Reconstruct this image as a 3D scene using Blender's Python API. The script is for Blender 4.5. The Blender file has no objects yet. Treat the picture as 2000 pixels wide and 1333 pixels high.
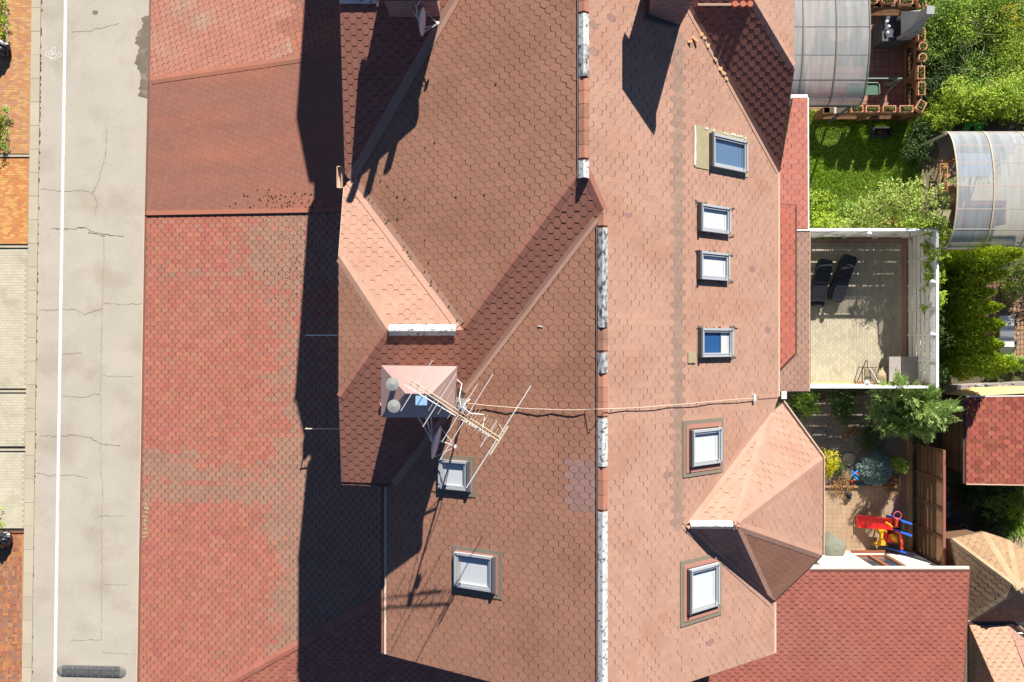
import bpy, math, random
import numpy as np
from mathutils import Vector, Matrix
random.seed(7)
rng = np.random.default_rng(11)
SC = bpy.context.scene
COL = SC.collection

# ------------------------------------------------------------------ camera, sky, sun, exposure
H = 29.0            # height of the drone above the ground
F = 1333.0          # focal length expressed in photo pixels (2000 wide)
cam_d = bpy.data.cameras.new('camera')
cam_d.sensor_width = 36.0
cam_d.lens = 36.0 * F / 2000.0
cam_d.clip_end = 500.0
cam = bpy.data.objects.new('camera', cam_d)
cam.location = (0, 0, H)
COL.objects.link(cam)
SC.camera = cam

SUN = Vector((0.50, 1.70, 1.0)).normalized()      # towards the sun
W = bpy.data.worlds.new('World')
SC.world = W
W.use_nodes = True
wn = W.node_tree
wn.nodes.clear()
sky = wn.nodes.new('ShaderNodeTexSky')
sky.sky_type = 'NISHITA'
sky.sun_disc = False
sky.sun_elevation = math.asin(SUN.z)
sky.sun_rotation = math.atan2(SUN.x, SUN.y)
sky.air_density = 0.6
sky.dust_density = 0.1
sky.ozone_density = 6.0
bg = wn.nodes.new('ShaderNodeBackground')
bg.inputs['Strength'].default_value = 0.05
wo = wn.nodes.new('ShaderNodeOutputWorld')
wn.links.new(sky.outputs[0], bg.inputs[0])
wn.links.new(bg.outputs[0], wo.inputs[0])

sl = bpy.data.lights.new('sun', 'SUN')
sl.energy = 5.0
sl.angle = math.radians(0.5)
sl.color = (1.0, 0.95, 0.87)
so = bpy.data.objects.new('sun', sl)
so.rotation_euler = SUN.to_track_quat('Z', 'Y').to_euler()
COL.objects.link(so)
SC.view_settings.view_transform = 'Standard'
SC.view_settings.look = 'None'
SC.view_settings.exposure = 1.1
SC.view_settings.gamma = 1.0
SC.view_settings.use_curve_mapping = False
SC.cycles.max_bounces = 6
SC.cycles.transparent_max_bounces = 12
try:
    SC.cycles.use_denoising = True
except Exception:
    pass

# ------------------------------------------------------------------ geometry helpers
def G(px, py, z=0.0):
    """world point at height z that lies on the sight line of a photo pixel"""
    D = H - z
    return Vector(((px - 1000.0) / F * D, (666.5 - py) / F * D, z))

def pix(p):
    D = H - p[2]
    return (1000 + p[0] / D * F, 666.5 - p[1] / D * F)

class Plane:
    """z = a + bx x + by y"""
    def __init__(s, a, bx, by):
        s.a, s.bx, s.by = a, bx, by
    def z(s, x, y):
        return s.a + s.bx * x + s.by * y
    def on(s, px, py, lift=0.0):
        X = (px - 1000.0) / F
        Y = (666.5 - py) / F
        D = (H - s.a - lift) / (1 + s.bx * X + s.by * Y)
        return Vector((X * D, Y * D, H - D))
    def at(s, x, y, lift=0.0):
        return Vector((x, y, s.z(x, y) + lift))

def plane3(a, b, c):
    n = (b - a).cross(c - a)
    bx, by = -n.x / n.z, -n.y / n.z
    return Plane(a.z - bx * a.x - by * a.y, bx, by)

class MB:
    """collects boxes, prisms and tubes, then links them as one mesh object"""
    def __init__(s):
        s.v, s.f, s.m, s.sm = [], [], [], []
        s.cur = 0
        s.smooth = False
    def add(s, verts, faces):
        b = len(s.v)
        s.v.extend([tuple(p) for p in verts])
        for f in faces:
            s.f.append(tuple(i + b for i in f))
            s.m.append(s.cur)
            s.sm.append(s.smooth)
    def box(s, c, size, M=None):
        x, y, z = size[0] / 2, size[1] / 2, size[2] / 2
        vs = [Vector((i * x, j * y, k * z)) for i in (-1, 1) for j in (-1, 1) for k in (-1, 1)]
        if M is not None:
            vs = [M @ p for p in vs]
        c = Vector(c)
        s.add([p + c for p in vs], [(0, 1, 3, 2), (4, 6, 7, 5), (0, 4, 5, 1), (2, 3, 7, 6), (0, 2, 6, 4), (1, 5, 7, 3)])
    def bbox(s, a, b):
        a, b = Vector(a), Vector(b)
        s.box((a + b) / 2, [abs(b[i] - a[i]) for i in range(3)])
    def prism(s, poly, off):
        """polygon (3-D points) extruded by the vector off"""
        n = len(poly)
        off = Vector(off)
        p = [Vector(q) for q in poly]
        s.add(p + [q + off for q in p],
              [tuple(range(n))[::-1], tuple(range(n, 2 * n))] + [(i, (i + 1) % n, n + (i + 1) % n, n + i) for i in range(n)])
    def beam(s, a, b, w, h, up=Vector((0, 0, 1))):
        """bar of width w and height h from a to b"""
        a, b = Vector(a), Vector(b)
        d = (b - a)
        L = d.length
        if L < 1e-6:
            return
        d /= L
        u = up.cross(d)
        if u.length < 1e-4:
            u = Vector((1, 0, 0)).cross(d)
        u.normalize()
        v = d.cross(u)
        M = Matrix((u, d, v)).transposed()
        s.box((a + b) / 2, (w, L, h), M)
    def tube(s, pts, r, n=6, cap=True):
        pts = [Vector(p) for p in pts]
        rs = r if isinstance(r, (list, tuple)) else [r] * len(pts)
        vs = []
        u = None
        for i, p in enumerate(pts):
            d = (pts[min(i + 1, len(pts) - 1)] - pts[max(i - 1, 0)])
            d = d.normalized() if d.length > 1e-9 else Vector((0, 0, 1))
            if u is None:
                u = d.orthogonal().normalized()
            else:
                u = (u - d * u.dot(d))
                u = u.normalized() if u.length > 1e-6 else d.orthogonal().normalized()
            w = d.cross(u)
            for k in range(n):
                t = 2 * math.pi * k / n
                vs.append(p + (u * math.cos(t) + w * math.sin(t)) * rs[i])
        fs = []
        for i in range(len(pts) - 1):
            for k in range(n):
                a, b = i * n + k, i * n + (k + 1) % n
                fs.append((a, b, b + n, a + n))
        if cap:
            fs.append(tuple(range(n))[::-1])
            fs.append(tuple(range((len(pts) - 1) * n, len(pts) * n)))
        s.add(vs, fs)
    def lathe(s, prof, c=(0, 0, 0), n=14, M=None):
        """profile [(r, z)] turned about z"""
        c = Vector(c)
        vs = []
        for (r, z) in prof:
            for k in range(n):
                t = 2 * math.pi * k / n
                p = Vector((r * math.cos(t), r * math.sin(t), z))
                if M is not None:
                    p = M @ p
                vs.append(p + c)
        fs = []
        for i in range(len(prof) - 1):
            for k in range(n):
                a, b = i * n + k, i * n + (k + 1) % n
                fs.append((a, b, b + n, a + n))
        fs.append(tuple(range(n))[::-1])
        fs.append(tuple(range((len(prof) - 1) * n, len(prof) * n)))
        s.add(vs, fs)
    def blob(s, c, r, n=8, k=6, jit=0.12):
        """rough rounded lump"""
        c = Vector(c)
        rx, ry, rz = r
        vs, fs = [], []
        for i in range(k + 1):
            ph = math.pi * i / k
            for j in range(n):
                t = 2 * math.pi * j / n
                q = 1 + random.uniform(-jit, jit)
                vs.append(c + Vector((rx * math.sin(ph) * math.cos(t) * q, ry * math.sin(ph) * math.sin(t) * q, -rz * math.cos(ph) * q)))
        for i in range(k):
            for j in range(n):
                a, b = i * n + j, i * n + (j + 1) % n
                fs.append((a, b, b + n, a + n))
        s.add(vs, fs)
    def build(s, name, mats, parent=None, loc=None, kind=None, label=None):
        if not isinstance(mats, (list, tuple)):
            mats = [mats]
        if parent is not None:
            org = origin_of(parent)
        elif loc is not None:
            org = Vector(loc)
        else:
            a = np.array(s.v)
            org = Vector((float(a[:, 0].mean()), float(a[:, 1].mean()), float(a[:, 2].min())))
        me = bpy.data.meshes.new(name)
        me.from_pydata([(p[0] - org.x, p[1] - org.y, p[2] - org.z) for p in s.v], [], s.f)
        for m in mats:
            me.materials.append(m)
        if len(mats) > 1:
            me.polygons.foreach_set('material_index', s.m)
        if any(s.sm):
            me.polygons.foreach_set('use_smooth', s.sm)
        me.update()
        o = bpy.data.objects.new(name, me)
        COL.objects.link(o)
        if parent is not None:
            o.parent = parent
        else:
            o.location = org
        if kind:
            o['kind'] = kind
        if label:
            o['label'] = label
        return o

ORG = {}
def origin_of(o):
    """world place of an object whose ancestors carry no rotation"""
    p = Vector((0, 0, 0))
    while o is not None:
        p = p + Vector(o.location)
        o = o.parent
    return p

def tag(o, label, cat, group=None):
    o['label'] = label
    o['category'] = cat
    if group:
        o['group'] = group
    return o

def thing(name, label, cat, loc, group=None):
    o = bpy.data.objects.new(name, None)
    o.empty_display_size = 0.3
    COL.objects.link(o)
    o.location = loc
    return tag(o, label, cat, group)

def structure(mb, name, mats):
    return mb.build(name, mats, loc=(0, 0, 0), kind='structure')

def raw_mesh(name, verts, faces, mats, parent=None, loc=None, kind=None, midx=None):
    """numpy verts (n,3) and quads or triangles (m,k)"""
    org = origin_of(parent) if parent is not None else Vector(loc if loc is not None else (0, 0, 0))
    v = np.asarray(verts, dtype=np.float32) - np.array(org, dtype=np.float32)
    f = np.asarray(faces, dtype=np.int32)
    me = bpy.data.meshes.new(name)
    nf, k = f.shape
    me.vertices.add(len(v))
    me.vertices.foreach_set('co', v.ravel())
    me.loops.add(nf * k)
    me.loops.foreach_set('vertex_index', f.ravel())
    me.polygons.add(nf)
    me.polygons.foreach_set('loop_start', np.arange(0, nf * k, k, dtype=np.int32))
    me.polygons.foreach_set('loop_total', np.full(nf, k, dtype=np.int32))
    me.polygons.foreach_set('use_smooth', np.zeros(nf, dtype=bool))
    if not isinstance(mats, (list, tuple)):
        mats = [mats]
    for m in mats:
        me.materials.append(m)
    if midx is not None:
        me.polygons.foreach_set('material_index', np.asarray(midx, dtype=np.int32))
    me.update(calc_edges=True)
    o = bpy.data.objects.new(name, me)
    COL.objects.link(o)
    if parent is not None:
        o.parent = parent
    else:
        o.location = org
    if kind:
        o['kind'] = kind
    return o

# ------------------------------------------------------------------ materials
def mat(name, col, rough=0.85, var=0.10, scale=1.5, isl=0.0, hue=0.0, grain=0.0, gscale=60.0,
        stain=None, sscale=0.35, samt=0.6, sthr=(0.5, 0.68), bump=0.0, bscale=40.0, metal=0.0, spec=0.3, coat=0.0, stretch=(1, 1, 1)):
    m = bpy.data.materials.new(name)
    m.use_nodes = True
    nt = m.node_tree
    N, L = nt.nodes, nt.links
    P = N['Principled BSDF']
    P.inputs['Roughness'].default_value = rough
    P.inputs['Metallic'].default_value = metal
    P.inputs['Specular IOR Level'].default_value = spec
    P.inputs['Coat Weight'].default_value = coat
    geo = N.new('ShaderNodeNewGeometry')
    mp = N.new('ShaderNodeMapping')
    mp.inputs['Scale'].default_value = stretch
    L.new(geo.outputs['Position'], mp.inputs['Vector'])
    def noise(sc, det=3.0):
        n = N.new('ShaderNodeTexNoise')
        n.inputs['Scale'].default_value = sc
        n.inputs['Detail'].default_value = det
        L.new(mp.outputs[0], n.inputs['Vector'])
        return n.outputs[0]
    def math_(op, a, b):
        n = N.new('ShaderNodeMath')
        n.operation = op
        for i, q in enumerate((a, b)):
            if isinstance(q, (int, float)):
                n.inputs[i].default_value = q
            else:
                L.new(q, n.inputs[i])
        return n.outputs[0]
    val = math_('ADD', math_('MULTIPLY', math_('SUBTRACT', noise(scale), 0.5), 2.6 * var), 1.0)
    if grain:
        val = math_('ADD', val, math_('MULTIPLY', math_('SUBTRACT', noise(gscale, 1.0), 0.5), 2 * grain))
    hv = 0.5
    if isl or hue:
        oi = N.new('ShaderNodeObjectInfo')
        r = math_('FRACT', math_('ADD', geo.outputs['Random Per Island'], math_('MULTIPLY', oi.outputs['Random'], 7.13)), 0.0)
        val = math_('ADD', val, math_('MULTIPLY', math_('SUBTRACT', r, 0.5), 2 * isl))
        if hue:
            r2 = math_('FRACT', math_('MULTIPLY', r, 17.7), 0.0)
            hv = math_('ADD', math_('MULTIPLY', math_('SUBTRACT', r2, 0.5), 2 * hue), 0.5)
    hsv = N.new('ShaderNodeHueSaturation')
    hsv.inputs['Color'].default_value = (*col, 1)
    L.new(val, hsv.inputs['Value'])
    if not isinstance(hv, float):
        L.new(hv, hsv.inputs['Hue'])
    out = hsv.outputs[0]
    if stain is not None:
        mx = N.new('ShaderNodeMix')
        mx.data_type = 'RGBA'
        mr = N.new('ShaderNodeMapRange')
        mr.inputs['From Min'].default_value = sthr[0]
        mr.inputs['From Max'].default_value = sthr[1]
        mr.inputs['To Max'].default_value = samt
        L.new(noise(sscale, 5.0), mr.inputs['Value'])
        L.new(mr.outputs[0], mx.inputs['Factor'])
        L.new(out, mx.inputs['A'])
        st = N.new('ShaderNodeHueSaturation')
        st.inputs['Color'].default_value = (*stain, 1)
        L.new(val, st.inputs['Value'])
        L.new(st.outputs[0], mx.inputs['B'])
        out = mx.outputs['Result']
    L.new(out, P.inputs['Base Color'])
    if bump:
        b = N.new('ShaderNodeBump')
        b.inputs['Strength'].default_value = bump
        b.inputs['Distance'].default_value = 0.02
        L.new(noise(bscale, 2.0), b.inputs['Height'])
        L.new(b.outputs[0], P.inputs['Normal'])
    return m

def leaf_mat(name, col, trans=0.28, isl=0.35, hue=0.03, tint=(1.25, 1.2, 0.6), rough=0.55):
    m = mat(name, col, rough=rough, var=0.12, scale=0.9, isl=isl, hue=hue, spec=0.25)
    nt = m.node_tree
    N, L = nt.nodes, nt.links
    P = N['Principled BSDF']
    src = P.inputs['Base Color'].links[0].from_socket
    tr = N.new('ShaderNodeBsdfTranslucent')
    mul = N.new('ShaderNodeMix')
    mul.data_type = 'RGBA'
    mul.blend_type = 'MULTIPLY'
    mul.inputs['Factor'].default_value = 1.0
    mul.inputs['B'].default_value = (*tint, 1)
    L.new(src, mul.inputs['A'])
    L.new(mul.outputs['Result'], tr.inputs['Color'])
    ms = N.new('ShaderNodeMixShader')
    ms.inputs[0].default_value = trans
    L.new(P.outputs[0], ms.inputs[1])
    L.new(tr.outputs[0], ms.inputs[2])
    L.new(ms.outputs[0], N['Material Output'].inputs['Surface'])
    return m

def sheet_mat(name, tint, col, opac, rough=0.2, streak=0.25):
    """clear corrugated plastic: part see-through, part milky and glossy"""
    m = mat(name, col, rough=rough, var=streak, scale=1.2, spec=0.6, stretch=(6, 0.6, 1), grain=0.05, gscale=20)
    nt = m.node_tree
    N, L = nt.nodes, nt.links
    t = N.new('ShaderNodeBsdfTransparent')
    t.inputs[0].default_value = (*tint, 1)
    ms = N.new('ShaderNodeMixShader')
    ms.inputs[0].default_value = opac
    L.new(t.outputs[0], ms.inputs[1])
    L.new(N['Principled BSDF'].outputs[0], ms.inputs[2])
    L.new(ms.outputs[0], N['Material Output'].inputs['Surface'])
    return m

GREYDIRT = (0.26, 0.19, 0.14)
MT = {}
def shingle_mats(key, col, **kw):
    a = dict(rough=0.92, var=0.07, scale=0.8, isl=0.075, grain=0.20, gscale=42, spec=0.15)
    a.update(kw)
    MT[key] = mat('shingle_' + key, col, **a)

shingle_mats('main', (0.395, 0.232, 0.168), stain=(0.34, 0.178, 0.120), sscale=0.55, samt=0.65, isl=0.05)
shingle_mats('main_shaded', (0.320, 0.160, 0.106), stain=(0.265, 0.125, 0.080), sscale=0.5, samt=0.6, isl=0.05)  # copy of main with shade painted in, for slopes turned from the sun
shingle_mats('main_deep_shaded', (0.32, 0.138, 0.098), stain=(0.27, 0.11, 0.075), sscale=0.6, samt=0.6, isl=0.06)  # darker, redder copy of main: shade of the south faces put into the colour
shingle_mats('main_worn', (0.37, 0.215, 0.158), isl=0.06)
shingle_mats('main_dark', (0.285, 0.185, 0.142))
shingle_mats('main_grey', (0.29, 0.17, 0.145))
shingle_mats('porch_red', (0.395, 0.143, 0.100), isl=0.09, hue=0.008, stain=(0.33, 0.165, 0.115), sscale=0.33, samt=0.4, sthr=(0.50, 0.74))
shingle_mats('porch_worn', (0.30, 0.135, 0.097), isl=0.04, stain=(0.38, 0.15, 0.095), sscale=0.5, samt=0.9, sthr=(0.46, 0.66), stretch=(0.35, 1.5, 1))
shingle_mats('porch_pale', (0.405, 0.175, 0.125), isl=0.06, stain=(0.34, 0.25, 0.18), sscale=0.4, samt=0.8, sthr=(0.52, 0.66))
shingle_mats('annex', (0.385, 0.125, 0.090), isl=0.06, stain=(0.34, 0.15, 0.12), sscale=0.4, samt=0.4)
shingle_mats('canopy_red', (0.40, 0.13, 0.093), isl=0.06)
shingle_mats('canopy_brown', (0.31, 0.185, 0.14), isl=0.06)
shingle_mats('canopy_salmon', (0.43, 0.16, 0.12), isl=0.06)
shingle_mats('shed', (0.31, 0.090, 0.060), isl=0.24, hue=0.008)
shingle_mats('tan', (0.31, 0.20, 0.115), isl=0.10)
shingle_mats('pink', (0.43, 0.24, 0.16), isl=0.07)
SLOT = mat('shingle_slot', (0.11, 0.06, 0.045), rough=0.95, var=0.1)
SLOT_PORCH = mat('shingle_slot_grey', (0.10, 0.082, 0.062), rough=0.95, var=0.1)
CAPM = mat('ridge_cap_red', (0.38, 0.17, 0.11), rough=0.9, var=0.12, scale=2.5, isl=0.12, grain=0.2, gscale=40, stain=(0.2, 0.14, 0.1), sscale=1.5, samt=0.6)
HIPM = mat('hip_cap', (0.40, 0.228, 0.166), rough=0.92, var=0.08, scale=1.5, isl=0.05, grain=0.2, gscale=42)
FLASH = mat('metal_flashing', (0.58, 0.58, 0.56), rough=0.45, var=0.18, scale=3.0, spec=0.5, grain=0.2, gscale=14,
            stain=(0.06, 0.055, 0.05), sscale=11.0, samt=0.85, sthr=(0.55, 0.64), stretch=(0.8, 1.0, 1))
FLASH_DIRTY = mat('metal_flashing_dirty', (0.52, 0.52, 0.50), rough=0.4, var=0.25, scale=3.0, spec=0.5, metal=0.2, grain=0.25, gscale=14,
            stain=(0.05, 0.045, 0.04), sscale=8.0, samt=0.9, sthr=(0.44, 0.62), stretch=(1.6, 0.8, 1))
FRAME = mat('window_frame_grey', (0.37, 0.385, 0.40), rough=0.45, var=0.04, spec=0.4)
FRAME_DK = mat('window_frame_dark', (0.10, 0.10, 0.105), rough=0.5, var=0.05)
BROWN_METAL = mat('brown_sheet_metal', (0.10, 0.055, 0.042), rough=0.5, var=0.1)
RED_METAL = mat('red_flashing', (0.37, 0.175, 0.13), rough=0.6, var=0.1)
GREY_FELT = mat('grey_felt', (0.19, 0.16, 0.12), rough=0.95, var=0.12, grain=0.2)
FELT = mat('bare_felt', (0.33, 0.28, 0.17), rough=0.95, var=0.15, scale=4, grain=0.25, gscale=30)
PUTTY = mat('white_foam', (0.75, 0.70, 0.60), rough=0.9, var=0.1)
GUTTER = mat('brown_gutter', (0.20, 0.10, 0.07), rough=0.5, var=0.1)
GUTTER_LT = mat('pale_gutter', (0.62, 0.44, 0.32), rough=0.5, var=0.08)
WHITE = mat('white_paint', (0.80, 0.79, 0.76), rough=0.5, var=0.03)
WHITEWALL = mat('white_render', (0.80, 0.78, 0.72), rough=0.9, var=0.05, scale=2, grain=0.04)
STEEL = mat('galvanised_steel', (0.55, 0.57, 0.58), rough=0.35, metal=0.6, var=0.08)
ALU = mat('aluminium_rod', (0.80, 0.79, 0.76), rough=0.4, metal=0.3, var=0.04)
BRASS = mat('yellow_rod', (0.58, 0.48, 0.33), rough=0.5, metal=0.1, var=0.05)
BRICKWALL = mat('chimney_brick', (0.32, 0.205, 0.185), rough=0.9, var=0.10, isl=0.20, hue=0.01)
MORTAR = mat('mortar', (0.30, 0.25, 0.22), rough=0.95)
DECKDK = mat('roof_underside', (0.14, 0.10, 0.075), rough=0.9)
# ------------------------------------------------------------------ shingled roof faces
def clip_poly(pts, poly2):
    """Sutherland-Hodgman: pts [(u, v, h)] against a convex counter-clockwise 2-D polygon"""
    n = len(poly2)
    out = pts
    for i in range(n):
        ax, ay = poly2[i]
        bx, by = poly2[(i + 1) % n]
        ex, ey = bx - ax, by - ay
        inp, out = out, []
        if not inp:
            return []
        d = [ex * (p[1] - ay) - ey * (p[0] - ax) for p in inp]
        for k in range(len(inp)):
            p, q = inp[k - 1], inp[k]
            dp, dq = d[k - 1], d[k]
            if (dp >= 0) != (dq >= 0):
                t = dp / (dp - dq)
                out.append(tuple(p[j] + (q[j] - p[j]) * t for j in range(3)))
            if dq >= 0:
                out.append(q)
    return out

def area2(p):
    return abs(sum(p[i][0] * p[(i + 1) % len(p)][1] - p[(i + 1) % len(p)][0] * p[i][1] for i in range(len(p)))) / 2

def convex_cells(p2):
    n = len(p2)
    ok = True
    for i in range(n):
        a, b, c = p2[i - 1], p2[i], p2[(i + 1) % n]
        if (b[0] - a[0]) * (c[1] - b[1]) - (b[1] - a[1]) * (c[0] - b[0]) < -1e-6:
            ok = False
    if ok:
        return [p2]
    from mathutils.geometry import tessellate_polygon
    out = []
    for t in tessellate_polygon([[Vector((q[0], q[1], 0)) for q in p2]]):
        tri = [p2[i] for i in t]
        s = (tri[1][0] - tri[0][0]) * (tri[2][1] - tri[0][1]) - (tri[1][1] - tri[0][1]) * (tri[2][0] - tri[0][0])
        out.append(tri if s > 0 else tri[::-1])
    return out

TAB_W, TAB_E = 0.333, 0.143      # tab pitch along the course, exposure of a course
SQ_MESH = {}

def tab_shape(cut, t, s=0.986, w=TAB_W, e=TAB_E):
    f, g = 0.16 * w, 0.34 * w
    return [(-f * s, -e + cut, t), (f * s, -e + cut, t), (g * s, 0.0, t * 0.78), (f * s, e * 0.99, t * 0.55), (-f * s, e * 0.99, t * 0.55), (-g * s, 0.0, t * 0.78)]

def tab_mesh(key, var, cut, t, m, gap):
    k = (key, var)
    if k not in SQ_MESH:
        hx = tab_shape(cut, t, gap)
        me = bpy.data.meshes.new('shingle')
        vs = [p for p in hx] + [(p[0], p[1], -0.001) for p in hx]
        fs = [(0, 1, 2, 3, 4, 5)] + [(6 + i, 6 + (i + 1) % 6, (i + 1) % 6, i) for i in range(6)]
        me.from_pydata(vs, [], fs)
        me.materials.append(m)
        me.update()
        SQ_MESH[k] = me
    return SQ_MESH[k]

def newell(poly):
    n = Vector((0, 0, 0))
    for i in range(len(poly)):
        a, b = poly[i], poly[(i + 1) % len(poly)]
        n += Vector(((a.y - b.y) * (a.z + b.z), (a.z - b.z) * (a.x + b.x), (a.x - b.x) * (a.y + b.y)))
    return n.normalized()

class Roof:
    """gathers the faces of one thing's roof; the nearest 300 whole tabs become objects, the rest one mesh"""
    def __init__(s, owner):
        s.owner = owner
        s.full = []          # (distance, matrix, variant key, cut, thickness, material, deck)
        s.rest_v, s.rest_f, s.rest_m = [], [], []
        s.mats = []
    def midx(s, m):
        if m not in s.mats:
            s.mats.append(m)
        return s.mats.index(m)
    def face(s, poly, key, slot=None, thick=0.12, t=0.011, cut=(0.010, 0.024), pick=None, tabs=True, deckmat=None, name='roof', skew=0.0, holes=(), phase=0.0, o0=None, gap=0.986):
        poly = [Vector(p) for p in poly]
        n = newell(poly)
        if n.z < 0:
            poly = poly[::-1]
            n = -n
        slot = slot or SLOT
        mb = MB()
        mb.prism([p - Vector((0, 0, thick)) for p in poly], (0, 0, thick))
        deck = mb.build(name, [deckmat or slot], s.owner)
        down = Vector((n.x, n.y, 0)).normalized()
        down = (down - n * down.dot(n)).normalized()
        v = -down
        u = v.cross(n).normalized()
        o = o0 if o0 is not None else min(poly, key=lambda p: p.dot(v))
        p2 = [((p - o).dot(u), (p - o).dot(v)) for p in poly]
        area = sum(p2[i][0] * p2[(i + 1) % len(p2)][1] - p2[(i + 1) % len(p2)][0] * p2[i][1] for i in range(len(p2)))
        if area < 0:
            p2 = p2[::-1]
        us, vs = [p[0] for p in p2], [p[1] for p in p2]
        cells = convex_cells(p2)
        M3 = Matrix((u, v, n)).transposed()
        if not tabs:
            return deck
        j0, j1 = int(min(vs) / TAB_E) - 1, int(max(vs) / TAB_E) + 2
        i0, i1 = int(min(us) / TAB_W) - 2, int(max(us) / TAB_W) + 2
        org = origin_of(s.owner)
        for j in range(j0, j1):
            for i in range(i0, i1):
                uc = (i + 0.5 * (j % 2) + phase) * TAB_W + skew * j * TAB_E
                vc = j * TAB_E + 0.02
                if uc < min(us) - 0.2 or uc > max(us) + 0.2:
                    continue
                q = random.randrange(3)
                c = cut[0] + (cut[1] - cut[0]) * q / 2
                hx = [(a + uc, b + vc, h) for (a, b, h) in tab_shape(c, t, gap)]
                pieces = [q_ for q_ in (clip_poly(hx, c_) for c_ in cells) if len(q_) >= 3 and area2(q_) > 1e-5]
                if not pieces:
                    continue
                whole = sum(area2(q_) for q_ in pieces) > 0.9995 * area2(hx)
                cw = o + M3 @ Vector((uc, vc, 0))
                if holes and any(h0[0] < cw.x < h0[1] and h0[2] < cw.y < h0[3] for h0 in holes):
                    continue
                px, py = pix(cw)
                k = key
                if pick:
                    k = pick(px, py) or key
                m = MT[k]
                tilt = Matrix.Rotation(random.gauss(0, 0.010), 3, 'Y') @ Matrix.Rotation(random.gauss(0, 0.012), 3, 'X')
                if whole and 8 < px < 1992 and 8 < py < 1325:
                    M = M3 @ tilt
                    s.full.append((H - cw.z, M, cw, (k, q, round(t, 4), gap), c, t, m, deck, hx, (o, M3)))
                elif whole:
                    s._stuff(hx, o, M3, m)
                else:
                    for q_ in pieces:
                        s._stuff(q_, o, M3, m)
        return deck
    def _stuff(s, cl, o, M3, m):
        b = len(s.rest_v)
        k = len(cl)
        for p in cl:
            s.rest_v.append(o + M3 @ Vector(p))
        for p in cl:
            s.rest_v.append(o + M3 @ Vector((p[0], p[1], -0.001)))
        mi = s.midx(m)
        s.rest_f.append(tuple(range(b, b + k)))
        s.rest_m.append(mi)
        for i in range(k):
            s.rest_f.append((b + k + i, b + k + (i + 1) % k, b + (i + 1) % k, b + i))
            s.rest_m.append(mi)
    def finish(s, limit=300):
        s.full.sort(key=lambda r: r[0])
        org = origin_of(s.owner)
        for r in s.full[:limit]:
            me = tab_mesh(r[3], 0, r[4], r[5], r[6], r[3][3])
            ob = bpy.data.objects.new('shingle', me)
            COL.objects.link(ob)
            ob.parent = r[7]
            ob.matrix_local = Matrix.Translation(r[2] - org) @ r[1].to_4x4()
        for r in s.full[limit:]:
            s._stuff(r[8], r[9][0], r[9][1], r[6])
        if s.rest_f:
            mb = MB()
            mb.v = [tuple(p) for p in s.rest_v]
            mb.f = s.rest_f
            mb.m = s.rest_m
            mb.sm = [False] * len(mb.f)
            mb.build('shingles', s.mats, s.owner, kind='stuff')

def cap_run(owner, a, b, nl, nr, width, m, step=0.30, t=0.012, name='ridge_cap', thick=0.008):
    """overlapping bent pieces along a ridge or hip from a to b; nl, nr: down directions on each side (unit 3-D)"""
    a, b = Vector(a), Vector(b)
    d = b - a
    L = d.length
    d /= L
    a = a + d * 0.07
    L -= 0.07
    n = max(1, int(round(L / step)))
    st = L / n
    up = Vector((0, 0, 1))
    for i in range(n):
        p0 = a + d * (i * st) + up * (t + 0.006)
        p1 = a + d * ((i + 1) * st + 0.03) + up * t
        if i == n - 1:
            p1 = b + up * t
        w = width * random.uniform(0.97, 1.03)
        mb = MB()
        q = [p0 + nl * w + up * 0.0, p0 + up * 0.006, p0 + nr * w, p1 + nl * w, p1 + up * 0.006, p1 + nr * w]
        lo = [p - up * thick for p in q]
        mb.add(q + lo, [(0, 1, 4, 3), (1, 2, 5, 4), (6, 9, 10, 7), (7, 10, 11, 8), (0, 6, 7, 1), (1, 7, 8, 2), (3, 4, 10, 9), (4, 5, 11, 10), (0, 3, 9, 6), (2, 8, 11, 5)])
        mb.build(name, m, owner)

def ridge_sheet(owner, a, b, nl, nr, width, m, name='ridge_flashing', t=0.035, wob=0.0):
    """one long rounded metal cover over a ridge"""
    a, b = Vector(a), Vector(b)
    d = (b - a)
    L = d.length
    d /= L
    n = max(2, int(L / 0.35))
    up = Vector((0, 0, 1))
    prof = [(-1, 0.0), (-0.55, 0.035), (-0.2, 0.06), (0.2, 0.06), (0.55, 0.035), (1, 0.0)]
    vs, fs = [], []
    k = len(prof)
    for i in range(n + 1):
        p = a + d * (L * i / n)
        for (s_, h) in prof:
            side = nl if s_ < 0 else nr
            vs.append(p + side * abs(s_) * width + up * (t + h * 0.8 + random.uniform(-wob, wob)))
    for i in range(n):
        for j in range(k - 1):
            x = i * k + j
            fs.append((x, x + 1, x + 1 + k, x + k))
    nv = len(vs)
    lo = [p - up * 0.03 for p in vs]
    mb = MB()
    mb.add(vs + lo, fs + [(j + nv, j + nv + k, j, j) for j in ()])
    # edges
    e = []
    for i in range(n):
        e.append((i * k, (i + 1) * k, nv + (i + 1) * k, nv + i * k))
        e.append(((i + 1) * k - 1, nv + (i + 1) * k - 1, nv + (i + 2) * k - 1, (i + 2) * k - 1))
    for j in range(k - 1):
        e.append((j, nv + j, nv + j + 1, j + 1))
        x = n * k + j
        e.append((x, x + 1, nv + x + 1, nv + x))
    mb.add(vs + lo, e)
    return mb.build(name, m, owner)

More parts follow.
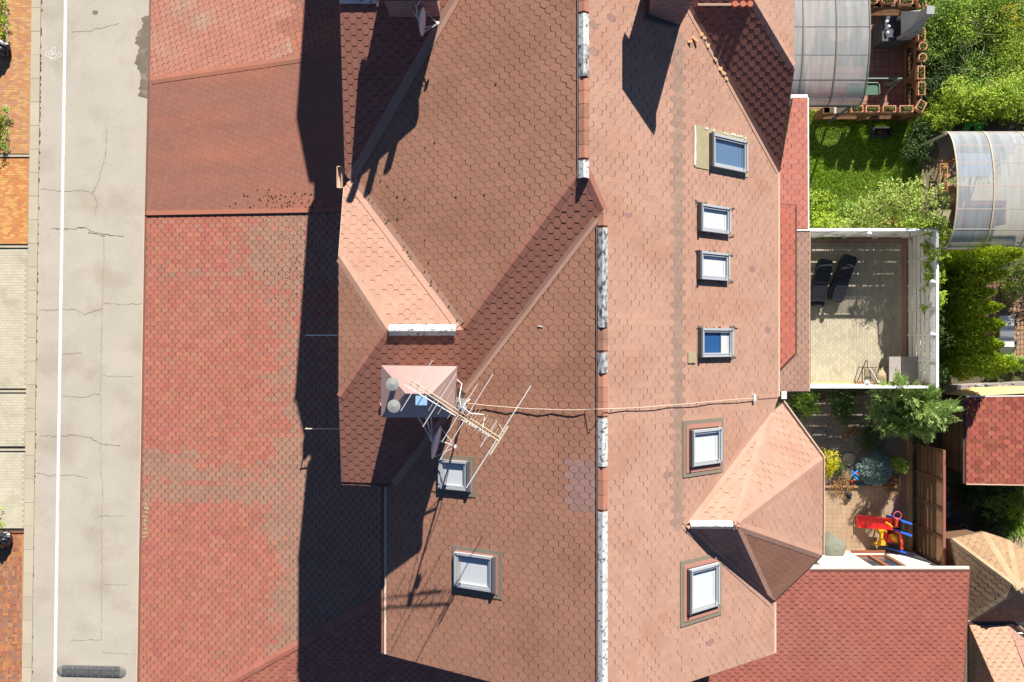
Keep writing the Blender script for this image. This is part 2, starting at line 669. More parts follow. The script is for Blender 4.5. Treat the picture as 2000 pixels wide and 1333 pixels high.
def strip(owner, a, b, pl_a, half, m, name, lift=0.018, pl_b=None, thick=0.015):
    """flat band along a line from a to b lying on one plane, or folded over two"""
    d = (b - a)
    d2 = Vector((d.x, d.y, 0)).normalized()
    s_ = Vector((-d2.y, d2.x, 0))
    mb = MB()
    for (pl, sg) in ((pl_a, 1), (pl_b or pl_a, -1)):
        q = []
        for p in (a, b):
            q.append(Vector((p.x, p.y, p.z + lift)))
        e0 = a + s_ * half * sg
        e1 = b + s_ * half * sg
        q += [pl.at(e1.x, e1.y, lift), pl.at(e0.x, e0.y, lift)]
        mb.prism([p - Vector((0, 0, thick)) for p in q], (0, 0, thick))
    return mb.build(name, m, owner)

def downs(pl):
    g = Vector((-pl.bx, -pl.by, 0))
    g.normalize()
    return Vector((g.x, g.y, pl.bx * g.x + pl.by * g.y)).normalized()

def side_of(pl, d):
    """unit direction lying on the plane pl, square to the plan direction d, pointing downhill"""
    d2 = Vector((d.x, d.y, 0)).normalized()
    s_ = Vector((-d2.y, d2.x, 0))
    z = pl.bx * s_.x + pl.by * s_.y
    if z > 0:
        s_ = -s_
        z = -z
    return Vector((s_.x, s_.y, z)).normalized()

def gutter(owner, pts, m, r=0.06, name='gutter'):
    mb = MB()
    for a, b in zip(pts[:-1], pts[1:]):
        a, b = Vector(a), Vector(b)
        mb.beam(a, b, 2 * r, r * 1.2)
    return mb.build(name, m, owner)
# ------------------------------------------------------------------ the planes of the big roof
ML, MR, MS = 0.43, 0.64, 0.33
foot = G(675, 350, 9.0)
UL = Plane(9.0 - ML * foot.x, ML, 0)              # left slope of the taller half
rp = UL.on(1141, 300)
RR = Plane(rp.z + MR * rp.x, -MR, 0)              # right slope, shared
hipA = UL.on(905, 645)
SS = Plane(hipA.z - MS * hipA.y, 0, MS)           # south face of the middle dormer
NN = Plane(hipA.z + MS * hipA.y, 0, -MS)          # north face of the middle dormer
rl = RR.on(1178, 600)
LL = Plane(rl.z - ML * rl.x, ML, 0)               # left slope of the lower half
xU = (RR.a - UL.a) / (ML + MR)
xL = (RR.a - LL.a) / (ML + MR)
def y_on_S(z):
    return (z - SS.a) / MS
T = Vector((xU, y_on_S(UL.z(xU, 0)), UL.z(xU, 0)))
VT = Vector((xL, y_on_S(LL.z(xL, 0)), LL.z(xL, 0)))
def cut_x(P, Q, y):
    """x where two planes meet at a given y"""
    return (Q.a + Q.by * y - P.a - P.by * y) / (P.bx - Q.bx)
vb = LL.on(752, 944)
VB = Vector((cut_x(LL, SS, vb.y), vb.y, SS.z(0, vb.y)))
V0y = NN.on(675, 352).y
V0 = Vector((cut_x(UL, NN, V0y), V0y, NN.z(0, V0y)))
up = UL.on(889, 0)
by2 = (up.z - V0.z) / (up.y - V0.y)
S2 = Plane(V0.z - by2 * V0.y, 0, by2)
y2 = up.y + 0.05
z2 = S2.z(0, y2)
N2 = Plane(z2 + by2 * y2, 0, -by2)
Vtop = Vector((cut_x(UL, S2, y2), y2, z2))
yN = y2 + 0.9
ridgeU = [Vector((xU, yN, UL.z(xU, 0))), T]
yS = -9.35
verge_l = LL.on(756, 1279)
verge_r = RR.on(1512, 1277)

house = thing('terraced_house', 'big terraced house with reddish brown hexagon shingle roof, dormers and skylights', 'house', (1.5, 1.0, 0.0))
RF = Roof(house)
MAINT = dict(t=0.015, cut=(0.012, 0.026))
oU = V0.copy()
RF.face([T, hipA, V0, Vtop, Vector((xU, y2, UL.z(xU, 0)))], 'main_shaded', o0=UL.at(V0.x, 0), **MAINT)
# lower left slope, with the odd grey patch near the ridge
def pick_ll(px, py):
    if 1106 < px < 1168 and 896 < py < 1001:
        return 'main_grey'
    return None
hole7 = LL.on(858, 962), LL.on(916, 898)
ll_w = LL.on(756, 950)
RF.face([VT, VB, Vector((verge_l.x, VB.y, LL.z(verge_l.x, 0))), verge_l, Vector((xL, verge_l.y - 0.25, LL.z(xL, 0)))], 'main_shaded', o0=LL.at(verge_l.x, 0), pick=pick_ll, **MAINT)
def pick_r(px, py):
    if 1314 < px < 1335 and 66 < py < 1034:
        return 'main_dark'
    if 1151 < px < 1166 and 40 < py < 190 and random.random() < 0.6:
        return 'main_dark'
    w = math.exp(-((px - 1380) / 38) ** 2 - ((py - 165) / 75) ** 2) + .8 * math.exp(-((px - 1385) / 45) ** 2 - ((py - 960) / 55) ** 2)
    if random.random() < 1.1 * w:
        return 'main_worn'
    if random.random() < 0.003:
        return 'main_grey'
    return None
rfoot = RR.on(1520, 336)
rtop = RR.on(1347, 22)
byR = (rtop.z - rfoot.z) / (rtop.y - rfoot.y)
RS = Plane(rfoot.z - byR * rfoot.y, 0, byR)
oR = RR.at(rfoot.x + 0.05, 0)
eave_x = rfoot.x
RTAB = dict(t=0.011, gap=0.995, cut=(0.004, 0.024), o0=oR, pick=pick_r)
rv = Vector((cut_x(RR, RS, yN), yN, RS.z(0, yN)))
RF.face([T, VT, Vector((eave_x, VT.y, RR.z(eave_x, 0))), rfoot, rv, Vector((xU, yN, RR.z(xU, 0)))], 'main', **RTAB)
RF.face([VT, Vector((xL, verge_l.y - 0.25, RR.z(xL, 0))), verge_r, Vector((verge_r.x, RR.on(1515, 800).y, RR.z(verge_r.x, 0))), Vector((eave_x, RR.on(1520, 775).y, RR.z(eave_x, 0))), Vector((eave_x, VT.y, RR.z(eave_x, 0)))], 'main', **RTAB)

# middle dormer
ridgeW = NN.on(757, 645)
ridgeW = Vector((ridgeW.x, hipA.y, hipA.z))
hN, hS = NN.on(662, 500), SS.on(662, 780)
hz = (hN.z + hS.z) / 2
oS = SS.at(0, VB.y)
RF.face([hipA, T, VT, VB], 'main_deep_shaded', o0=oS, **MAINT)
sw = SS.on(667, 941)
RF.face([ridgeW, hipA, VB, sw, hS], 'main_deep_shaded', o0=oS, **MAINT)
nw = NN.on(672, 366)
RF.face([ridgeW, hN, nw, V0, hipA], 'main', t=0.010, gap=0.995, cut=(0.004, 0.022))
WW = plane3(ridgeW, hN, hS)
RF.face([ridgeW, hN, hS], 'main_shaded', **MAINT)

# upper dormer: a gable just above the frame
g_pk, g_lo = S2.on(664, -2), S2.on(674, 340)
g_pk = Vector((g_pk.x, y2, z2))
RF.face([V0, Vtop, g_pk, g_lo], 'main_deep_shaded', **MAINT)
n_lo = Vector((g_lo.x, 2 * y2 - g_lo.y, g_lo.z))
vN = Vector((V0.x, 2 * y2 - V0.y, V0.z))
RF.face([g_pk, Vtop, vN, n_lo], 'main', tabs=False, deckmat=MT['main'])
# the row of houses carries on north of the frame
yF = 25.0
RF.face([Vector((xU, y2, UL.z(xU, 0))), Vtop, vN, Vector((V0.x, yF, V0.z)), Vector((xU, yF, UL.z(xU, 0)))], 'main', tabs=False, deckmat=MT['main'])
RF.face([Vector((xU, yN, RR.z(xU, 0))), rv, Vector((eave_x, yN + 3.2, RR.z(eave_x, 0))), Vector((eave_x, yF, RR.z(eave_x, 0))), Vector((xU, yF, RR.z(xU, 0)))], 'main', tabs=False, deckmat=MT['main'])
y3 = y2 + 9.9
p3 = Vector((g_pk.x, y3, z2))
q3 = Vector((Vtop.x, y3, z2))
for sg in (-1, 1):
    e = y3 + sg * (y2 - g_lo.y)
    RF.face([p3, q3, Vector((V0.x, y3 + sg * (y2 - V0.y), V0.z)), Vector((g_lo.x, e, g_lo.z))], 'main', tabs=False, deckmat=MT['main'])

# upper right dormer
hb, ht = RS.on(1551, 134), RS.on(1467, -8)
RF.face([rfoot, hb, ht, Vector((ht.x, yN, RS.z(0, yN))), rv] if ht.y < yN - 0.05 else [rfoot, hb, ht, rv], 'main_deep_shaded', **MAINT)
bxe = (hb.z - ht.z) / (hb.x - ht.x)
RE = Plane(hb.z - bxe * hb.x, bxe, 0)
yE = ht.y + 1.0
RF.face([ht, hb, Vector((hb.x, yE, hb.z)), Vector((ht.x, yE, ht.z))], 'main', gap=0.994, t=0.010, cut=(0.008, 0.022))

# the bay on the right: five faces round a peak
rf = RR.on(1338, 1026)
pk = G(1436, 1023, rf.z)
pk.y = rf.y
eN = RR.on(1528, 789)
ze = eN.z
e0 = RR.on(1505, 807)
BN = plane3(rf, pk, e0)
e1 = G(1607, 896, ze - 0.02)
e2 = G(1606, 1085, ze - 0.02)
e3 = RR.on(1507, 1179)
BAY = dict(t=0.010, gap=0.994, cut=(0.004, 0.022))
NE = plane3(pk, e0, e1)
eN = NE.on(1528, 789)
RF.face([rf, pk, e0], 'main', **BAY)
RF.face([pk, e0, eN, e1], 'main', **BAY)
RF.face([pk, e1, e2], 'main', **BAY)
RF.face([pk, e2, e3], 'main_shaded', **BAY)
RF.face([rf, pk, e3], 'main', **BAY)
BP = [plane3(pk, e0, e1), plane3(pk, e1, e2), plane3(pk, e2, e3), plane3(rf, pk, e3)]

# the lower strips under the right eave
A1 = G(1549, 190, 6.95)
CA = Plane(6.95 + 0.12 * A1.x, -0.12, 0)
LOW = dict(t=0.010, cut=(0.014, 0.028), slot=SLOT)
RF.face([CA.on(p, q) for p, q in ((1549, 191), (1577, 191), (1578, 447), (1556, 447))], 'canopy_salmon', **LOW)
RF.face([CA.on(p, q) for p, q in ((1549, 191), (1556, 447), (1556, 449), (1524, 402), (1523, 336))][:2] + [CA.on(1524, 447), CA.on(1523, 336)], 'canopy_salmon', **LOW)
CB = Plane(CA.a + 0.14, -0.12, 0)
RF.face([CB.on(p, q) for p, q in ((1523, 399), (1553, 402), (1553, 690), (1522, 722))], 'canopy_red', **LOW)

RF.finish(300)

# ------------------------------------------------------------------ hip and valley bands, ridge covers
def both(a, b, P, Q):
    return side_of(P, b - a), side_of(Q, b - a)
def caprun(a, b, P, Q, w, m, **k):
    d = Vector((b.x - a.x, b.y - a.y, 0)).normalized()
    s_ = Vector((-d.y, d.x, 0))
    # which plane is lower on the left side decides the order
    q = (a + b) / 2 + s_ * 0.3
    if P.z(q.x, q.y) > Q.z(q.x, q.y):
        P, Q = Q, P
    def dirn(P_, s2):
        v = Vector((s2.x, s2.y, P_.bx * s2.x + P_.by * s2.y))
        return v.normalized()
    cap_run(house, a, b, dirn(P, s_), dirn(Q, -s_), w, m, **k)

def ridge_at(P, px0, py, x):
    y = (666.5 - py) / F * (H - P.z(x, 0))
    return Vector((x, y, P.z(x, 0)))
ru = lambda py: ridge_at(UL, 0, py, xU)
rlw = lambda py: ridge_at(LL, 0, py, xL)
dL = side_of(UL, Vector((0, 1, 0)))
dR = side_of(RR, Vector((0, 1, 0)))
for (a, b, m, wob) in ((28, 88, FLASH, .004), (88, 150, FLASH_DIRTY, .006), (314, 348, FLASH, .004)):
    ridge_sheet(house, ru(b), ru(a), dL, dR, 0.15, m, wob=wob)
for (a, b) in ((-40, 28), (150, 314)):
    caprun(ru(b), ru(a), UL, RR, 0.15, CAPM, step=0.32, t=0.03)
dL2 = dL
for (a, b, m, wob) in ((446, 640, FLASH_DIRTY, .005), (690, 729, FLASH_DIRTY, .006), (818, 911, FLASH, .004), (1001, 1350, FLASH, .003)):
    ridge_sheet(house, rlw(b), rlw(a), dL, dR, 0.145, m, wob=wob)
for (a, b) in ((432, 446), (640, 690), (729, 818), (911, 1001)):
    caprun(rlw(b), rlw(a), LL, RR, 0.15, CAPM, step=0.32, t=0.03)
mb = MB()
for (P, f, a, b, x) in ((UL, ru, -40, 348, xU), (LL, rlw, 440, 1350, xL)):
    p, q = f(a), f(b)
    off = Vector((-0.165, 0, -0.165 * ML + 0.03))
    mb.beam(p + off, q + off, 0.018, 0.03)
mb.build('ridge_edge_strip', FRAME_DK, house)

# dormer ridge covers
d = Vector((1, 0, 0))
ridge_sheet(house, Vector((ridgeW.x + 0.04, hipA.y, hipA.z)), Vector((hipA.x - 0.2, hipA.y, hipA.z)), side_of(NN, d), side_of(SS, d), 0.16, FLASH, t=0.06)
ridge_sheet(house, Vector((g_pk.x, y2, z2)), Vector((g_pk.x + 1.05, y2, z2)), side_of(N2, d), side_of(S2, d), 0.16, FLASH, t=0.06)
ridge_sheet(house, Vector((rf.x + 0.14, rf.y, rf.z)), Vector((pk.x - 0.08, pk.y, pk.z)), side_of(BN, d), side_of(BP[3], d), 0.14, FLASH, t=0.05)
caprun(hN, ridgeW, NN, WW, 0.15, HIPM)
caprun(hS, ridgeW, SS, WW, 0.14, MT['main_deep_shaded'])
caprun(hipA, T, UL, SS, 0.15, MT['main_deep_shaded'])
caprun(T, VT, RR, SS, 0.14, MT['main_deep_shaded'])
for (a, P, Q) in ((e0, BN, BP[0]), (e1, BP[0], BP[1]), (e2, BP[1], BP[2]), (e3, BP[2], BP[3])):
    caprun(a, pk, P, Q, 0.14, HIPM)
caprun(hb, ht, RS, RE, 0.15, HIPM)
def valley(a, b, P, Q, half, m):
    """band folded into a valley; each half lies on the plane on its own side"""
    d = b - a
    d2 = Vector((d.x, d.y, 0)).normalized()
    s_ = Vector((-d2.y, d2.x, 0))
    q = (a + b) / 2 + s_ * 0.3
    if P.z(q.x, q.y) < Q.z(q.x, q.y):
        P, Q = Q, P
    strip(house, a, b, P, half, m, 'valley_strip', lift=0.026, pl_b=Q)
VALM = mat('valley_band', (0.40, 0.228, 0.166), rough=0.92, var=0.10, scale=1.2, grain=0.2, gscale=42, stain=(0.24, 0.15, 0.10), sscale=1.2, samt=0.5)
valley(V0, hipA - (hipA - V0) * 0.03, UL, NN, 0.16, VALM)
valley(VB, VT - (VT - VB) * 0.03, LL, SS, 0.10, VALM)
valley(V0, Vtop, UL, S2, 0.14, VALM)
valley(rfoot, rv, RR, RS, 0.10, VALM)
valley(e0, rf, RR, BN, 0.12, VALM)
valley(e3, rf, RR, BP[3], 0.12, VALM)

# eaves, rakes and gutters
def eave(pts, m, dz=-0.06, r=0.045, name='gutter'):
    gutter(house, [Vector((p[0], p[1], p[2] + dz)) for p in pts], m, r, name)
eave([verge_l + Vector((-0.05, 0, 0)), Vector((verge_l.x - 0.05, VB.y + 0.05, verge_l.z))], GUTTER_LT)
eave([verge_l + Vector((-0.14, 0, -0.05)), Vector((verge_l.x - 0.14, VB.y, verge_l.z - 0.05))], GUTTER)
eave([VB + Vector((0, -0.05, 0)), sw + Vector((0, -0.05, 0))], GUTTER, name='gutter')
eave([hN, hS], GUTTER_LT, r=0.03)
eave([hN, nw], GUTTER_LT, r=0.03, name='rake_trim')
eave([hS, sw], GUTTER_LT, r=0.03, name='rake_trim')
eave([g_pk, g_lo], GUTTER_LT, r=0.03, name='rake_trim')
eave([g_pk, n_lo], GUTTER_LT, r=0.03, name='rake_trim')
eave([verge_l, Vector((xL, verge_l.y - 0.27, LL.z(xL, 0)))], GUTTER_LT, r=0.03, name='rake_trim')
eave([verge_r, Vector((xL, verge_l.y - 0.27, LL.z(xL, 0)))], GUTTER_LT, r=0.03, name='rake_trim')
eave([Vector((eave_x + 0.04, RR.on(1520, 775).y, RR.z(eave_x, 0))), Vector((eave_x + 0.04, rfoot.y, rfoot.z))], GUTTER_LT, r=0.03)
eave([verge_r + Vector((0.05, 0, 0)), Vector((verge_r.x + 0.05, e3.y, verge_r.z))], GUTTER_LT, r=0.035)
eave([rfoot, hb], BROWN_METAL, r=0.03, name='rake_trim')
eave([eN, e1, e2, e3], BROWN_METAL, dz=-0.10, r=0.07)
eave([eN + Vector((0.1, 0.08, 0)), e1 + Vector((0.09, 0.06, 0)), e2 + Vector((0.09, -0.04, 0))], GUTTER_LT, dz=-0.10, r=0.02, name='gutter_lip')
c1, c2 = CA.on(1579, 190), CA.on(1580, 448)
eave([c1, c2], WHITE, r=0.03)
eave([CA.on(1546, 188), CA.on(1578, 188)], WHITE, r=0.06, name='end_flashing')
eave([CB.on(1555, 402), CB.on(1555, 692), CB.on(1523, 725)], BROWN_METAL, r=0.04)
eave([CB.on(1523, 398), CB.on(1555, 401)], BROWN_METAL, r=0.02, name='end_flashing')
mb = MB()
a = RR.on(1470, 776, 0.03)
mb.box(RR.on(1500, 775, 0.015), (0.95, 0.10, 0.03), Matrix.Rotation(math.atan(MR), 3, 'Y'))
mb.build('eave_step', VALM, house)
mb = MB()
mb.box(RR.on(1472, 777, 0.06), (0.08, 0.2, 0.1), Matrix.Rotation(math.atan(MR), 3, 'Y'))
mb.box(RR.on(1531, 772, -0.1), (0.16, 0.24, 0.04))
mb.build('eave_step_cap', WHITE, house)
mb = MB()
p = UL.on(669, 348)
mb.box(p + Vector((-0.08, 0.02, -0.12)), (0.14, 0.62, 0.02))
for sx in (-1, 1):
    mb.box(p + Vector((-0.08 + sx * 0.07, 0.02, -0.04)), (0.02, 0.62, 0.16))
for sy in (-1, 1):
    mb.box(p + Vector((-0.08, 0.02 + sy * 0.31, -0.04)), (0.12, 0.02, 0.16))
mb.build('rain_hopper', GUTTER_LT, house)
for py in (655, 838):
    mb = MB()
    a = G(597, py, 4.7)
    b = Vector((-4.4, a.y, 4.7))
    mb.tube([a, b], 0.022, 6)
    mb.tube([a + Vector((0, 0, 0.02)), a + Vector((-0.02, 0, -0.3))], 0.02, 6)
    mb.build('bracket_arm', BRASS if py > 700 else STEEL, house)

# walls
def wall_prof(pts, y0, y1):
    mb = MB()
    mb.prism([Vector((x, y0, z)) for x, z in pts], (0, y1 - y0, 0))
    return mb
mb = wall_prof([(-3.2, 0), (7.7, 0), (7.7, RR.z(7.7, 0) - .16), (xL, LL.z(xL, 0) - .16), (-3.2, LL.z(-3.2, 0) - .16)], -8.95, 24.5)
mb.bbox((-4.45, sw.y + 0.35, 0), (-3.21, V0.y - 0.2, sw.z - 0.25))
mb.bbox((-4.35, V0.y + 0.2, 0), (-3.21, 24.3, V0.z - 0.25))
mb.bbox((7.71, RS.on(1530, 250).y, 0), (8.35, yE, rfoot.z - .3))
mb.prism([Vector((7.6, eN.y - .4, 0)), Vector((7.6, e3.y + .4, 0)), Vector((e2.x - .45, e2.y + .15, 0)), Vector((e1.x - .45, e1.y - .15, 0))], (0, 0, ze - .25))
mb.build('wall', WHITEWALL, house)

# ------------------------------------------------------------------ skylights
BLIND = mat('white_blind', (0.53, 0.56, 0.57), rough=0.55, var=0.02, spec=0.5, coat=0.6)
GLASSB = mat('clear_pane', (0.10, 0.16, 0.25), rough=0.06, var=0.05, spec=0.8, coat=1.0)
BLUEB = mat('blue_blind', (0.018, 0.075, 0.20), rough=0.4, var=0.05, coat=0.5)
def skylight(P, x0, y0, x1, y1, pane, flash=None, blue=False, ridges=False, ghost=None):
    sg = 1 if P.bx > 0 else -1
    al = math.atan(abs(P.bx))
    a, b = P.on(x0, y0, 0.12), P.on(x1, y1, 0.12)
    c = (a + b) / 2
    L = abs(b.x - a.x) / math.cos(al)
    Wd = abs(a.y - b.y)
    es = Vector((math.cos(al), 0, P.bx * math.cos(al)))       # across the photo, along the slope
    n = Vector((-P.bx * math.cos(al), 0, math.cos(al)))
    ey = Vector((0, 1, 0))
    M = Matrix((es, ey, n)).transposed()
    pc = Vector((c.x, c.y, P.z(c.x, c.y)))
    pl = lambda u, v, h: pc + es * u + ey * v + n * h
    mb = MB()
    fw = 0.065
    upslope = sg
    for v in (-1, 1):
        mb.box(pl(0, v * (Wd / 2 - fw / 2), 0.065), (L, fw, 0.13), M)
    mb.box(pl(-L / 2 + fw / 2, 0, 0.065), (fw, Wd - 2 * fw, 0.128), M)
    mb.box(pl(L / 2 - fw / 2, 0, 0.065), (fw, Wd - 2 * fw, 0.128), M)
    sk = mb.build('skylight', FRAME, house)
    # raised inner sash, dark joint, hood on the upslope side
    mb = MB()
    iw = 0.042
    l2, w2 = L - 2 * fw - 0.02, Wd - 2 * fw - 0.02
    for v in (-1, 1):
        mb.box(pl(0, v * (w2 / 2 - iw / 2), 0.055), (l2, iw, 0.10), M)
        mb.box(pl(v * (l2 / 2 - iw / 2), 0, 0.055), (iw, w2 - 2 * iw, 0.098), M)
    mb.build('sash', FRAME, sk)
    mb = MB()
    mb.box(pl(upslope * (L / 2 + 0.035), 0, 0.10), (0.07, Wd + 0.02, 0.13), M)
    mb.build('hood', FRAME_DK, sk)
    mb = MB()
    mb.box(pl(-upslope * (L / 2 - 0.20), 0, 0.137), (0.012, Wd - 0.05, 0.01), M)
    for v in (-1, 1):
        mb.box(pl(-upslope * (L / 2 - 0.06), v * (Wd / 2 - 0.04), 0.138), (0.05, 0.025, 0.016), M)
    mb.build('joint', FRAME_DK, sk)
    mb = MB()
    if blue:
        mb.box(pl(-l2 * 0.16, 0, 0.03), (l2 * 0.62, w2 - 2 * iw, 0.02), M)
        mb.build('blind', BLUEB, sk)
        mb = MB()
        mb.box(pl(l2 * 0.31, 0, 0.03), (l2 * 0.30, w2 - 2 * iw, 0.02), M)
        mb.build('pane', BLIND, sk)
        mb = MB()
        mb.box(pl(l2 * 0.155, 0, 0.045), (0.03, w2 - 2 * iw, 0.03), M)
        mb.build('bar', FRAME_DK, sk)
    else:
        mb.box(pl(0, 0, 0.03), (l2 - 2 * iw, w2 - 2 * iw, 0.02), M)
        mb.build('pane', pane, sk)
    if ridges:
        mb = MB()
        for k in range(9):
            u = -l2 / 2 + iw + (l2 - 2 * iw) * (k + 0.7) / 9.4
            mb.box(pl(u, 0, 0.0405), (0.012, w2 - 2 * iw - 0.02, 0.003), M)
        mb.build('blind_fold', BLIND, sk, kind='stuff')
    if flash:
        f0, f1 = P.on(flash[0], flash[1], 0.03), P.on(flash[2], flash[3], 0.03)
        u0 = (min(f0.x, f1.x) - pc.x) / math.cos(al)
        u1 = (max(f0.x, f1.x) - pc.x) / math.cos(al)
        v0, v1 = min(f0.y, f1.y) - pc.y, max(f0.y, f1.y) - pc.y
        if flash[4] == 'red':
            g = 0.12
            mb = MB()
            ring = lambda a0, a1, b0, b1, w, h: [((a0 + a1) / 2, b1 - w / 2, a1 - a0, w), ((a0 + a1) / 2, b0 + w / 2, a1 - a0, w), (a0 + w / 2, (b0 + b1) / 2, w, b1 - b0 - 2 * w), (a1 - w / 2, (b0 + b1) / 2, w, b1 - b0 - 2 * w)]
            for (u, v, du, dv) in ring(u0, u1, v0, v1, g, 0):
                mb.box(pl(u, v, 0.026), (du, dv, 0.012), M)
            mb.build('flashing', GREY_FELT, sk)
            mb = MB()
            for (u, v, du, dv) in ring(u0 + g, u1 - g, v0 + g, v1 - g, 0.11, 0):
                mb.box(pl(u, v, 0.034), (du, dv, 0.024), M)
            mb.build('flashing', RED_METAL, sk)
        else:
            mb = MB()
            mb.box(pl((u0 + u1) / 2, (v0 + v1) / 2, 0.014), (u1 - u0, v1 - v0, 0.022), M)
            mb.build('felt_patch', FELT, sk)
            mb = MB()
            vv = v0 + 0.05
            while vv < v1 - 0.05:
                h = random.uniform(0.08, 0.2)
                mb.box(pl(u0 + random.uniform(0, .015), vv + h / 2, 0.028), (0.06 + random.uniform(-.015, .015), h, 0.03), M)
                vv += h
            uu = u0 + 0.3
            while uu < u1 - 0.05:
                h = random.uniform(0.04, 0.12)
                if random.random() < 0.6:
                    mb.box(pl(uu, v1 - 0.03 + random.uniform(-.02, .01), 0.028), (h, 0.05, 0.025), M)
                uu += h + random.uniform(0.02, 0.09)
            mb.build('foam_bead', PUTTY, sk, kind='stuff')
    else:
        # torn felt edges round the frame
        mb = MB()
        for k in range(16):
            v = random.choice((-1, 1))
            u = random.uniform(-L / 2, L / 2 + 0.08)
            s2 = random.uniform(0.02, 0.07)
            mb.box(pl(u, v * (Wd / 2 + random.uniform(0.02, 0.07)), 0.026), (s2 * 1.6, s2 * 0.7, 0.012), M @ Matrix.Rotation(random.uniform(-.6, .6), 3, 'Z'))
        for (u, v) in ((L / 2 + 0.12, 1), (L / 2 + 0.12, -1), (-L / 2 - 0.05, 1)):
            for k in range(3):
                mb.box(pl(u + random.uniform(-.05, .1), v * (Wd / 2 + random.uniform(-.02, .06)), 0.026), (random.uniform(.1, .24), 0.02, 0.012), M @ Matrix.Rotation(random.uniform(-.5, .5), 3, 'Z'))
        mb.build('torn_felt', GREY_FELT, sk, kind='stuff')
    return sk
skylight(RR, 1389, 260, 1457, 338, GLASSB, (1356, 243, 1461, 347, 'felt'))
skylight(RR, 1366, 397, 1424, 458, BLIND)
skylight(RR, 1365, 490, 1422, 549, BLIND)
s4 = skylight(RR, 1367, 641, 1429, 697, BLIND, blue=True)
mb = MB()
mb.box(RR.on(1364, 668, 0.02), (0.10, 0.72, 0.02), Matrix.Rotation(math.atan(MR), 3, 'Y'))
mb.box(RR.on(1351, 699, 0.03), (0.30, 0.30, 0.03), Matrix.Rotation(math.atan(MR), 3, 'Y'))
mb.build('spare_flashing', FELT, s4)
skylight(RR, 1349, 842, 1407, 904, BLIND, (1333, 823, 1412, 922, 'red'))
skylight(RR, 1345, 1115, 1402, 1183, BLIND, (1328, 1098, 1408, 1201, 'red'))
skylight(LL, 859, 898, 916, 960, BLIND, (853, 888, 930, 972, 'red'), ridges=True)
skylight(LL, 890, 1079, 965, 1158, BLIND, (884, 1065, 981, 1172, 'red'), ridges=True)

# ------------------------------------------------------------------ chimneys
def brick_body(ch, x0, x1, y0, y1, z0, z1, cl=0.24, ht=0.075):
    """courses of bricks round a core"""
    mb = MB()
    mb.bbox((x0 + .02, y0 + .02, z0), (x1 - .02, y1 - .02, z1))
    mb.build('brick_core', MORTAR, ch)
    mb = MB()
    k = 0
    z = z0
    while z < z1 - 0.01:
        zt = min(z + ht - 0.010, z1)
        for (ax, lo, hi) in (('x', x0, x1), ('y', y0, y1)):
            p = lo - (cl / 2 if k % 2 else 0)
            while p < hi:
                a, b = max(p, lo), min(p + cl - 0.012, hi)
                if b - a > 0.03:
                    q = random.uniform(0, 0.006)
                    if ax == 'x':
                        mb.bbox((a, y0 - q, z), (b, y0 + .03, zt))
                    else:
                        mb.bbox((x0 - q, a, z), (x0 + .03, b, zt))
                        mb.bbox((x1 - .03, a, z), (x1 + q, b, zt))
                p += cl
        z += ht
        k += 1
    mb.build('bricks', BRICKWALL, ch, kind='stuff')
CAPMETAL = mat('chimney_cap_metal', (0.33, 0.205, 0.18), rough=0.3, var=0.12, scale=2.5, metal=0.15, spec=0.6, coat=0.4)
CAPDARK = mat('chimney_slab', (0.05, 0.055, 0.075), rough=0.5, var=0.1)
POT = mat('terracotta_flue', (0.42, 0.12, 0.07), rough=0.8, var=0.12)
ZINC = mat('zinc_cowl', (0.36, 0.36, 0.33), rough=0.4, metal=0.3, var=0.08)

def chimney(base):
    o = bpy.data.objects.new('chimney', None)
    COL.objects.link(o)
    o.parent = house
    o.location = Vector(base) - origin_of(house)
    return o
# middle chimney with the hipped sheet-metal cap
zc = 11.85
q = [G(745, 714, zc), G(893, 716, zc), G(890, 815, zc), G(744, 816, zc)]
cx0, cx1 = (q[0].x + q[3].x) / 2, (q[1].x + q[2].x) / 2
cy0, cy1 = (q[2].y + q[3].y) / 2, (q[0].y + q[1].y) / 2
ch = chimney(((cx0 + cx1) / 2, (cy0 + cy1) / 2, 9.0))
brick_body(ch, cx0 + .16, cx1 - .16, cy0 + .14, cy1 - .14, 8.9, zc - 0.02)
r0, r1 = G(792, 769, zc + .42), G(842, 770, zc + .42)
mb = MB()
lo = [p - Vector((0, 0, .10)) for p in q]
mb.add(q + [r0, r1] + lo, [(1, 0, 4, 5), (2, 1, 5), (3, 2, 5, 4), (0, 3, 4), (0, 1, 7, 6), (1, 2, 8, 7), (2, 3, 9, 8), (3, 0, 6, 9), (6, 7, 8, 9)])
mb.build('chimney_cap', CAPMETAL, ch)
for (px, py) in ((766, 751), (769, 794)):
    p = G(px, py, zc + .62)
    mb = MB()
    mb.tube([p - Vector((0, 0, .55)), p - Vector((0, 0, .1))], 0.075, 12)
    mb.lathe([(0.05, -.12), (0.16, -.03), (0.16, -.015), (0.005, .012)], p, 18)
    fc = mb.build('flue_cowl', ZINC, ch)
mb = MB()
p = G(823, 783, zc + .40)
mb.box(p, (.28, .22, .05))
mb.build('cap_label', mat('pale_blue_plate', (0.25, 0.42, 0.60), rough=0.4), ch)
# mast stays below the cap
mb = MB()
b0 = SS.on(875, 752, 0.01)
mb.prism([SS.on(a_, b_, 0.02) for a_, b_ in ((893, 757), (916, 772), (924, 800), (893, 800))], (0, 0, 0.05))
mb.build('roof_saddle', mat('mossy_zinc', (0.10, 0.085, 0.055), rough=0.8, var=0.3, scale=6), ch)
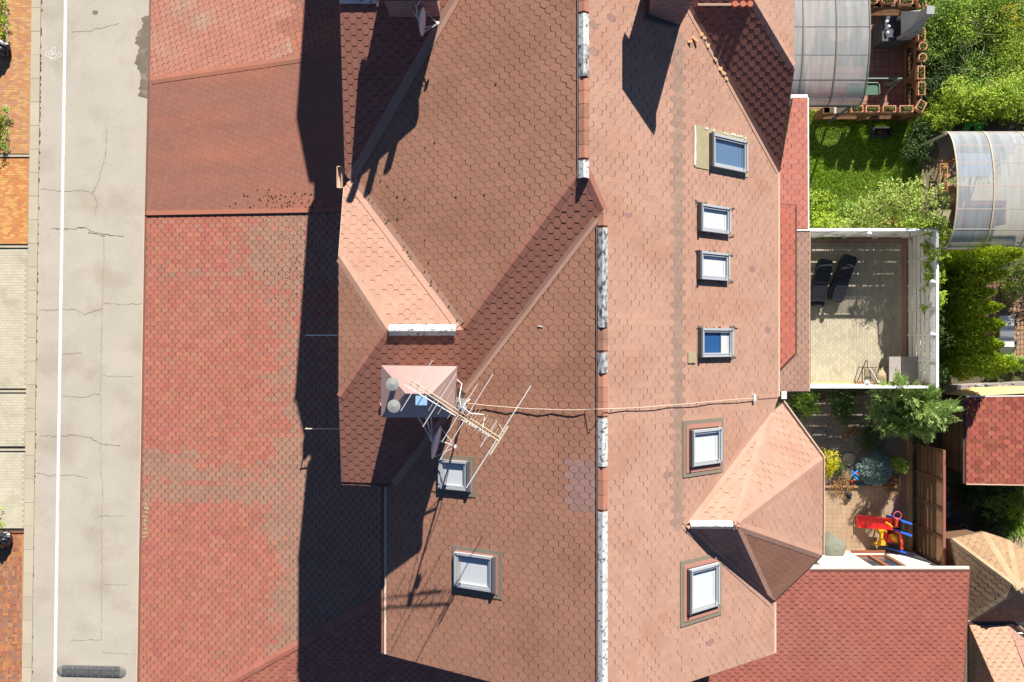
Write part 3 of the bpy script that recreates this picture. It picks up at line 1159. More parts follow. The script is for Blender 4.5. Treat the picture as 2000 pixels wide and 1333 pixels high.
# upper left chimney
zt = 11.8
ya = (666.5 - 33) / F * (H - S2.z(0, 8.9))
xa, xb = -240 / F * 18.55, -141 / F * 18.55
ch = chimney(((xa + xb) / 2, ya + .6, 9.5))
brick_body(ch, xa, xb, ya, ya + 1.3, 9.2, 11.45, cl=.18, ht=.06)
mb = MB()
mb.bbox((xa - .13, ya - .13, 11.45), (xb + .10, ya + 1.4, 11.58))
mb.build('chimney_cap', CAPDARK, ch)
for k in range(3):
    mb = MB()
    mb.tube([(xa + .25 + k * .45, ya + .6, 11.58), (xa + .25 + k * .45, ya + .6, 12.5 - .1 * k)], 0.11, 10)
    mb.build('flue_pot', POT, ch)
# right chimney, cut off by the frame
ch = chimney((4.15, 9.3, 9.5))
brick_body(ch, 3.66, 4.66, 8.74, 9.95, 9.0, 12.35, cl=.16, ht=.055)
mb = MB()
mb.bbox((3.54, 8.85, 12.35), (4.80, 10.1, 12.55))
mb.build('chimney_cap', CAPDARK, ch)
mb = MB()
mb.prism([RR.on(a_, b_, 0.03) for a_, b_ in ((1259, 38), (1316, 53), (1328, 53), (1328, 40), (1262, 28))], (0, 0, 0.03))
mb.build('roof_saddle', FRAME_DK, ch)
# pale chimney behind the upper right dormer
PALEBRICK = mat('pale_brick', (0.42, 0.27, 0.20), rough=0.9, var=0.15, isl=0.15)
yb = RS.on(1400, 13).y
x0_, x1_ = RS.on(1362, 13).x, RS.on(1469, 13).x
ch = chimney(((x0_ + x1_) / 2, yb + .5, RS.z(0, yb) - .3))
mb = MB()
mb.bbox((x0_, yb, RS.z(0, yb) - .4), (x1_, yb + .9, RS.z(0, yb) + .05))
mb.build('chimney_body', PALEBRICK, ch)
for px in (1434, 1449, 1463):
    p = RS.on(px, 11)
    mb = MB()
    mb.tube([p - Vector((0, 0, .1)), p + Vector((0, 0.0, .10))], 0.085, 10)
    mb.build('flue_pot', POT, ch)
mb = MB()
for k in range(14):
    t_ = random.random()
    px = 1347 + (1420 - 1347) * t_ + random.uniform(-1, 2)
    py = 22 + (155 - 22) * t_ + random.uniform(-3, 3)
    if py < 60:
        continue
    mb.box(RR.on(px - 1, py + 2, 0.03), (random.uniform(.05, .11), random.uniform(.05, .12), .05), Matrix.Rotation(random.random() * 3, 3, 'Z'))
mb.build('brick_rubble', mat('broken_brick', (0.62, 0.36, 0.20), rough=0.9, isl=0.15), house, kind='stuff')
for (px, py, l, r) in ((1357, 77, .24, -.75), (1347, 82, .11, 0.0), (747, 790, .13, 0.0)):
    mb = MB()
    P_ = RR if px > 1000 else SS
    mb.box(P_.on(px, py, 0.05), (l, .07, .05), Matrix.Rotation(r, 3, 'Z'))
    o = mb.build('loose_brick', mat('orange_brick', (0.62, 0.33, 0.17), rough=0.9))
    tag(o, {1357: 'long orange brick piece lying slantwise on the right roof slope', 1347: 'short orange brick stub lying on the right roof slope beside a longer piece', 747: 'small orange brick stub lying on the shingles left of the metal chimney cap'}[px], 'brick')
# ------------------------------------------------------------------ the low porch roofs along the street
PC = Plane(3.2 + 0.09 * 13.9, 0.09, 0)
pA, pB = PC.on(450, 1333), PC.on(750, 1165)
byd = (pB.z - pA.z) / (pB.y - pA.y)
PD = Plane(pB.z - byd * pB.y, 0, byd)
def hipx(y):
    return (PD.z(0, y) - PC.a) / PC.bx
porch = thing('porch_roof', 'long low porch of coral red hexagon shingles along the street, hipped at its lower end', 'porch', (-9.5, -4.0, 0))
RP = Roof(porch)
shingle_mats('porch_brown', (0.325, 0.178, 0.125), isl=0.07)
shingle_mats('porch_mix', (0.365, 0.160, 0.113), isl=0.08, hue=0.006)
def sm(x, a, b):
    t_ = min(1, max(0, (x - a) / (b - a)))
    return t_ * t_ * (3 - 2 * t_)
def pick_c(px, py):
    """weathering: browner towards the house wall, in one wash across the roof and under the step"""
    n = 12 * math.sin(py * 0.021) + 9 * math.sin(py * 0.045 + px * .01) + 6 * math.sin(py * 0.11 + 1)
    w = sm(px + n, 500, 565) * (.55 + .45 * sm(py, 600, 900))
    w = max(w, sm(px + .35 * py + 2 * n, 560, 700) * sm(640 - py, 0, 120) * .9)
    band = 932 + (px - 300) * 0.05 + .8 * n
    w = max(w, .95 * sm(58 - abs(py - band), 0, 40) * (1 - .5 * sm(12 - abs(py - band + 4), 0, 10)))
    w = max(w, .55 * sm(34 - abs(py - 505 - n - .1 * px), 0, 30))
    w += random.gauss(0, .20)
    return 'porch_brown' if w > .66 else ('porch_mix' if w > .36 else None)
yq = PC.on(500, 408).y
xw = -3.6
l0 = PC.on(287, 424)
l1y = -16.2
lx1 = PC.on(271, 1440).x
oC = PC.at(lx1, 0)
pq = Vector((xw, (PC.z(xw, 0) - PD.a) / PD.by, PC.z(xw, 0)))
hx1y = (PC.z(lx1, 0) - PD.a) / PD.by
PT = dict(slot=SLOT_PORCH, t=0.009, cut=(0.028, 0.044))
RP.face([Vector((l0.x, yq, PC.z(l0.x, 0))), Vector((lx1, hx1y, PC.z(lx1, 0))), pq, Vector((xw, yq, PC.z(xw, 0)))], 'porch_red', o0=oC, pick=pick_c, **PT)
RP.face([Vector((lx1, hx1y, PC.z(lx1, 0))), PD.at(3.6, hx1y), PD.at(3.6, pq.y), pq], 'porch_red', **PT)
RP.finish(300)
hp0, hp1 = Vector((lx1, hx1y, PC.z(lx1, 0))), pq
HIPRED = mat('hip_cap_red', (0.39, 0.14, 0.098), rough=0.9, var=0.1, isl=0.06, grain=0.2, gscale=40)
d_ = (hp1 - hp0)
d2 = Vector((d_.x, d_.y, 0)).normalized()
s_ = Vector((-d2.y, d2.x, 0))
nl = Vector((s_.x, s_.y, PC.bx * s_.x)).normalized()
nr = Vector((-s_.x, -s_.y, -PD.by * s_.y)).normalized()
cap_run(porch, hp0, hp1, nl, nr, 0.16, HIPRED, step=0.25, t=0.02, name='hip_cap')
gutter(porch, [Vector((l0.x - .05, yq, l0.z - .06)), Vector((lx1 - .05, hx1y, l0.z - .06))], GUTTER, 0.05)
gutter(porch, [Vector((l0.x - .13, yq, l0.z - .10)), Vector((lx1 - .13, hx1y, l0.z - .10))], GUTTER_LT, 0.03, 'fascia')
mb = MB()
mb.bbox((-13.2, -15.8, 0), (-3.6, 4.4, 2.9))
mb.build('wall', WHITEWALL, porch)
mb = MB()
for k in range(9):
    p = PC.on(279 + random.uniform(0, 6), 985 + k * 8)
    mb.box(p + Vector((0.05, 0, 0.014)), (random.uniform(.1, .2), random.uniform(.05, .12), .01), Matrix.Rotation(random.uniform(-.3, .3), 3, 'Z'))
mb.build('bare_patch', FELT, porch, kind='stuff')

porch2 = thing('porch_roof', 'worn brown-red neighbouring porch with a low crossways ridge, upper left, above the step', 'porch', (-9.5, 8.0, 0))
RP2 = Roof(porch2)
b1 = G(293, 156, 3.50)
b2 = PC.on(287, 420, 0.03)
b3 = PC.on(760, 420, 0.03)
PB = plane3(b1, b2, b3)
bR = PB.on(800, 84)
rl0, rl1 = PB.on(293, 158), bR
PAp = plane3(rl0, rl1, G(297, -60, 3.25))
ys = b2.y
bw = PB.on(800, 420)
RP2.face([rl0, b2, Vector((bw.x, b2.y, PB.z(bw.x, b2.y))), rl1], 'porch_worn', slot=MT['porch_worn'], t=0.007, cut=(0.004, 0.010))
def pick_a(px, py):
    if px > 560 + 15 * math.sin(py * .09) + random.uniform(-6, 6):
        return 'porch_worn'
    return None
RP2.face([rl0, rl1, PAp.on(800, -90), PAp.on(297, -90)], 'porch_pale', slot=SLOT_PORCH, t=0.009, cut=(0.022, 0.036), pick=pick_a)
RP2.finish(300)
d_ = rl1 - rl0
d2 = Vector((d_.x, d_.y, 0)).normalized()
s_ = Vector((-d2.y, d2.x, 0))
cap_run(porch2, rl0, rl1, Vector((s_.x, s_.y, PAp.bx * s_.x + PAp.by * s_.y)).normalized(), Vector((-s_.x, -s_.y, -(PB.bx * s_.x + PB.by * s_.y))).normalized(), 0.14, MT['porch_worn'], step=0.3, t=0.012, name='ridge_cap')
gutter(porch2, [b2 + Vector((0, -.02, -.05)), Vector((bw.x, b2.y - .02, PB.z(bw.x, b2.y) - .05))], GUTTER, 0.010, 'step_flashing')
mb = MB()
mb.beam(b2 + Vector((0, .06, .02)), Vector((bw.x, b2.y + .06, PB.z(bw.x, b2.y) + .02)), .16, .02)
mb.build('edge_roll', MT['porch_red'], porch2)
top = PAp.on(297, -90)
gutter(porch2, [b2 + Vector((-.05, 0, -.06)), rl0 + Vector((-.05, 0, -.06)), top + Vector((-.05, 0, -.06))], GUTTER, 0.05)
mb = MB()
mb.bbox((-13.2, 4.45, 0), (-3.6, 14.0, 2.85))
mb.build('wall', WHITEWALL, porch2)
# dead leaves and dirt lying on the low roofs
DEAD = mat('dead_leaf', (0.10, 0.075, 0.03), rough=0.9, isl=0.4)
def litter(n, f, owner, m, smin=.02, smax=.06):
    mb = MB()
    for k in range(n):
        p, P_ = f()
        s2 = random.uniform(smin, smax)
        mb.box(p, (s2, s2 * random.uniform(.5, 1), .012), Matrix.Rotation(random.random() * 3, 3, 'Z'))
    return mb.build('leaf_litter', m, owner, kind='stuff')
def f1():
    return PB.on(random.gauss(560, 60), min(416, random.gauss(393, 12)), .02), PB
litter(90, f1, porch2, DEAD)
def f2():
    return PC.on(random.gauss(590, 35), max(430, random.gauss(520, 40)), .02), PC
litter(110, f2, porch, DEAD, .015, .045)
def f3():
    t_ = random.random()
    return V0.lerp(hipA, t_) + Vector((random.gauss(.12, .06), random.gauss(.1, .05), .06)), UL
litter(70, f3, house, DEAD, .02, .06)
def f4():
    return UL.on(random.gauss(830, 70), random.gauss(340, 90), .03), UL
litter(30, f4, house, DEAD, .015, .05)
# ------------------------------------------------------------------ ground, street and forecourts
SOIL = mat('soil', (0.10, 0.085, 0.05), rough=0.95, var=0.2, scale=1.5, grain=0.3, gscale=25, stain=(0.06, 0.09, 0.02), sscale=0.5, samt=0.7)
ROAD = mat('road_surface', (0.43, 0.385, 0.32), rough=0.93, var=0.10, scale=0.7, grain=0.24, gscale=34, stain=(0.33, 0.285, 0.22), sscale=0.6, samt=0.6, bump=0.25, bscale=50)
KERB = mat('kerb_concrete', (0.44, 0.385, 0.285), rough=0.9, var=0.10, scale=1.2, isl=0.06, grain=0.1, gscale=40)
PAINT = mat('road_paint', (0.74, 0.73, 0.69), rough=0.7, var=0.10, scale=2.0, grain=0.22, gscale=25, stain=(0.50, 0.46, 0.39), sscale=2.5, samt=0.6, sthr=(0.56, 0.66))
WORNPAINT = mat('worn_road_paint', (0.68, 0.655, 0.60), rough=0.8, var=0.12, grain=0.2, gscale=30)
CRACK = mat('crack', (0.17, 0.145, 0.11), rough=0.95)
mb = MB()
mb.add([(-150, -150, 0), (150, -150, 0), (150, 150, 0), (-150, 150, 0)], [(0, 1, 2, 3)])
structure(mb, 'ground', SOIL)
def edge(px0, px1, py):
    return px0 + (px1 - px0) * py / 1333.0
def sheet(name, pts, z, m, kind='structure', parent=None, t=None):
    mb = MB()
    if t:
        mb.prism([G(a, b, z) - Vector((0, 0, t)) for a, b in pts], (0, 0, t))
    else:
        mb.add([G(a, b, z) for a, b in pts], [tuple(range(len(pts)))[::-1]])
    if parent is not None:
        return mb.build(name, m, parent)
    return structure(mb, name, m)
YA, YB = -400, 1750
road = sheet('road', [(edge(80, 62, YA), YA), (340, YA), (340, YB), (edge(80, 62, YB), YB)], 0.008, ROAD)
mb = MB()
for a, b in ((YA, 660), (660, YB)):
    w0, w1 = edge(131, 110, a), edge(131, 110, b)
    mb.add([G(w0 - 5.8, a, .012), G(w0, a, .012), G(w1, b, .012), G(w1 - 5.8, b, .012)], [(0, 3, 2, 1)])
mb.build('lane_line', PAINT, road)
# bicycle symbol, worn
mb = MB()
c = G(104, 107, .0125)
def ring(cx, cy, r, w, a0=0, a1=2 * math.pi, n=18):
    for i in range(n):
        t0, t1 = a0 + (a1 - a0) * i / n, a0 + (a1 - a0) * (i + .86) / n
        mb.add([c + Vector((cx + q * math.cos(t), cy + q * math.sin(t), 0)) for q, t in ((r, t0), (r + w, t0), (r + w, t1), (r, t1))], [(0, 1, 2, 3)])
def seg(x0, y0, x1, y1, w=.035):
    d = Vector((x1 - x0, y1 - y0, 0)).normalized() * w / 2
    s2 = Vector((-d.y, d.x, 0))
    a, b = c + Vector((x0, y0, 0)), c + Vector((x1, y1, 0))
    mb.add([a - s2, b - s2, b + s2, a + s2], [(0, 1, 2, 3)])
ring(-.235, .01, .085, .03)
ring(.235, .01, .085, .03)
for s5 in ((-.22, 0, -.1, .1), (-.1, .1, .12, .09), (.12, .09, 0, -.04), (0, -.04, -.2, 0), (-.1, .1, 0, -.04), (.1, .1, .23, 0), (-.15, .15, -.04, .15), (.02, .17, .12, .14)):
    seg(*s5)
ring(0.04, .27, .03, .03)
seg(-.1, .2, .05, .25, .03)
seg(-.15, -.16, -.03, -.17, .04)
ring(.08, -.17, .035, .03, 0, 5.0, 10)
seg(-.17, -.11, -.05, -.12, .03)
mb.build('bicycle_marking', WORNPAINT, road)
# cracks: ragged thin strips
def crack(pts, w=0.02):
    P = []
    for (a, b) in zip(pts[:-1], pts[1:]):
        n = max(2, int(math.hypot(b[0] - a[0], b[1] - a[1]) / 4))
        for i in range(n):
            t_ = i / n
            P.append(G(a[0] + (b[0] - a[0]) * t_ + random.gauss(0, .9), a[1] + (b[1] - a[1]) * t_ + random.gauss(0, .9), .0118))
    P.append(G(pts[-1][0], pts[-1][1], .0118))
    mb = MB()
    for i in range(len(P) - 1):
        a, b = P[i], P[i + 1]
        d = (b - a).normalized()
        s2 = Vector((-d.y, d.x, 0)) * w * random.uniform(.12, .6)
        mb.add([a - s2, b - s2, b + s2, a + s2], [(0, 1, 2, 3)])
    mb.build('crack', CRACK, road)
for pts, w in (([(140, 63), (175, 60), (200, 55), (232, 45)], .02), ([(80, 370), (122, 374), (165, 373), (182, 378)], .018),
               ([(208, 255), (206, 300), (195, 345), (183, 377), (190, 400), (186, 420)], .022), ([(98, 447), (135, 448), (165, 444), (178, 452), (200, 458), (240, 461)], .04), ([(165, 444), (150, 446)], .05),
               ([(172, 454), (205, 462)], .035), ([(202, 462), (203, 520), (200, 600), (198, 680), (196, 760), (197, 850), (197, 930)], .014), ([(75, 607), (120, 606), (145, 604), (165, 614), (200, 604)], .022),
               ([(202, 593), (235, 595), (280, 594)], .018), ([(122, 693), (160, 690)], .02), ([(200, 735), (260, 736)], .013), ([(110, 774), (165, 777), (185, 770), (198, 770)], .02),
               ([(78, 853), (120, 852), (150, 850), (175, 856), (200, 868), (235, 870)], .026), ([(62, 924), (100, 929), (140, 928), (170, 934)], .022), ([(198, 925), (201, 970), (198, 1040), (199, 1120), (198, 1250)], .016),
               ([(185, 1014), (200, 1008), (240, 1009)], .016), ([(202, 1142), (248, 1143)], .014), ([(140, 1252), (175, 1251), (199, 1250)], .018), ([(200, 1275), (275, 1279)], .014), ([(112, 1156), (122, 1157)], .014)):
    crack(pts, w)
def stain(cpx, rad, m, n=26, z=.011, jit=.25, name='wet_stain'):
    mb = MB()
    pts = []
    for k in range(n):
        t_ = 2 * math.pi * k / n
        q = 1 + random.uniform(-jit, jit)
        pts.append(G(cpx[0] + rad[0] * math.cos(t_) * q, cpx[1] + rad[1] * math.sin(t_) * q, z))
    mb.add(pts, [tuple(range(n))])
    mb.build(name, m, road)
WET = mat('wet_patch', (0.17, 0.14, 0.10), rough=0.6, var=0.25, scale=2.5, grain=0.3, gscale=25, stain=(0.30, 0.25, 0.19), sscale=2.2, samt=0.7, sthr=(.55, .7))
mb = MB()
L_ = []
for k in range(34):
    py = 31 + k * 4.9
    x = 273 + 8 * math.sin(k * .55) * math.exp(-abs(k - 3) / 20) + random.uniform(-3, 3) - (6 if 8 < k < 20 else 0)
    L_.append((x if 0 < k < 33 else 285, py))
mb.add([G(a, b, .011) for a, b in L_] + [G(296, 193, .011), G(297, 31, .011)], [tuple(range(len(L_) + 2))])
mb.build('wet_stain', WET, road)
stain((186, 25), (6, 4), WET)
DUST = mat('gutter_dirt', (0.33, 0.27, 0.17), rough=0.95, var=0.2, scale=3, grain=0.3)
mb = MB()
for k in range(120):
    py = random.uniform(0, 300) if random.random() < .5 else random.uniform(300, 1333)
    x = edge(81, 62, py) + random.uniform(-.5, 1.5)
    p = G(x, py, .012)
    s2 = random.uniform(.015, .04)
    mb.box(p + Vector((0, 0, .01)), (s2, s2 * 2.5, .02), Matrix.Rotation(random.uniform(-.4, .4), 3, 'Z'))
mb.build('gutter_moss', mat('moss', (0.13, 0.11, 0.03), rough=0.95, isl=.4), road, kind='stuff')
# kerb stones
kerb_mb = MB()
kerb_mb.prism([G(edge(63, 44, YA), YA, 0.004), G(edge(79.5, 61.5, YA), YA, 0.004), G(edge(79.5, 61.5, YB), YB, 0.004), G(edge(63, 44, YB), YB, 0.004)], (0, 0, .045))
kerb = structure(kerb_mb, 'kerb', mat('kerb_joint', (0.20, 0.17, 0.11), rough=.95))
py = -30.0
while py < 1370:
    a, b = py, py + 45.4
    mb = MB()
    mb.prism([G(edge(63, 44, a) - .6, a, .05), G(edge(80, 62, a), a, .05), G(edge(80, 62, b), b, .05), G(edge(63, 44, b) - .6, b, .05)][::-1], (0, 0, random.uniform(.016, .026)))
    mb.build('kerb_stone', KERB, kerb)
    py += 46.0

def pavers(name, x0, x1, y0, y1, bl, bw, mats, z=0.03, gap=.008, along='x', bond=.5, parent=None, shape=None, jit=.0015, weave=False):
    """a field of laid blocks between world bounds; joints sunk, blocks a little uneven"""
    vs, fs, mi = [], [], []
    def put(a, b, c_, d_):
        a, b, c_, d_ = max(a, x0), min(b, x1), max(c_, y0), min(d_, y1)
        if b - a < .02 or d_ - c_ < .02:
            return
        if shape and not shape((a + b) / 2, (c_ + d_) / 2):
            return
        zz = z + random.uniform(-jit, jit)
        k = len(vs)
        for (q, h) in ((0, z - .03), (0.002, zz)):
            vs.extend([(a + q, c_ + q, h), (b - q, c_ + q, h), (b - q, d_ - q, h), (a + q, d_ - q, h)])
        fs.extend([(k + 4, k + 5, k + 6, k + 7)] + [(k + i, k + (i + 1) % 4, k + 4 + (i + 1) % 4, k + 4 + i) for i in range(4)])
        m_ = random.choices(range(len(mats)), weights=[3] + [2] * (len(mats) - 1))[0]
        mi.extend([m_] * 5)
    if weave:
        # blocks in crossed pairs
        s_ = bl
        i = 0
        y = y0
        while y < y1:
            j = 0
            x = x0
            while x < x1:
                if (i + j) % 2:
                    put(x, x + s_ - gap, y, y + s_ / 2 - gap)
                    put(x, x + s_ - gap, y + s_ / 2, y + s_ - gap)
                else:
                    put(x, x + s_ / 2 - gap, y, y + s_ - gap)
                    put(x + s_ / 2, x + s_ - gap, y, y + s_ - gap)
                x += s_
                j += 1
            y += s_
            i += 1
    else:
        r = 0
        if along == 'x':
            y = y0
            while y < y1:
                x = x0 - (bl * bond if r % 2 else 0)
                while x < x1:
                    put(x, x + bl - gap, y, y + bw - gap)
                    x += bl
                y += bw
                r += 1
        else:
            x = x0
            while x < x1:
                y = y0 - (bl * bond if r % 2 else 0)
                while y < y1:
                    put(x, x + bw - gap, y, y + bl - gap)
                    y += bl
                x += bw
                r += 1
    return raw_mesh(name, vs, fs, mats, parent=parent, kind='stuff', midx=mi)
ORB = [mat('orange_block', (0.47, 0.225, 0.095), rough=.9, isl=.09, hue=.010, grain=.1), mat('yellow_block', (0.51, 0.295, 0.125), rough=.9, isl=.08, grain=.1), mat('brown_block', (0.42, 0.21, 0.12), rough=.9, isl=.10, grain=.1)]
ORB2 = [mat('orange_block', (0.50, 0.205, 0.072), rough=.9, isl=.08, hue=.010, grain=.1), mat('yellow_block', (0.56, 0.30, 0.10), rough=.9, isl=.12, grain=.1)]
GRB = [mat('cream_block', (0.50, 0.455, 0.345), rough=.9, isl=.06, grain=.12, stain=(.33, .29, .2), sscale=1.0, samt=.5)]
RDB = [mat('red_block', (0.30, 0.115, 0.062), rough=.9, isl=.22, hue=.015, grain=.1), mat('orange_red_block', (0.40, 0.17, 0.07), rough=.9, isl=.15, grain=.1), mat('grey_red_block', (0.25, 0.13, 0.10), rough=.9, isl=.15, grain=.1)]
JOINT = mat('sand_joint', (0.42, 0.22, 0.10), rough=.95)
JOINTG = mat('mossy_joint', (0.39, 0.35, 0.24), rough=.95)
XL = G(-140, 600).x
def court(name, pa, pb, m_joint, mats, bl, bw, **k):
    y0, y1 = G(0, pb).y, G(0, pa).y
    xa = min(G(edge(62, 43, pa), pa).x, G(edge(62, 43, pb), pb).x)
    mb = MB()
    mb.prism([Vector((XL, y0, .004)), G(edge(62.5, 43.5, pb), pb, .004), G(edge(62.5, 43.5, pa), pa, .004), Vector((XL, y1, .004))], (0, 0, .03))
    s_ = structure(mb, name, m_joint)
    xr = lambda y: G(edge(61.5, 42.5, 666.5 - y * F / H), 0).x
    pavers('paving_block', XL, xa + .4, y0 + .01, y1 - .01, bl, bw, mats, z=.0365, jit=.0008, parent=s_, shape=lambda x, y: x < xr(y) - .03, **k)
    return s_
court('forecourt', -60, 301, JOINT, ORB, .2, .1, gap=.007)
court('forecourt', 307, 477, JOINT, ORB2, .2, .1, gap=.005)
court('forecourt', 486, 759, JOINTG, GRB, .2, .115, gap=.009)
court('forecourt', 768, 872, JOINTG, GRB, .2, .115, gap=.009)
court('forecourt', 882, 1032, JOINTG, GRB, .2, .115, gap=.007)
court('forecourt', 1042, 1400, JOINT, RDB, .2, .1, weave=True)
EDGING = mat('edging_stone', (0.46, 0.40, 0.30), rough=.9, var=.1)
DARKSLOT = mat('dark_gap', (0.02, 0.018, 0.02), rough=.9)
for (py, m_, xe, label) in ((304, EDGING, 62, 0), (481, EDGING, 60, 0), (763, EDGING, 57, 0), (877, EDGING, 55, 0), (1037, mat('red_edging', (.22, .09, .06), rough=.9), 48, 0)):
    mb = MB()
    p0, p1 = G(-140, py), G(xe, py)
    mb.bbox((p0.x, p0.y - .075, .004), (p1.x, p1.y + .01, .075))
    eo = structure(mb, 'edging_strip', m_)
    mb = MB()
    mb.bbox((p0.x, p0.y + .015, .03), (p1.x + .02, p1.y + .055, .052))
    mb.build('joint_gap', DARKSLOT, eo)
# speed bump of black rubber
RUB = mat('black_rubber', (0.085, 0.087, 0.088), rough=.75, var=.2, scale=3, grain=.3, gscale=18)
RUBG = mat('worn_rubber', (0.17, 0.17, 0.15), rough=.8, var=.15, scale=4)
sb0, sb1 = G(111, 1310), G(247, 1313.5)
sb = thing('speed_bump', 'black rubber speed bump with rounded ends across the pale road beside the white line', 'speed bump', ((sb0 + sb1) / 2))
dd = (sb1 - sb0).normalized()
sd = Vector((-dd.y, dd.x, 0))
hw = .255
prof = [(-1, .0), (-.85, .03), (-.45, .055), (.45, .055), (.85, .03), (1, 0)]
Ltot = (sb1 - sb0).length
segs = [(.26, .82), (.82, 1.38), (1.38, 1.94), (1.94, 2.5), (2.5, Ltot - .26)]
for (a, b) in segs:
    mb = MB()
    vs = [sb0 + dd * t_ + sd * (s2 * hw) + Vector((0, 0, .008 + h)) for t_ in (a + .006, b - .006) for (s2, h) in prof]
    n = len(prof)
    mb.add(vs, [(i, i + 1, n + i + 1, n + i)[::-1] for i in range(n - 1)] + [tuple(range(n)), tuple(range(n, 2 * n))[::-1], (0, n, 2 * n - 1, n - 1)])
    md = mb.build('rubber_module', RUB, sb)
    mb = MB()
    for t_ in (a + .1, b - .1):
        for s2 in (-.62, .62):
            mb.lathe([(.018, 0), (.018, .006)], sb0 + dd * t_ + sd * (s2 * hw) + Vector((0, 0, .052)), 8)
    mb.build('bolt_cap', STEEL, md)
    mb = MB()
    mb.beam(sb0 + dd * (a + .2) + Vector((0, 0, .065)), sb0 + dd * (b - .2) + Vector((0, 0, .065)), .012, .006)
    mb.build('wear_mark', RUBG, md)
for (t_, sg) in ((.26, -1), (Ltot - .26, 1)):
    mb = MB()
    vs = []
    for r_, h in ((1, 0), (.85, .03), (.45, .052)):
        for k in range(9):
            an = -math.pi / 2 + math.pi * k / 8
            vs.append(sb0 + dd * (t_ + sg * .26 * r_ * math.cos(an)) + sd * (hw * r_ * math.sin(an)) + Vector((0, 0, .008 + h)))
    fs = [(i * 9 + k, i * 9 + k + 1, (i + 1) * 9 + k + 1, (i + 1) * 9 + k) for i in range(2) for k in range(8)] + [tuple(range(18, 27)), tuple(range(0, 9))]
    mb.add(vs, fs)
    mb.build('end_cap', RUBG, sb)
# the rubbish bags
BAG = mat('black_plastic', (0.012, 0.013, 0.016), rough=.22, spec=.6, var=.2)
def bag(px, py, r, label):
    c0 = G(px, py, 0)
    mb = MB()
    mb.smooth = False
    vs, fs = [], []
    n, k = 22, 12
    for i in range(k + 1):
        ph = math.pi * i / k
        for j in range(n):
            t_ = 2 * math.pi * j / n
            q = 1 + .10 * math.sin(3 * t_ + i) + .09 * math.sin(7 * t_ - 2 * i) + random.uniform(-.06, .06)
            vs.append(c0 + Vector((r * math.sin(ph) ** .8 * math.cos(t_) * q, r * math.sin(ph) ** .8 * math.sin(t_) * q, max(0.01, r * .85 * (1 - math.cos(ph)) * (1 + .05 * math.sin(5 * t_))))))
    for i in range(k):
        for j in range(n):
            fs.append((i * n + j, i * n + (j + 1) % n, (i + 1) * n + (j + 1) % n, (i + 1) * n + j))
    mb.add(vs, fs)
    o = mb.build('rubbish_bag', BAG, loc=c0)
    tag(o, label, 'rubbish bag', 'rubbish bags by the street')
    mb = MB()
    mb.tube([c0 + Vector((-.03, 0, r * 1.6)), c0 + Vector((-.02, .01, r * 1.78)), c0 + Vector((.03, .02, r * 1.9)), c0 + Vector((.1, .06, r * 1.95))], [.05, .03, .06, .09], 7)
    mb.build('knot', BAG, o)
bag(13, 100, .34, 'shiny black rubbish bag beside the hedge on the orange brick forecourt')
bag(16, 1050, .33, 'shiny black rubbish bag on the dark red block forecourt below the cream one')
# ------------------------------------------------------------------ low annex at the lower right, terrace canopy, shed, small roofs
annex = thing('rear_annex', 'low annex with coral red hexagon shingle roof and white wall, at the lower right', 'annex', (13, -12, 0))
RA = Roof(annex)
pn = G(1590, 1113, 3.3)
PX = Plane(3.3 - .10 * pn.y, 0, .10)
AT = dict(slot=mat('annex_slot', (.11, .05, .04), rough=.95), t=.011, cut=(.032, .048))
q0, q1 = PX.on(1480, 1114), PX.on(1893, 1114)
q1 = Vector((q1.x, q0.y, q0.z))
RA.face([q0, q1, PX.on(1876, 1420), PX.on(1200, 1420), PX.on(1200, 1300)], 'annex', **AT)
RA.finish(300)
ywall = -8.93
xw0, xw1 = 9.2, 16.95
win = (14.75, 17.0)
mb = MB()
zt = 2.95
WX0, WX1, WZ0, WZ1 = 14.3, 15.7, .3, 2.05
mb.bbox((xw0, ywall - .3, 0), (WX0, ywall, zt))
mb.bbox((WX1, ywall - .3, 0), (xw1, ywall, zt))
mb.bbox((WX0, ywall - .3, 0), (WX1, ywall, WZ0))
mb.bbox((WX0, ywall - .3, WZ1), (WX1, ywall, zt))
mb.bbox((xw0, -20, 0), (xw0 + .3, ywall - .31, zt - .2))
mb.bbox((xw1 - .3, -20, 0), (xw1, ywall - .31, zt - .2))
mb.build('wall', WHITEWALL, annex)
PLINTH = mat('beige_trim', (0.62, 0.50, 0.38), rough=.85, var=.06)
mb = MB()
for (a, b) in ((WX0 - .45, WX0 - .05), (WX1 + .05, WX1 + .45)):
    mb.bbox((a, ywall + .001, 0), (b, ywall + .03, zt))
mb.bbox((xw0, ywall + .004, 0), (WX0 - .46, ywall + .04, .3))
mb.bbox((WX1 + .46, ywall + .004, 0), (xw1, ywall + .04, .3))
mb.build('trim_band', PLINTH, annex)
WBROWN = mat('brown_window_frame', (0.24, 0.085, 0.045), rough=.5, var=.1)
mb = MB()
f = .10
mb.bbox((WX0, ywall - .14, WZ0), (WX0 + f, ywall - .05, WZ1))
mb.bbox((WX1 - f, ywall - .14, WZ0), (WX1, ywall - .05, WZ1))
mb.bbox((WX0 + f, ywall - .14, WZ0), (WX1 - f, ywall - .05, WZ0 + f))
mb.bbox((WX0 + f, ywall - .14, WZ1 - f), (WX1 - f, ywall - .05, WZ1))
mb.bbox(((WX0 + WX1) / 2 - .09, ywall - .139, WZ0 + f), ((WX0 + WX1) / 2 + .09, ywall - .04, WZ1 - f))
wd = mb.build('window', WBROWN, annex)
mb = MB()
mb.bbox((WX0 - .04, ywall - .05, WZ0 - .06), (WX1 + .04, ywall + .12, WZ0 - .01))
mb.build('sill', WBROWN, wd)
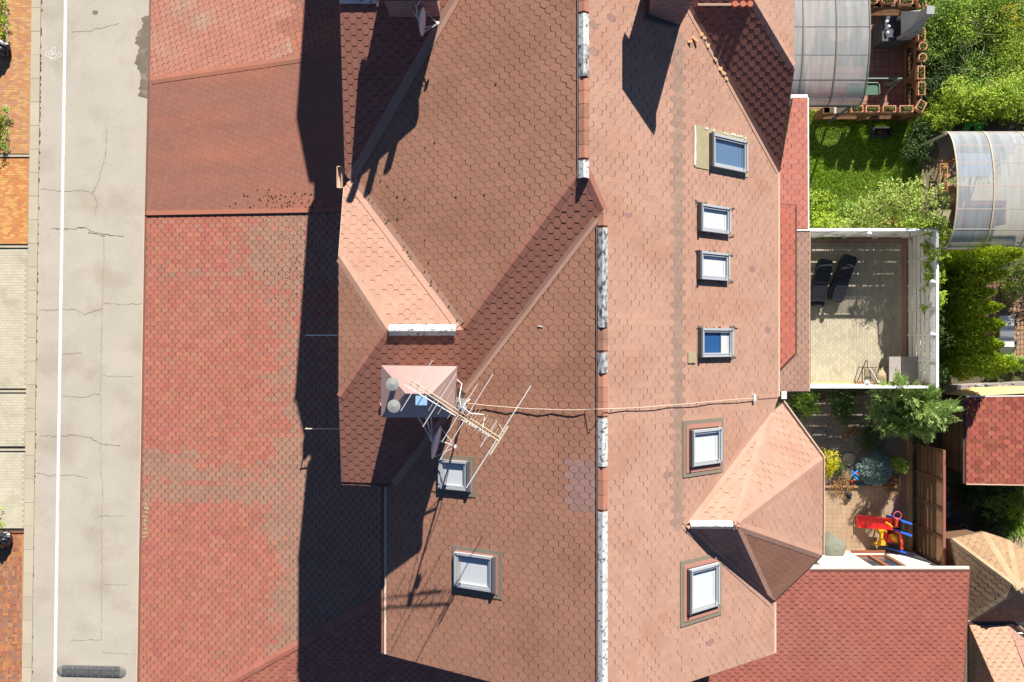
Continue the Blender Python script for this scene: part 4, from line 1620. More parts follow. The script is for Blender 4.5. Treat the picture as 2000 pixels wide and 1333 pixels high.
for k in (0, 1):
    mb = MB()
    xa = WX0 + f if k == 0 else (WX0 + WX1) / 2 + .09
    xb = (WX0 + WX1) / 2 - .09 if k == 0 else WX1 - f
    mb.bbox((xa + .002, ywall - .11, WZ0 + f + .002), (xb - .002, ywall - .10, WZ1 - f - .002))
    mb.build('pane', mat('dark_pane', (0.05, 0.06, 0.07), rough=.05, spec=.8, coat=1), wd)
gutter(annex, [q0 + Vector((2.0, .08, -.05)), q1 + Vector((.02, .08, -.05))], mat('fascia_white', (.62, .57, .52), rough=.6, var=.08), .05)
gutter(annex, [q0 + Vector((2.0, .005, .015)), q1 + Vector((0, .005, .015))], GUTTER, .018, 'verge_trim')
gutter(annex, [q1 + Vector((.02, 0, -.03)), PX.on(1878, 1420)], GUTTER, .03, 'rake_trim')
# wall lamp
lm = thing('wall_lamp', 'small bronze wall lamp on the white annex wall just under the bay roof', 'lamp', (12.2, ywall, 1.6))
mb = MB()
mb.bbox((12.1, ywall, 1.5), (12.3, ywall + .03, 1.8))
mb.build('back_plate', mat('bronze', (.20, .17, .10), rough=.5, metal=.4), lm)
mb = MB()
mb.tube([(12.2, ywall + .02, 1.75), (12.2, ywall + .16, 1.84), (12.2, ywall + .26, 1.78)], .015, 6)
mb.lathe([(.06, -.22), (.1, -.02), (.13, 0), (.02, .06)], (12.2, ywall + .26, 1.72), 8)
mb.build('lantern', mat('lantern_bronze', (.30, .27, .17), rough=.4, metal=.3), lm)

# terrace canopy, with a rusty brown roof
can = thing('terrace_canopy', 'narrow grey-brown shingle canopy over the house end of the white fenced terrace', 'canopy', G(1555, 610))
RCN = Roof(can)
cn = G(1581, 600, 3.35)
PCN = Plane(3.35 + .10 * cn.x, -.10, 0)
RCN.face([PCN.on(a, b) for a, b in ((1500, 452), (1581, 452), (1580, 764), (1500, 764))], 'canopy_brown', t=.009, cut=(.016, .030), slot=SLOT_PORCH)
RCN.finish(300)
a, b, c_ = PCN.on(1582, 451), PCN.on(1581, 765), PCN.on(1500, 765)
dn = Vector((0, 0, -.05))
gutter(can, [a + dn, b + dn], BROWN_METAL, .045)
gutter(can, [a + dn + Vector((.0, 0, .055)), b + dn + Vector((-.01, 0, .055))], GUTTER_LT, .012, 'verge_trim')
gutter(can, [b + dn, c_ + dn], GUTTER_LT, .02, 'verge_trim')
gutter(can, [PCN.on(1553, 449, .02), PCN.on(1582, 449, .02)], PUTTY, .035, 'upper_flashing')
for py in (470, 750):
    mb = MB()
    p = PCN.on(1577, py)
    mb.tube([(p.x - .1, p.y, 0.2), (p.x - .1, p.y, p.z - .1)], .045, 8)
    mb.build('post', WHITE, can)

# wooden shed with a brick red roof
shed = thing('garden_shed', 'wooden garden shed with mottled brick red shingle roof and slatted side wall', 'shed', G(1960, 860))
RSH = Roof(shed)
e = G(1888, 860, 2.25)
PSH = Plane(2.25 - .16 * e.x, .16, 0)
s0, s1 = PSH.on(1887, 776), PSH.on(1889, 945)
xr_ = s0.x + 4.2
yT, yB = s0.y, s1.y
RSH.face([PSH.at(s0.x, yB), PSH.at(xr_, yB + .06), PSH.at(xr_, yT + .12), PSH.at(s0.x, yT)], 'shed', t=.010, cut=(.018, .034), slot=mat('shed_slot', (.10, .055, .06), rough=.95))
RSH.finish(300)
WOODD = mat('dark_stained_wood', (0.115, 0.062, 0.034), rough=.8, var=.2, scale=3, isl=.18, stretch=(1, 6, 6))
WOODM = mat('brown_wood', (0.20, 0.115, 0.055), rough=.8, var=.2, scale=3, isl=.18, stretch=(1, 6, 6))
WOODL = mat('raw_pine', (0.60, 0.39, 0.17), rough=.75, var=.12, scale=3, isl=.1)
WOODK = mat('brown_kerb_wood', (0.30, 0.18, 0.09), rough=.85, var=.2, scale=4)
x_w = s0.x + .42
mb = MB()
mb.bbox((x_w + .04, yB + .35, 0), (xr_, yT - .3, 2.0))
mb.build('wall_core', DECKDK, shed)
for k in range(14):
    z = .18 + k * .138
    mb = MB()
    mb.bbox((x_w - .012 - .004 * (k % 2), yB + .30, z), (x_w + .035, yT - .28, z + .124))
    mb.build('plank', WOODM, shed)
mb = MB()
mb.bbox((x_w - .03, yB + .22, 0), (x_w + .06, yB + .295, 2.15))
mb.bbox((x_w - .03, yT - .275, 0), (x_w + .06, yT - .2, 2.15))
mb.build('corner_post', WOODD, shed)
gutter(shed, [PSH.at(s0.x - .05, yB) + dn, PSH.at(s0.x - .05, yT) + dn], BROWN_METAL, .05, 'gutter')
gutter(shed, [PSH.at(s0.x, yB - .02), PSH.at(xr_, yB + .04)], GUTTER_LT, .022, 'verge_trim')
gutter(shed, [PSH.at(s0.x, yT + .02), PSH.at(xr_, yT + .14)], WHITE, .022, 'verge_trim')
mb = MB()
p0, p1, p2, p3 = G(1842, 770, .9), G(1895, 757, .9), G(2010, 754, 1.6), G(2010, 768, 2.1)
mb.prism([p0, G(1893, 774, 2.05), p3, p2, p1], (0, 0, .03))
mb.build('open_pine_board', WOODL, shed)

# octagonal shelter with tan shingles
gz = thing('pavilion_roof', 'small tan shingle pavilion with several roof facets meeting at a peak', 'pavilion', G(1985, 1140))
RG = Roof(gz)
pkz = G(1991, 1152, 3.75)
ez = 2.55
ev = [G(a, b, ez) for a, b in ((1893, 1214), (1857, 1052), (1922, 1039), (1971, 1055), (2040, 1100), (2090, 1190), (2050, 1216))]
for i in range(len(ev)):
    a, b = ev[i], ev[(i + 1) % len(ev)]
    RG.face([pkz, a, b], 'tan', t=.012, cut=(.008, .022), slot=mat('tan_slot', (.11, .08, .05), rough=.95))
RG.finish(300)
TANCAP = mat('tan_hip_cap', (0.36, 0.255, 0.155), rough=.9, var=.1, isl=.08, grain=.2)
fp = [plane3(pkz, ev[i], ev[(i + 1) % len(ev)]) for i in range(len(ev))]
for i in range(len(ev)):
    a = ev[i]
    d_ = pkz - a
    d2 = Vector((d_.x, d_.y, 0)).normalized()
    s_ = Vector((-d2.y, d2.x, 0))
    P, Q = fp[i - 1], fp[i]
    t_ = (a + pkz) / 2 + s_ * .2
    if P.z(t_.x, t_.y) > Q.z(t_.x, t_.y):
        P, Q = Q, P
    cap_run(gz, a, pkz, Vector((s_.x, s_.y, P.bx * s_.x + P.by * s_.y)).normalized(), Vector((-s_.x, -s_.y, -(Q.bx * s_.x + Q.by * s_.y))).normalized(), .13, TANCAP, step=.32, name='hip_cap')
mb = MB()
ctr = sum((p for p in ev), Vector()) / len(ev)
mb.prism([ctr + (p - ctr) * .84 - Vector((0, 0, ez)) for p in ev], (0, 0, ez - .05))
mb.build('wall', WOODD, gz)

# pale pink hipped roof at the corner
pr = thing('outbuilding', 'small outbuilding with salmon pink hipped shingle roof in the lower right corner', 'outbuilding', G(1960, 1330))
RPK = Roof(pr)
z0_, z1_ = 2.6, 4.2
a0, a1 = G(1893, 1221, z0_), G(1968, 1221, z0_)
b0_, b1_ = G(1972, 1400, z1_), G(2035, 1400, z1_)
by_ = (z1_ - z0_) / (b0_.y - a0.y)
w0 = Vector((a0.x - .05, b0_.y - 2, z0_))
RPK.face([a0, a1, Vector((b1_.x, b0_.y, z1_)), b0_], 'pink', t=.010, cut=(.016, .030))
RPK.face([a0, b0_, Vector((b0_.x, b0_.y - 3, z1_)), Vector((a0.x, b0_.y - 3, z0_))], 'tan', t=.010, cut=(.008, .02))
RPK.face([a1, G(2060, 1300, z0_), Vector((b1_.x + 1.5, b0_.y - 1, z1_)), Vector((b1_.x, b0_.y, z1_))], 'canopy_brown', t=.010, cut=(.008, .02))
RPK.finish(300)
gutter(pr, [a0 + Vector((-.2, .08, -.04)), a1 + Vector((.25, .08, -.04)), G(2060, 1292, z0_)], BROWN_METAL, .05)
gutter(pr, [a0 + Vector((-.2, .15, -.02)), a1 + Vector((.28, .15, -.02)), G(2064, 1290, z0_)], GUTTER_LT, .015, 'gutter_lip')
mb = MB()
mb.bbox((a0.x + .3, a0.y - 6, 0), (a0.x + 4.5, a0.y - .4, z0_ - .1))
mb.build('wall', WHITEWALL, pr)
# ------------------------------------------------------------------ white fenced terrace
TER_J = mat('terrace_joint', (0.28, 0.245, 0.17), rough=.95)
TER_B = [mat('terrace_block', (0.42, 0.37, 0.265), rough=.9, isl=.10, grain=.1, stain=(0.33, 0.29, 0.20), sscale=.5, samt=.8)]
TZ = .2
tx0, tx1 = 9.6, G(1762, 600, TZ).x
ty0, ty1 = G(1700, 752, TZ).y, G(1700, 474, TZ).y
mb = MB()
mb.bbox((tx0, ty0, 0), (tx1 + .45, ty1 + .1, TZ - .003))
terr = structure(mb, 'terrace', TER_J)
pavers('paving_block', tx0, tx1 - .2, ty0 + .16, ty1 - .18, .2, .115, TER_B, z=TZ, along='y', parent=terr)
pavers('border_block', tx1 - .2, tx1 + .02, ty0 + .16, ty1 - .02, .1, .2, [mat('border_block', (.50, .40, .27), rough=.9, isl=.1)], z=TZ + .004, along='x', bond=0, parent=terr)
pavers('border_block', tx0, tx1 - .2, ty1 - .17, ty1, .17, .1, [mat('border_block', (.40, .33, .24), rough=.9, isl=.1)], z=TZ + .004, along='y', bond=0, parent=terr)
TERRA = mat('terracotta_kerb', (.40, .225, .15), rough=.9, var=.12)
mb = MB()
mb.bbox((tx1 + .03, ty0 + .1, 0), (tx1 + .17, ty1 + .15, TZ + .06))
mb.bbox((tx0, ty1 + .02, 0), (tx1 + .029, ty1 + .15, TZ + .06))
structure(mb, 'terrace_kerb', TERRA)
mb = MB()
mb.bbox((tx0, ty0 + .02, 0), (tx1 - .1, ty0 + .15, TZ + .03))
structure(mb, 'terrace_kerb', mat('orange_kerb', (.55, .34, .17), rough=.9, var=.1))
FENCEW = mat('fence_white', (0.74, 0.72, 0.66), rough=.6, var=.05, isl=.04, grain=.03)
RAILW = mat('rail_white', (0.80, 0.81, 0.82), rough=.4, var=.02)
def lattice(mb, a, b, z0, z1, step=.075, w=.018, nrm=None):
    """crossed diagonal slats between two uprights"""
    d = (b - a)
    L_ = d.length
    d /= L_
    h = z1 - z0
    for sg in (1, -1):
        t_ = -h
        while t_ < L_:
            u0, u1 = t_, t_ + h
            v0, v1 = (z0, z1) if sg > 0 else (z1, z0)
            c0, c1 = max(u0, 0), min(u1, L_)
            if c1 - c0 > .02:
                f = lambda u: v0 + (v1 - v0) * (u - u0) / h
                off = nrm * (.006 * sg)
                mb.beam(a + d * c0 + Vector((0, 0, f(c0))) + off, a + d * c1 + Vector((0, 0, f(c1))) + off, w, .010, up=nrm)
            t_ += step
def fence_run(name, label, a, b, n, z0, zt, zl, planks, nrm, lamp_at=(), mat_=None, railm=None, lattmat=None, lampm=None, group=None, step=.075, postm=None):
    """posts, horizontal planks, a lattice strip and a round top rail between ground points a and b"""
    a, b = Vector((a[0], a[1], 0)), Vector((b[0], b[1], 0))
    t = thing(name, label, 'fence', (a + b) / 2, group)
    d = (b - a) / n
    u = d.normalized()
    mat_ = mat_ or FENCEW
    railm = railm or RAILW
    for i in range(n + 1):
        p = a + d * i
        mb = MB()
        mb.box(p + Vector((0, 0, zt / 2)), (.09, .09, zt))
        po = mb.build('post', postm or mat_, t)
        if i in lamp_at:
            mb = MB()
            q = p + nrm * .16 + Vector((0, 0, zt - .02))
            mb.tube([p + Vector((0, 0, zt - .1)), p + nrm * .12 + Vector((0, 0, zt - .12)), q - Vector((0, 0, .1))], .022, 6)
            mb.smooth = True
            mb.lathe([(.02, -.11), (.08, -.07), (.105, 0), (.08, .07), (.005, .105)], q, 12)
            mb.build('globe_lamp', lampm or RAILW, po)
    hp = (zl - z0) / planks
    for i in range(n):
        p, q = a + d * i + u * .05, a + d * (i + 1) - u * .05
        for k in range(planks):
            z = z0 + k * hp
            mb = MB()
            wob = random.uniform(-.004, .004)
            mb.beam(p + Vector((0, 0, z + hp / 2)) + nrm * wob, q + Vector((0, 0, z + hp / 2)) + nrm * wob, .022, hp - .045)
            mb.build('plank', mat_, t)
    mb = MB()
    for i in range(n):
        lattice(mb, a + d * i + u * .05, a + d * (i + 1) - u * .05, zl + .03, zt - .06, nrm=nrm, step=step)
    mb.build('lattice', lattmat or railm, t, kind='stuff')
    mb = MB()
    mb.beam(a + Vector((0, 0, zl + .015)), b + Vector((0, 0, zl + .015)), .035, .03)
    mb.build('middle_rail', mat_, t)
    mb = MB()
    mb.beam(a - u * .05 + Vector((0, 0, zt + .02)), b + u * .05 + Vector((0, 0, zt + .02)), .10, .05)
    mb.build('top_rail', railm, t)
    return t
fx = tx1 + .25
fy1, fy0 = ty1 + .22, ty0 + .03
fence_run('terrace_fence', 'white plank fence with lattice top along the far right side of the terrace', (fx, fy0), (fx, fy1), 6, .22, 2.15, 1.68, 5, Vector((-1, 0, 0)), (2, 4))
fence_run('terrace_fence', 'white lattice topped fence along the upper side of the terrace with two globe lamps', (tx0 + .6, fy1), (fx - .1, fy1), 5, .22, 2.15, 1.70, 5, Vector((0, -1, 0)), (1, 3), step=.09)
fence_run('terrace_fence', 'brightly sunlit white fence along the lower side of the terrace', (tx0 + .6, fy0), (fx - .1, fy0), 5, .22, 2.0, 1.62, 5, Vector((0, 1, 0)), (1, 3))
# two covered sun loungers
COVER = mat('dark_cover', (0.022, 0.024, 0.032), rough=.7, var=.2, grain=.1)
def lounger(p_head, p_foot, wid, label):
    a, b = G(*p_head, .45), G(*p_foot, .45)
    c0 = G((p_head[0] + p_foot[0]) / 2, (p_head[1] + p_foot[1]) / 2, TZ)
    t = thing('sun_lounger', label, 'sun lounger', c0, 'covered loungers on the terrace')
    d = (b - a)
    L_ = d.length
    d.normalize()
    s2 = Vector((-d.y, d.x, 0))
    def slab(u0, u1, h0, h1, n, name, th=.12, taper=(1, 1)):
        mb = MB()
        mb.smooth = False
        vs = []
        prof = [(-1, -.35), (-.97, .6), (-.82, .93), (-.4, 1.04), (.4, 1.04), (.82, .93), (.97, .6), (1, -.35)]
        m_ = len(prof)
        for i in range(n + 1):
            f = i / n
            u = u0 + (u1 - u0) * f
            h = h0 + (h1 - h0) * f
            e_ = 1.0
            if taper[0] < 1 and f < .2:
                e_ = taper[0] + (1 - taper[0]) * math.sin(f / .2 * math.pi / 2)
            if taper[1] < 1 and f > .85:
                e_ = taper[1] + (1 - taper[1]) * math.sin((1 - f) / .15 * math.pi / 2)
            for (s_, q) in prof:
                vs.append(a + d * u + s2 * (s_ * wid / 2 * e_) + Vector((0, 0, h - .45 + th * (q - .5) + random.uniform(-.006, .006))))
        fs = []
        for i in range(n):
            for j in range(m_ - 1):
                x = i * m_ + j
                fs.append((x, x + 1, x + 1 + m_, x + m_)[::-1])
            fs.append((i * m_, (i + 1) * m_, (i + 2) * m_ - 1, (i + 1) * m_ - 1))
        fs.append(tuple(range(m_)))
        fs.append(tuple(range(n * m_, (n + 1) * m_))[::-1])
        mb.add(vs, fs)
        return mb.build(name, COVER, t)
    slab(0, L_ * .47, .66, .48, 8, 'backrest', taper=(.72, 1))
    slab(L_ * .475, L_, .47, .46, 8, 'seat', taper=(1, .8))
    mb = MB()
    for u in (.25, L_ - .25):
        for sg in (-1, 1):
            p = a + d * u + s2 * sg * (wid / 2 - .1)
            mb.bbox((p.x - .02, p.y - .02, TZ), (p.x + .02, p.y + .02, .42))
    mb.build('leg', FRAME_DK, t)
    mb = MB()
    for u in (L_ * .2, L_ * .48, L_ * .75):
        mb.beam(a + d * u - s2 * wid * .44 + Vector((0, 0, .09 if u > L_ * .3 else .22)), a + d * u + s2 * wid * .44 + Vector((0, 0, .09 if u > L_ * .3 else .22)), .012, .01)
    mb.build('seam', FRAME_DK, t)
lounger((1610, 509), (1594, 600), .66, 'dark covered sun lounger nearest the house canopy on the terrace')
lounger((1657, 501), (1631, 588), .66, 'dark covered sun lounger standing farther from the house, tilted on the terrace')
# grey table with two leaves
TGREY = mat('grey_table_top', (0.33, 0.29, 0.27), rough=.7, var=.08, scale=3)
t = thing('terrace_table', 'grey two-leaf table in the lower right corner of the terrace', 'table', G(1768, 722, TZ))
p0, p1 = G(1737, 697, .95), G(1806, 746, .95)
xm = G(1761, 700, .95).x
for (xa, xb) in ((p0.x, xm - .03), (xm + .03, p1.x)):
    mb = MB()
    mb.bbox((xa, p1.y, .91), (xb, p0.y, .95))
    mb.build('table_leaf', TGREY, t)
for xa in (p0.x + .1, p1.x - .1):
    for ya_ in (p1.y + .1, p0.y - .1):
        mb = MB()
        mb.bbox((xa - .025, ya_ - .025, TZ), (xa + .025, ya_ + .025, .908))
        mb.build('leg', FRAME_DK, t)
mb = MB()
mb.bbox((p0.x + .08, (p0.y + p1.y) / 2 - .03, .84), (p1.x - .08, (p0.y + p1.y) / 2 + .03, .905))
mb.build('apron', FRAME_DK, t)
# barbecue trolley
IRON = mat('dark_iron', (0.06, 0.045, 0.035), rough=.7, var=.2)
t = thing('barbecue_trolley', 'small rusty barbecue trolley with a tan sack beside the terrace table', 'barbecue', G(1712, 735, TZ))
qa, qb = G(1690, 718, .75), G(1735, 748, .75)
mb = MB()
for (x, y) in ((qa.x, qa.y), (qb.x, qa.y), (qa.x, qb.y), (qb.x, qb.y)):
    mb.tube([(x, y, TZ), (x, y, .95)], .018, 6)
mb.beam((qa.x, qa.y, .95), (qb.x * .4 + qa.x * .6, qa.y, .95), .03, .03)
mb.beam((qa.x, qa.y, .5), (qa.x, qb.y, .5), .03, .03)
mb.beam((qa.x - .05, qb.y - .02, .7), (qb.x, qb.y - .02, .7), .03, .03)
mb.tube([(qa.x, qa.y, .95), (qa.x - .05, qa.y + .1, 1.0), (qa.x - .05, qa.y + .3, 1.0)], .018, 6)
mb.tube([(qa.x - .12, qb.y - .02, .3), (qa.x - .04, qa.y + .3, .9)], .018, 6)
mb.build('frame', IRON, t)
mb = MB()
mb.bbox((qa.x + .02, qb.y + .02, .62), (qa.x + .22, qa.y - .05, .70))
mb.bbox((qa.x + .25, qb.y + .02, .62), (qa.x + .50, qa.y - .05, .69))
mb.build('tray', mat('ash_tray', (.20, .165, .12), rough=.8, var=.2), t)
mb = MB()
mb.smooth = True
mb.blob(((qa.x + qb.x) / 2 + .22, (qa.y + qb.y) / 2 - .05, .72), (.24, .24, .14), 10, 6)
mb.build('sack', mat('tan_sack', (.34, .26, .16), rough=.9, var=.15), t)
mb = MB()
mb.tube([(qa.x + .2, qa.y - .05, .74), (qa.x + .32, qa.y - .25, .80), (qa.x + .5, qb.y + .05, .76), (qa.x + .7, qb.y + .04, .74)], .014, 6)
mb.build('hose', WHITE, t)

# ------------------------------------------------------------------ brown garden fence
FBR = mat('fence_brown', (0.125, 0.068, 0.036), rough=.85, var=.22, scale=3, isl=.2, stretch=(6, 1, 6))
FRAIL = mat('fence_rail_red', (0.27, 0.105, 0.07), rough=.7, var=.1)
fbx = 17.05
yf0, yf1 = -8.85, -4.35
fence_run('garden_fence', 'dark brown plank fence with lattice top between the play patio and the shed', (fbx, yf0), (fbx, yf1), 4, .25, 2.05, 1.55, 5, Vector((-1, 0, 0)), (), FBR, FRAIL, mat('lattice_brown', (.30, .17, .09), rough=.8), step=.07, postm=FBR)
mb = MB()
mb.bbox((fbx - .33, yf0, 0), (fbx - .16, yf1 + .2, .22))
structure(mb, 'timber_edging', WOODK)
mb = MB()
mb.bbox((fbx - .62, yf0, .0), (fbx - .331, yf1 + .1, .08))
structure(mb, 'timber_edging', mat('grey_brown_edging', (.23, .15, .10), rough=.9, var=.15))
# ------------------------------------------------------------------ play patio
PAT = [mat('sand_slab', (0.35, 0.24, 0.15), rough=.9, isl=.08, grain=.1, stain=(.33, .225, .15), sscale=.7, samt=.6)]
px0, px1 = 12.0, fbx - .62
py0, py1 = -8.93, G(0, 952).y
mb = MB()
mb.bbox((px0, py0, 0), (px1, py1, .03))
pat = structure(mb, 'play_patio', mat('patio_joint', (.24, .16, .10), rough=.95))
pavers('paving_slab', px0, px1, py0, py1, .2, .2, PAT, z=.0325, gap=.008, bond=0, parent=pat)
mb = MB()
mb.bbox((px0, py1, 0), (px1, py1 + .09, .12))
structure(mb, 'timber_edging', WOODK)
# gravel bed with stepping stones
GRAV = mat('gravel', (0.22, 0.18, 0.14), rough=.95, var=.2, scale=4, grain=.4, gscale=30)
sheet('gravel_bed', [(1540, 790), (1700, 770), (1790, 860), (1770, 950), (1600, 952), (1560, 880)], .006, GRAV)
mb = MB()
for k in range(2600):
    p = G(random.uniform(1560, 1700), random.uniform(815, 935), .01)
    s2 = random.uniform(.012, .035)
    mb.box(p, (s2 * 1.4, s2, s2), Matrix.Rotation(random.random() * 3, 3, 'Z'))
mb.build('gravel_stones', mat('pebble', (0.27, 0.22, 0.17), rough=.9, isl=.5, hue=.02), loc=(0, 0, 0), kind='stuff')
STONE = mat('stepping_stone', (0.16, 0.155, 0.14), rough=.9, var=.15, grain=.15)
for (px, py, r, lab) in ((1600, 852, .32, 'round dark grey stepping stone nearest the bay roof, in shaded gravel'), (1628, 867, .27, 'middle round stepping stone in the shaded gravel bed'), (1657, 897, .27, 'pale stepping stone at the lower end of the gravel path beside the blue spruce'), (1660, 850, .2, 'pale flat stone under the orange flowers by the gravel bed')):
    mb = MB()
    n = 14
    c0 = G(px, py, 0)
    pts = [c0 + Vector((r * math.cos(2 * math.pi * k / n) * random.uniform(.88, 1.08), r * math.sin(2 * math.pi * k / n) * random.uniform(.88, 1.08), .0)) for k in range(n)]
    mb.prism(pts, (0, 0, .07))
    tag(mb.build('stepping_stone', STONE if py < 890 else mat('pale_stone', (.33, .28, .20), rough=.9, var=.12)), lab, 'stone')
# ------------------------------------------------------------------ toys
RED = mat('toy_red', (0.62, 0.012, 0.014), rough=.35, spec=.5, var=.05)
REDO = mat('toy_orange_red', (0.75, 0.07, 0.03), rough=.35, var=.04)
BLUE = mat('toy_blue', (0.02, 0.10, 0.50), rough=.35, var=.05)
YEL = mat('toy_yellow', (0.62, 0.33, 0.01), rough=.4, var=.05)
t = thing('toy_slide', 'bright red plastic slide with blue ladder and yellow legs on the patio', 'slide', G(1715, 1025))
a0_, a1_ = G(1675, 1018, .15), G(1742, 1024, .80)
d = (a1_ - a0_)
dl = d.normalized()
sd_ = Vector((-dl.y, dl.x, 0)).normalized()
mb = MB()
n = 8
prof = [(-.26, .08), (-.24, .09), (-.20, 0), (.20, 0), (.24, .09), (.26, .08)]
vs = []
for i in range(n + 1):
    f = i / n
    p = a0_ + d * f
    p = Vector((p.x, p.y, .15 + .65 * (f ** 1.15)))
    w_ = 1.0 - .10 * f
    for (s_, h) in prof:
        vs.append(p + sd_ * s_ * w_ * 1.02 + Vector((0, 0, h)))
k = len(prof)
fs = [(i * k + j, i * k + j + 1, (i + 1) * k + j + 1, (i + 1) * k + j)[::-1] for i in range(n) for j in range(k - 1)]
mb.add(vs, fs)
mb.add([p - Vector((0, 0, .03)) for p in vs], [f[::-1] for f in fs])
mb.tube([vs[0] + Vector((0, 0, .01)), vs[2] + Vector((-.03, 0, .05)), vs[3] + Vector((-.03, 0, .05)), vs[5] + Vector((0, 0, .01))], .03, 6)
mb.build('chute', RED, t)
for (py_, nm) in ((1011, 'ladder_side'), (1033, 'ladder_side')):
    mb = MB()
    A, B, C_, D_ = G(1743 if py_ > 1020 else 1733, py_ - 2, .75), G(1760, py_ + 3, .95), G(1755, py_ + 1, 0), G(1730, py_ - 4, 0)
    mb.prism([D_, C_, Vector((C_.x, C_.y, .95)), Vector((D_.x + .12, D_.y, .95))], (0, .05, 0))
    mb.tube([Vector((D_.x + .1, D_.y + .02, .95)), Vector((C_.x - .1, C_.y + .02, 1.12)), Vector((C_.x, C_.y + .02, .9))], .035, 8)
    mb.build(nm, BLUE, t)
mb = MB()
for k in range(3):
    mb.beam(G(1748 + 2 * k, 1012, .25 + .25 * k), G(1748 + 2 * k, 1031, .25 + .25 * k), .12, .035)
mb.build('step', REDO, t)
mb = MB()
c0 = G(1737, 1025, .9)
mb.tube([c0 + Vector((-.12, .08, -.05)), c0 + Vector((0, 0, .06)), c0 + Vector((.12, -.1, .0))], .035, 8)
mb.build('handle', YEL, t)
# yellow seesaw-like rest beside it
t = thing('toy_table', 'yellow hourglass shaped plastic toy piece lying beside the red slide', 'toy', G(1718, 1048))
mb = MB()
P_ = [(1706, 1030.5), (1727, 1033), (1724, 1041), (1723, 1050), (1729, 1060), (1728, 1065), (1707, 1065), (1706, 1060), (1715, 1057), (1718, 1047), (1715, 1038), (1706, 1034)]
pts = [G(a, b, .30) for a, b in P_]
mb.prism(pts, (0, 0, .06))
mb.build('top', YEL, t)
mb = MB()
for (a, b) in ((1709, 1033), (1724, 1035), (1709, 1062), (1725, 1062)):
    p = G(a, b, 0)
    mb.tube([p, p + Vector((0, 0, .3))], .035, 8)
mb.build('leg', YEL, t)
t = thing('toy_car', 'red ride-on toy frame with yellow seat and blue sides beside the fence', 'toy', G(1745, 1055))
mb = MB()
mb.smooth = False
A, B = G(1731, 1041, .35), G(1746, 1060, .35)
mb.bbox((A.x, B.y, .12), (B.x, A.y, .36))
mb.bbox((A.x + .04, B.y + .04, .36), (B.x - .1, A.y - .04, .42))
mb.build('body', RED, t)
mb = MB()
mb.smooth = True
mb.blob(G(1747, 1050, .45), (.16, .17, .10), 12, 7, .04)
mb.blob(G(1750, 1057, .42), (.09, .08, .07), 10, 6, .04)
mb.blob(G(1743, 1045, .44), (.10, .07, .07), 10, 6, .04)
mb.build('seat', YEL, t)
mb = MB()
p0, p1 = G(1759, 1041, .75), G(1761, 1073, .75)
mb.tube([G(1750, 1038.5, .6), p0 + Vector((-.02, 0, 0)), p0 + Vector((0, -.08, 0)), p1 + Vector((0, .08, 0)), p1], .055, 8)
mb.build('roll_bar', REDO, t)
mb = MB()
q = [G(1717, 1065, 0), G(1748, 1070, 0)]
mb.prism([q[0], q[1], q[1] + Vector((.1, 0, .75)), q[0] + Vector((.25, 0, .55))], (0, -.04, 0))
mb.tube([q[1] + Vector((-.1, .03, .5)), q[1] + Vector((.05, .03, .7)), q[1] + Vector((.12, .0, .5))], .035, 7)
mb.build('side_panel', BLUE, t)
mb = MB()
n = 26
c0 = G(1753, 1007, .95)
R_ = .155
mb.tube([c0 + Vector((R_ * math.cos(2 * math.pi * k / n), R_ * math.sin(2 * math.pi * k / n), 0)) for k in range(n + 1)], .014, 6, cap=False)
o = mb.build('basketball_hoop', mat('pink_plastic', (.75, .10, .16), rough=.4))
tag(o, 'pink plastic hoop ring above the blue ladder side of the slide', 'hoop')
t = thing('toy_scooter', 'small toy bike of red and blue plastic beside the blue spruce', 'toy', G(1670, 930))
mb = MB()
for (a, b, c_, d_) in ((1663, 919, 1676, 930), (1676, 919, 1664, 929), (1668, 930, 1675, 938)):
    mb.tube([G(a, b, .25), G(c_, d_, .28)], .03, 6)
mb.blob(G(1671, 934, .2), (.1, .1, .07), 10, 6)
mb.build('frame', mat('sky_blue_plastic', (.02, .22, .55), rough=.4), t)
mb = MB()
mb.blob(G(1674, 926, .25), (.07, .06, .06), 9, 6)
mb.blob(G(1664, 941, .15), (.06, .05, .05), 9, 6)
mb.build('wheel', RED, t)
mb = MB()
mb.blob(G(1669, 937, .22), (.05, .05, .04), 9, 6)
mb.build('bell', YEL, t)
mb = MB()
mb.smooth = True
mb.blob(G(1682, 949, .06), (.17, .08, .05), 10, 6, .05)
tag(mb.build('toy_boat', mat('cyan_plastic', (.02, .30, .48), rough=.4)), 'flat cyan plastic toy at the edge of the patio below the spruce', 'toy')
t = thing('toy_tractor', 'small dark toy tractor with green wheels standing on the patio', 'toy', G(1655, 967))
mb = MB()
p = G(1655, 967, 0)
mb.box(p + Vector((0, 0, .14)), (.14, .24, .12))
mb.box(p + Vector((.0, .05, .24)), (.12, .10, .10))
mb.build('body', mat('navy_plastic', (.03, .04, .08), rough=.4), t)
for (dx, dy) in ((-.1, -.1), (.1, -.1), (-.1, .1), (.1, .1)):
    mb = MB()
    mb.tube([p + Vector((dx - .025, dy, .07)), p + Vector((dx + .025, dy, .07))], .07, 10)
    mb.build('wheel', mat('green_plastic', (.03, .20, .08), rough=.5) if dy < 0 else FRAME_DK, t)
t = thing('covered_grill', 'grill under a grey-green cover against the white annex wall', 'grill', G(1622, 1060))
mb = MB()
vs, fs = [], []
c0 = G(1617, 1064, 0)
n, k = 16, 8
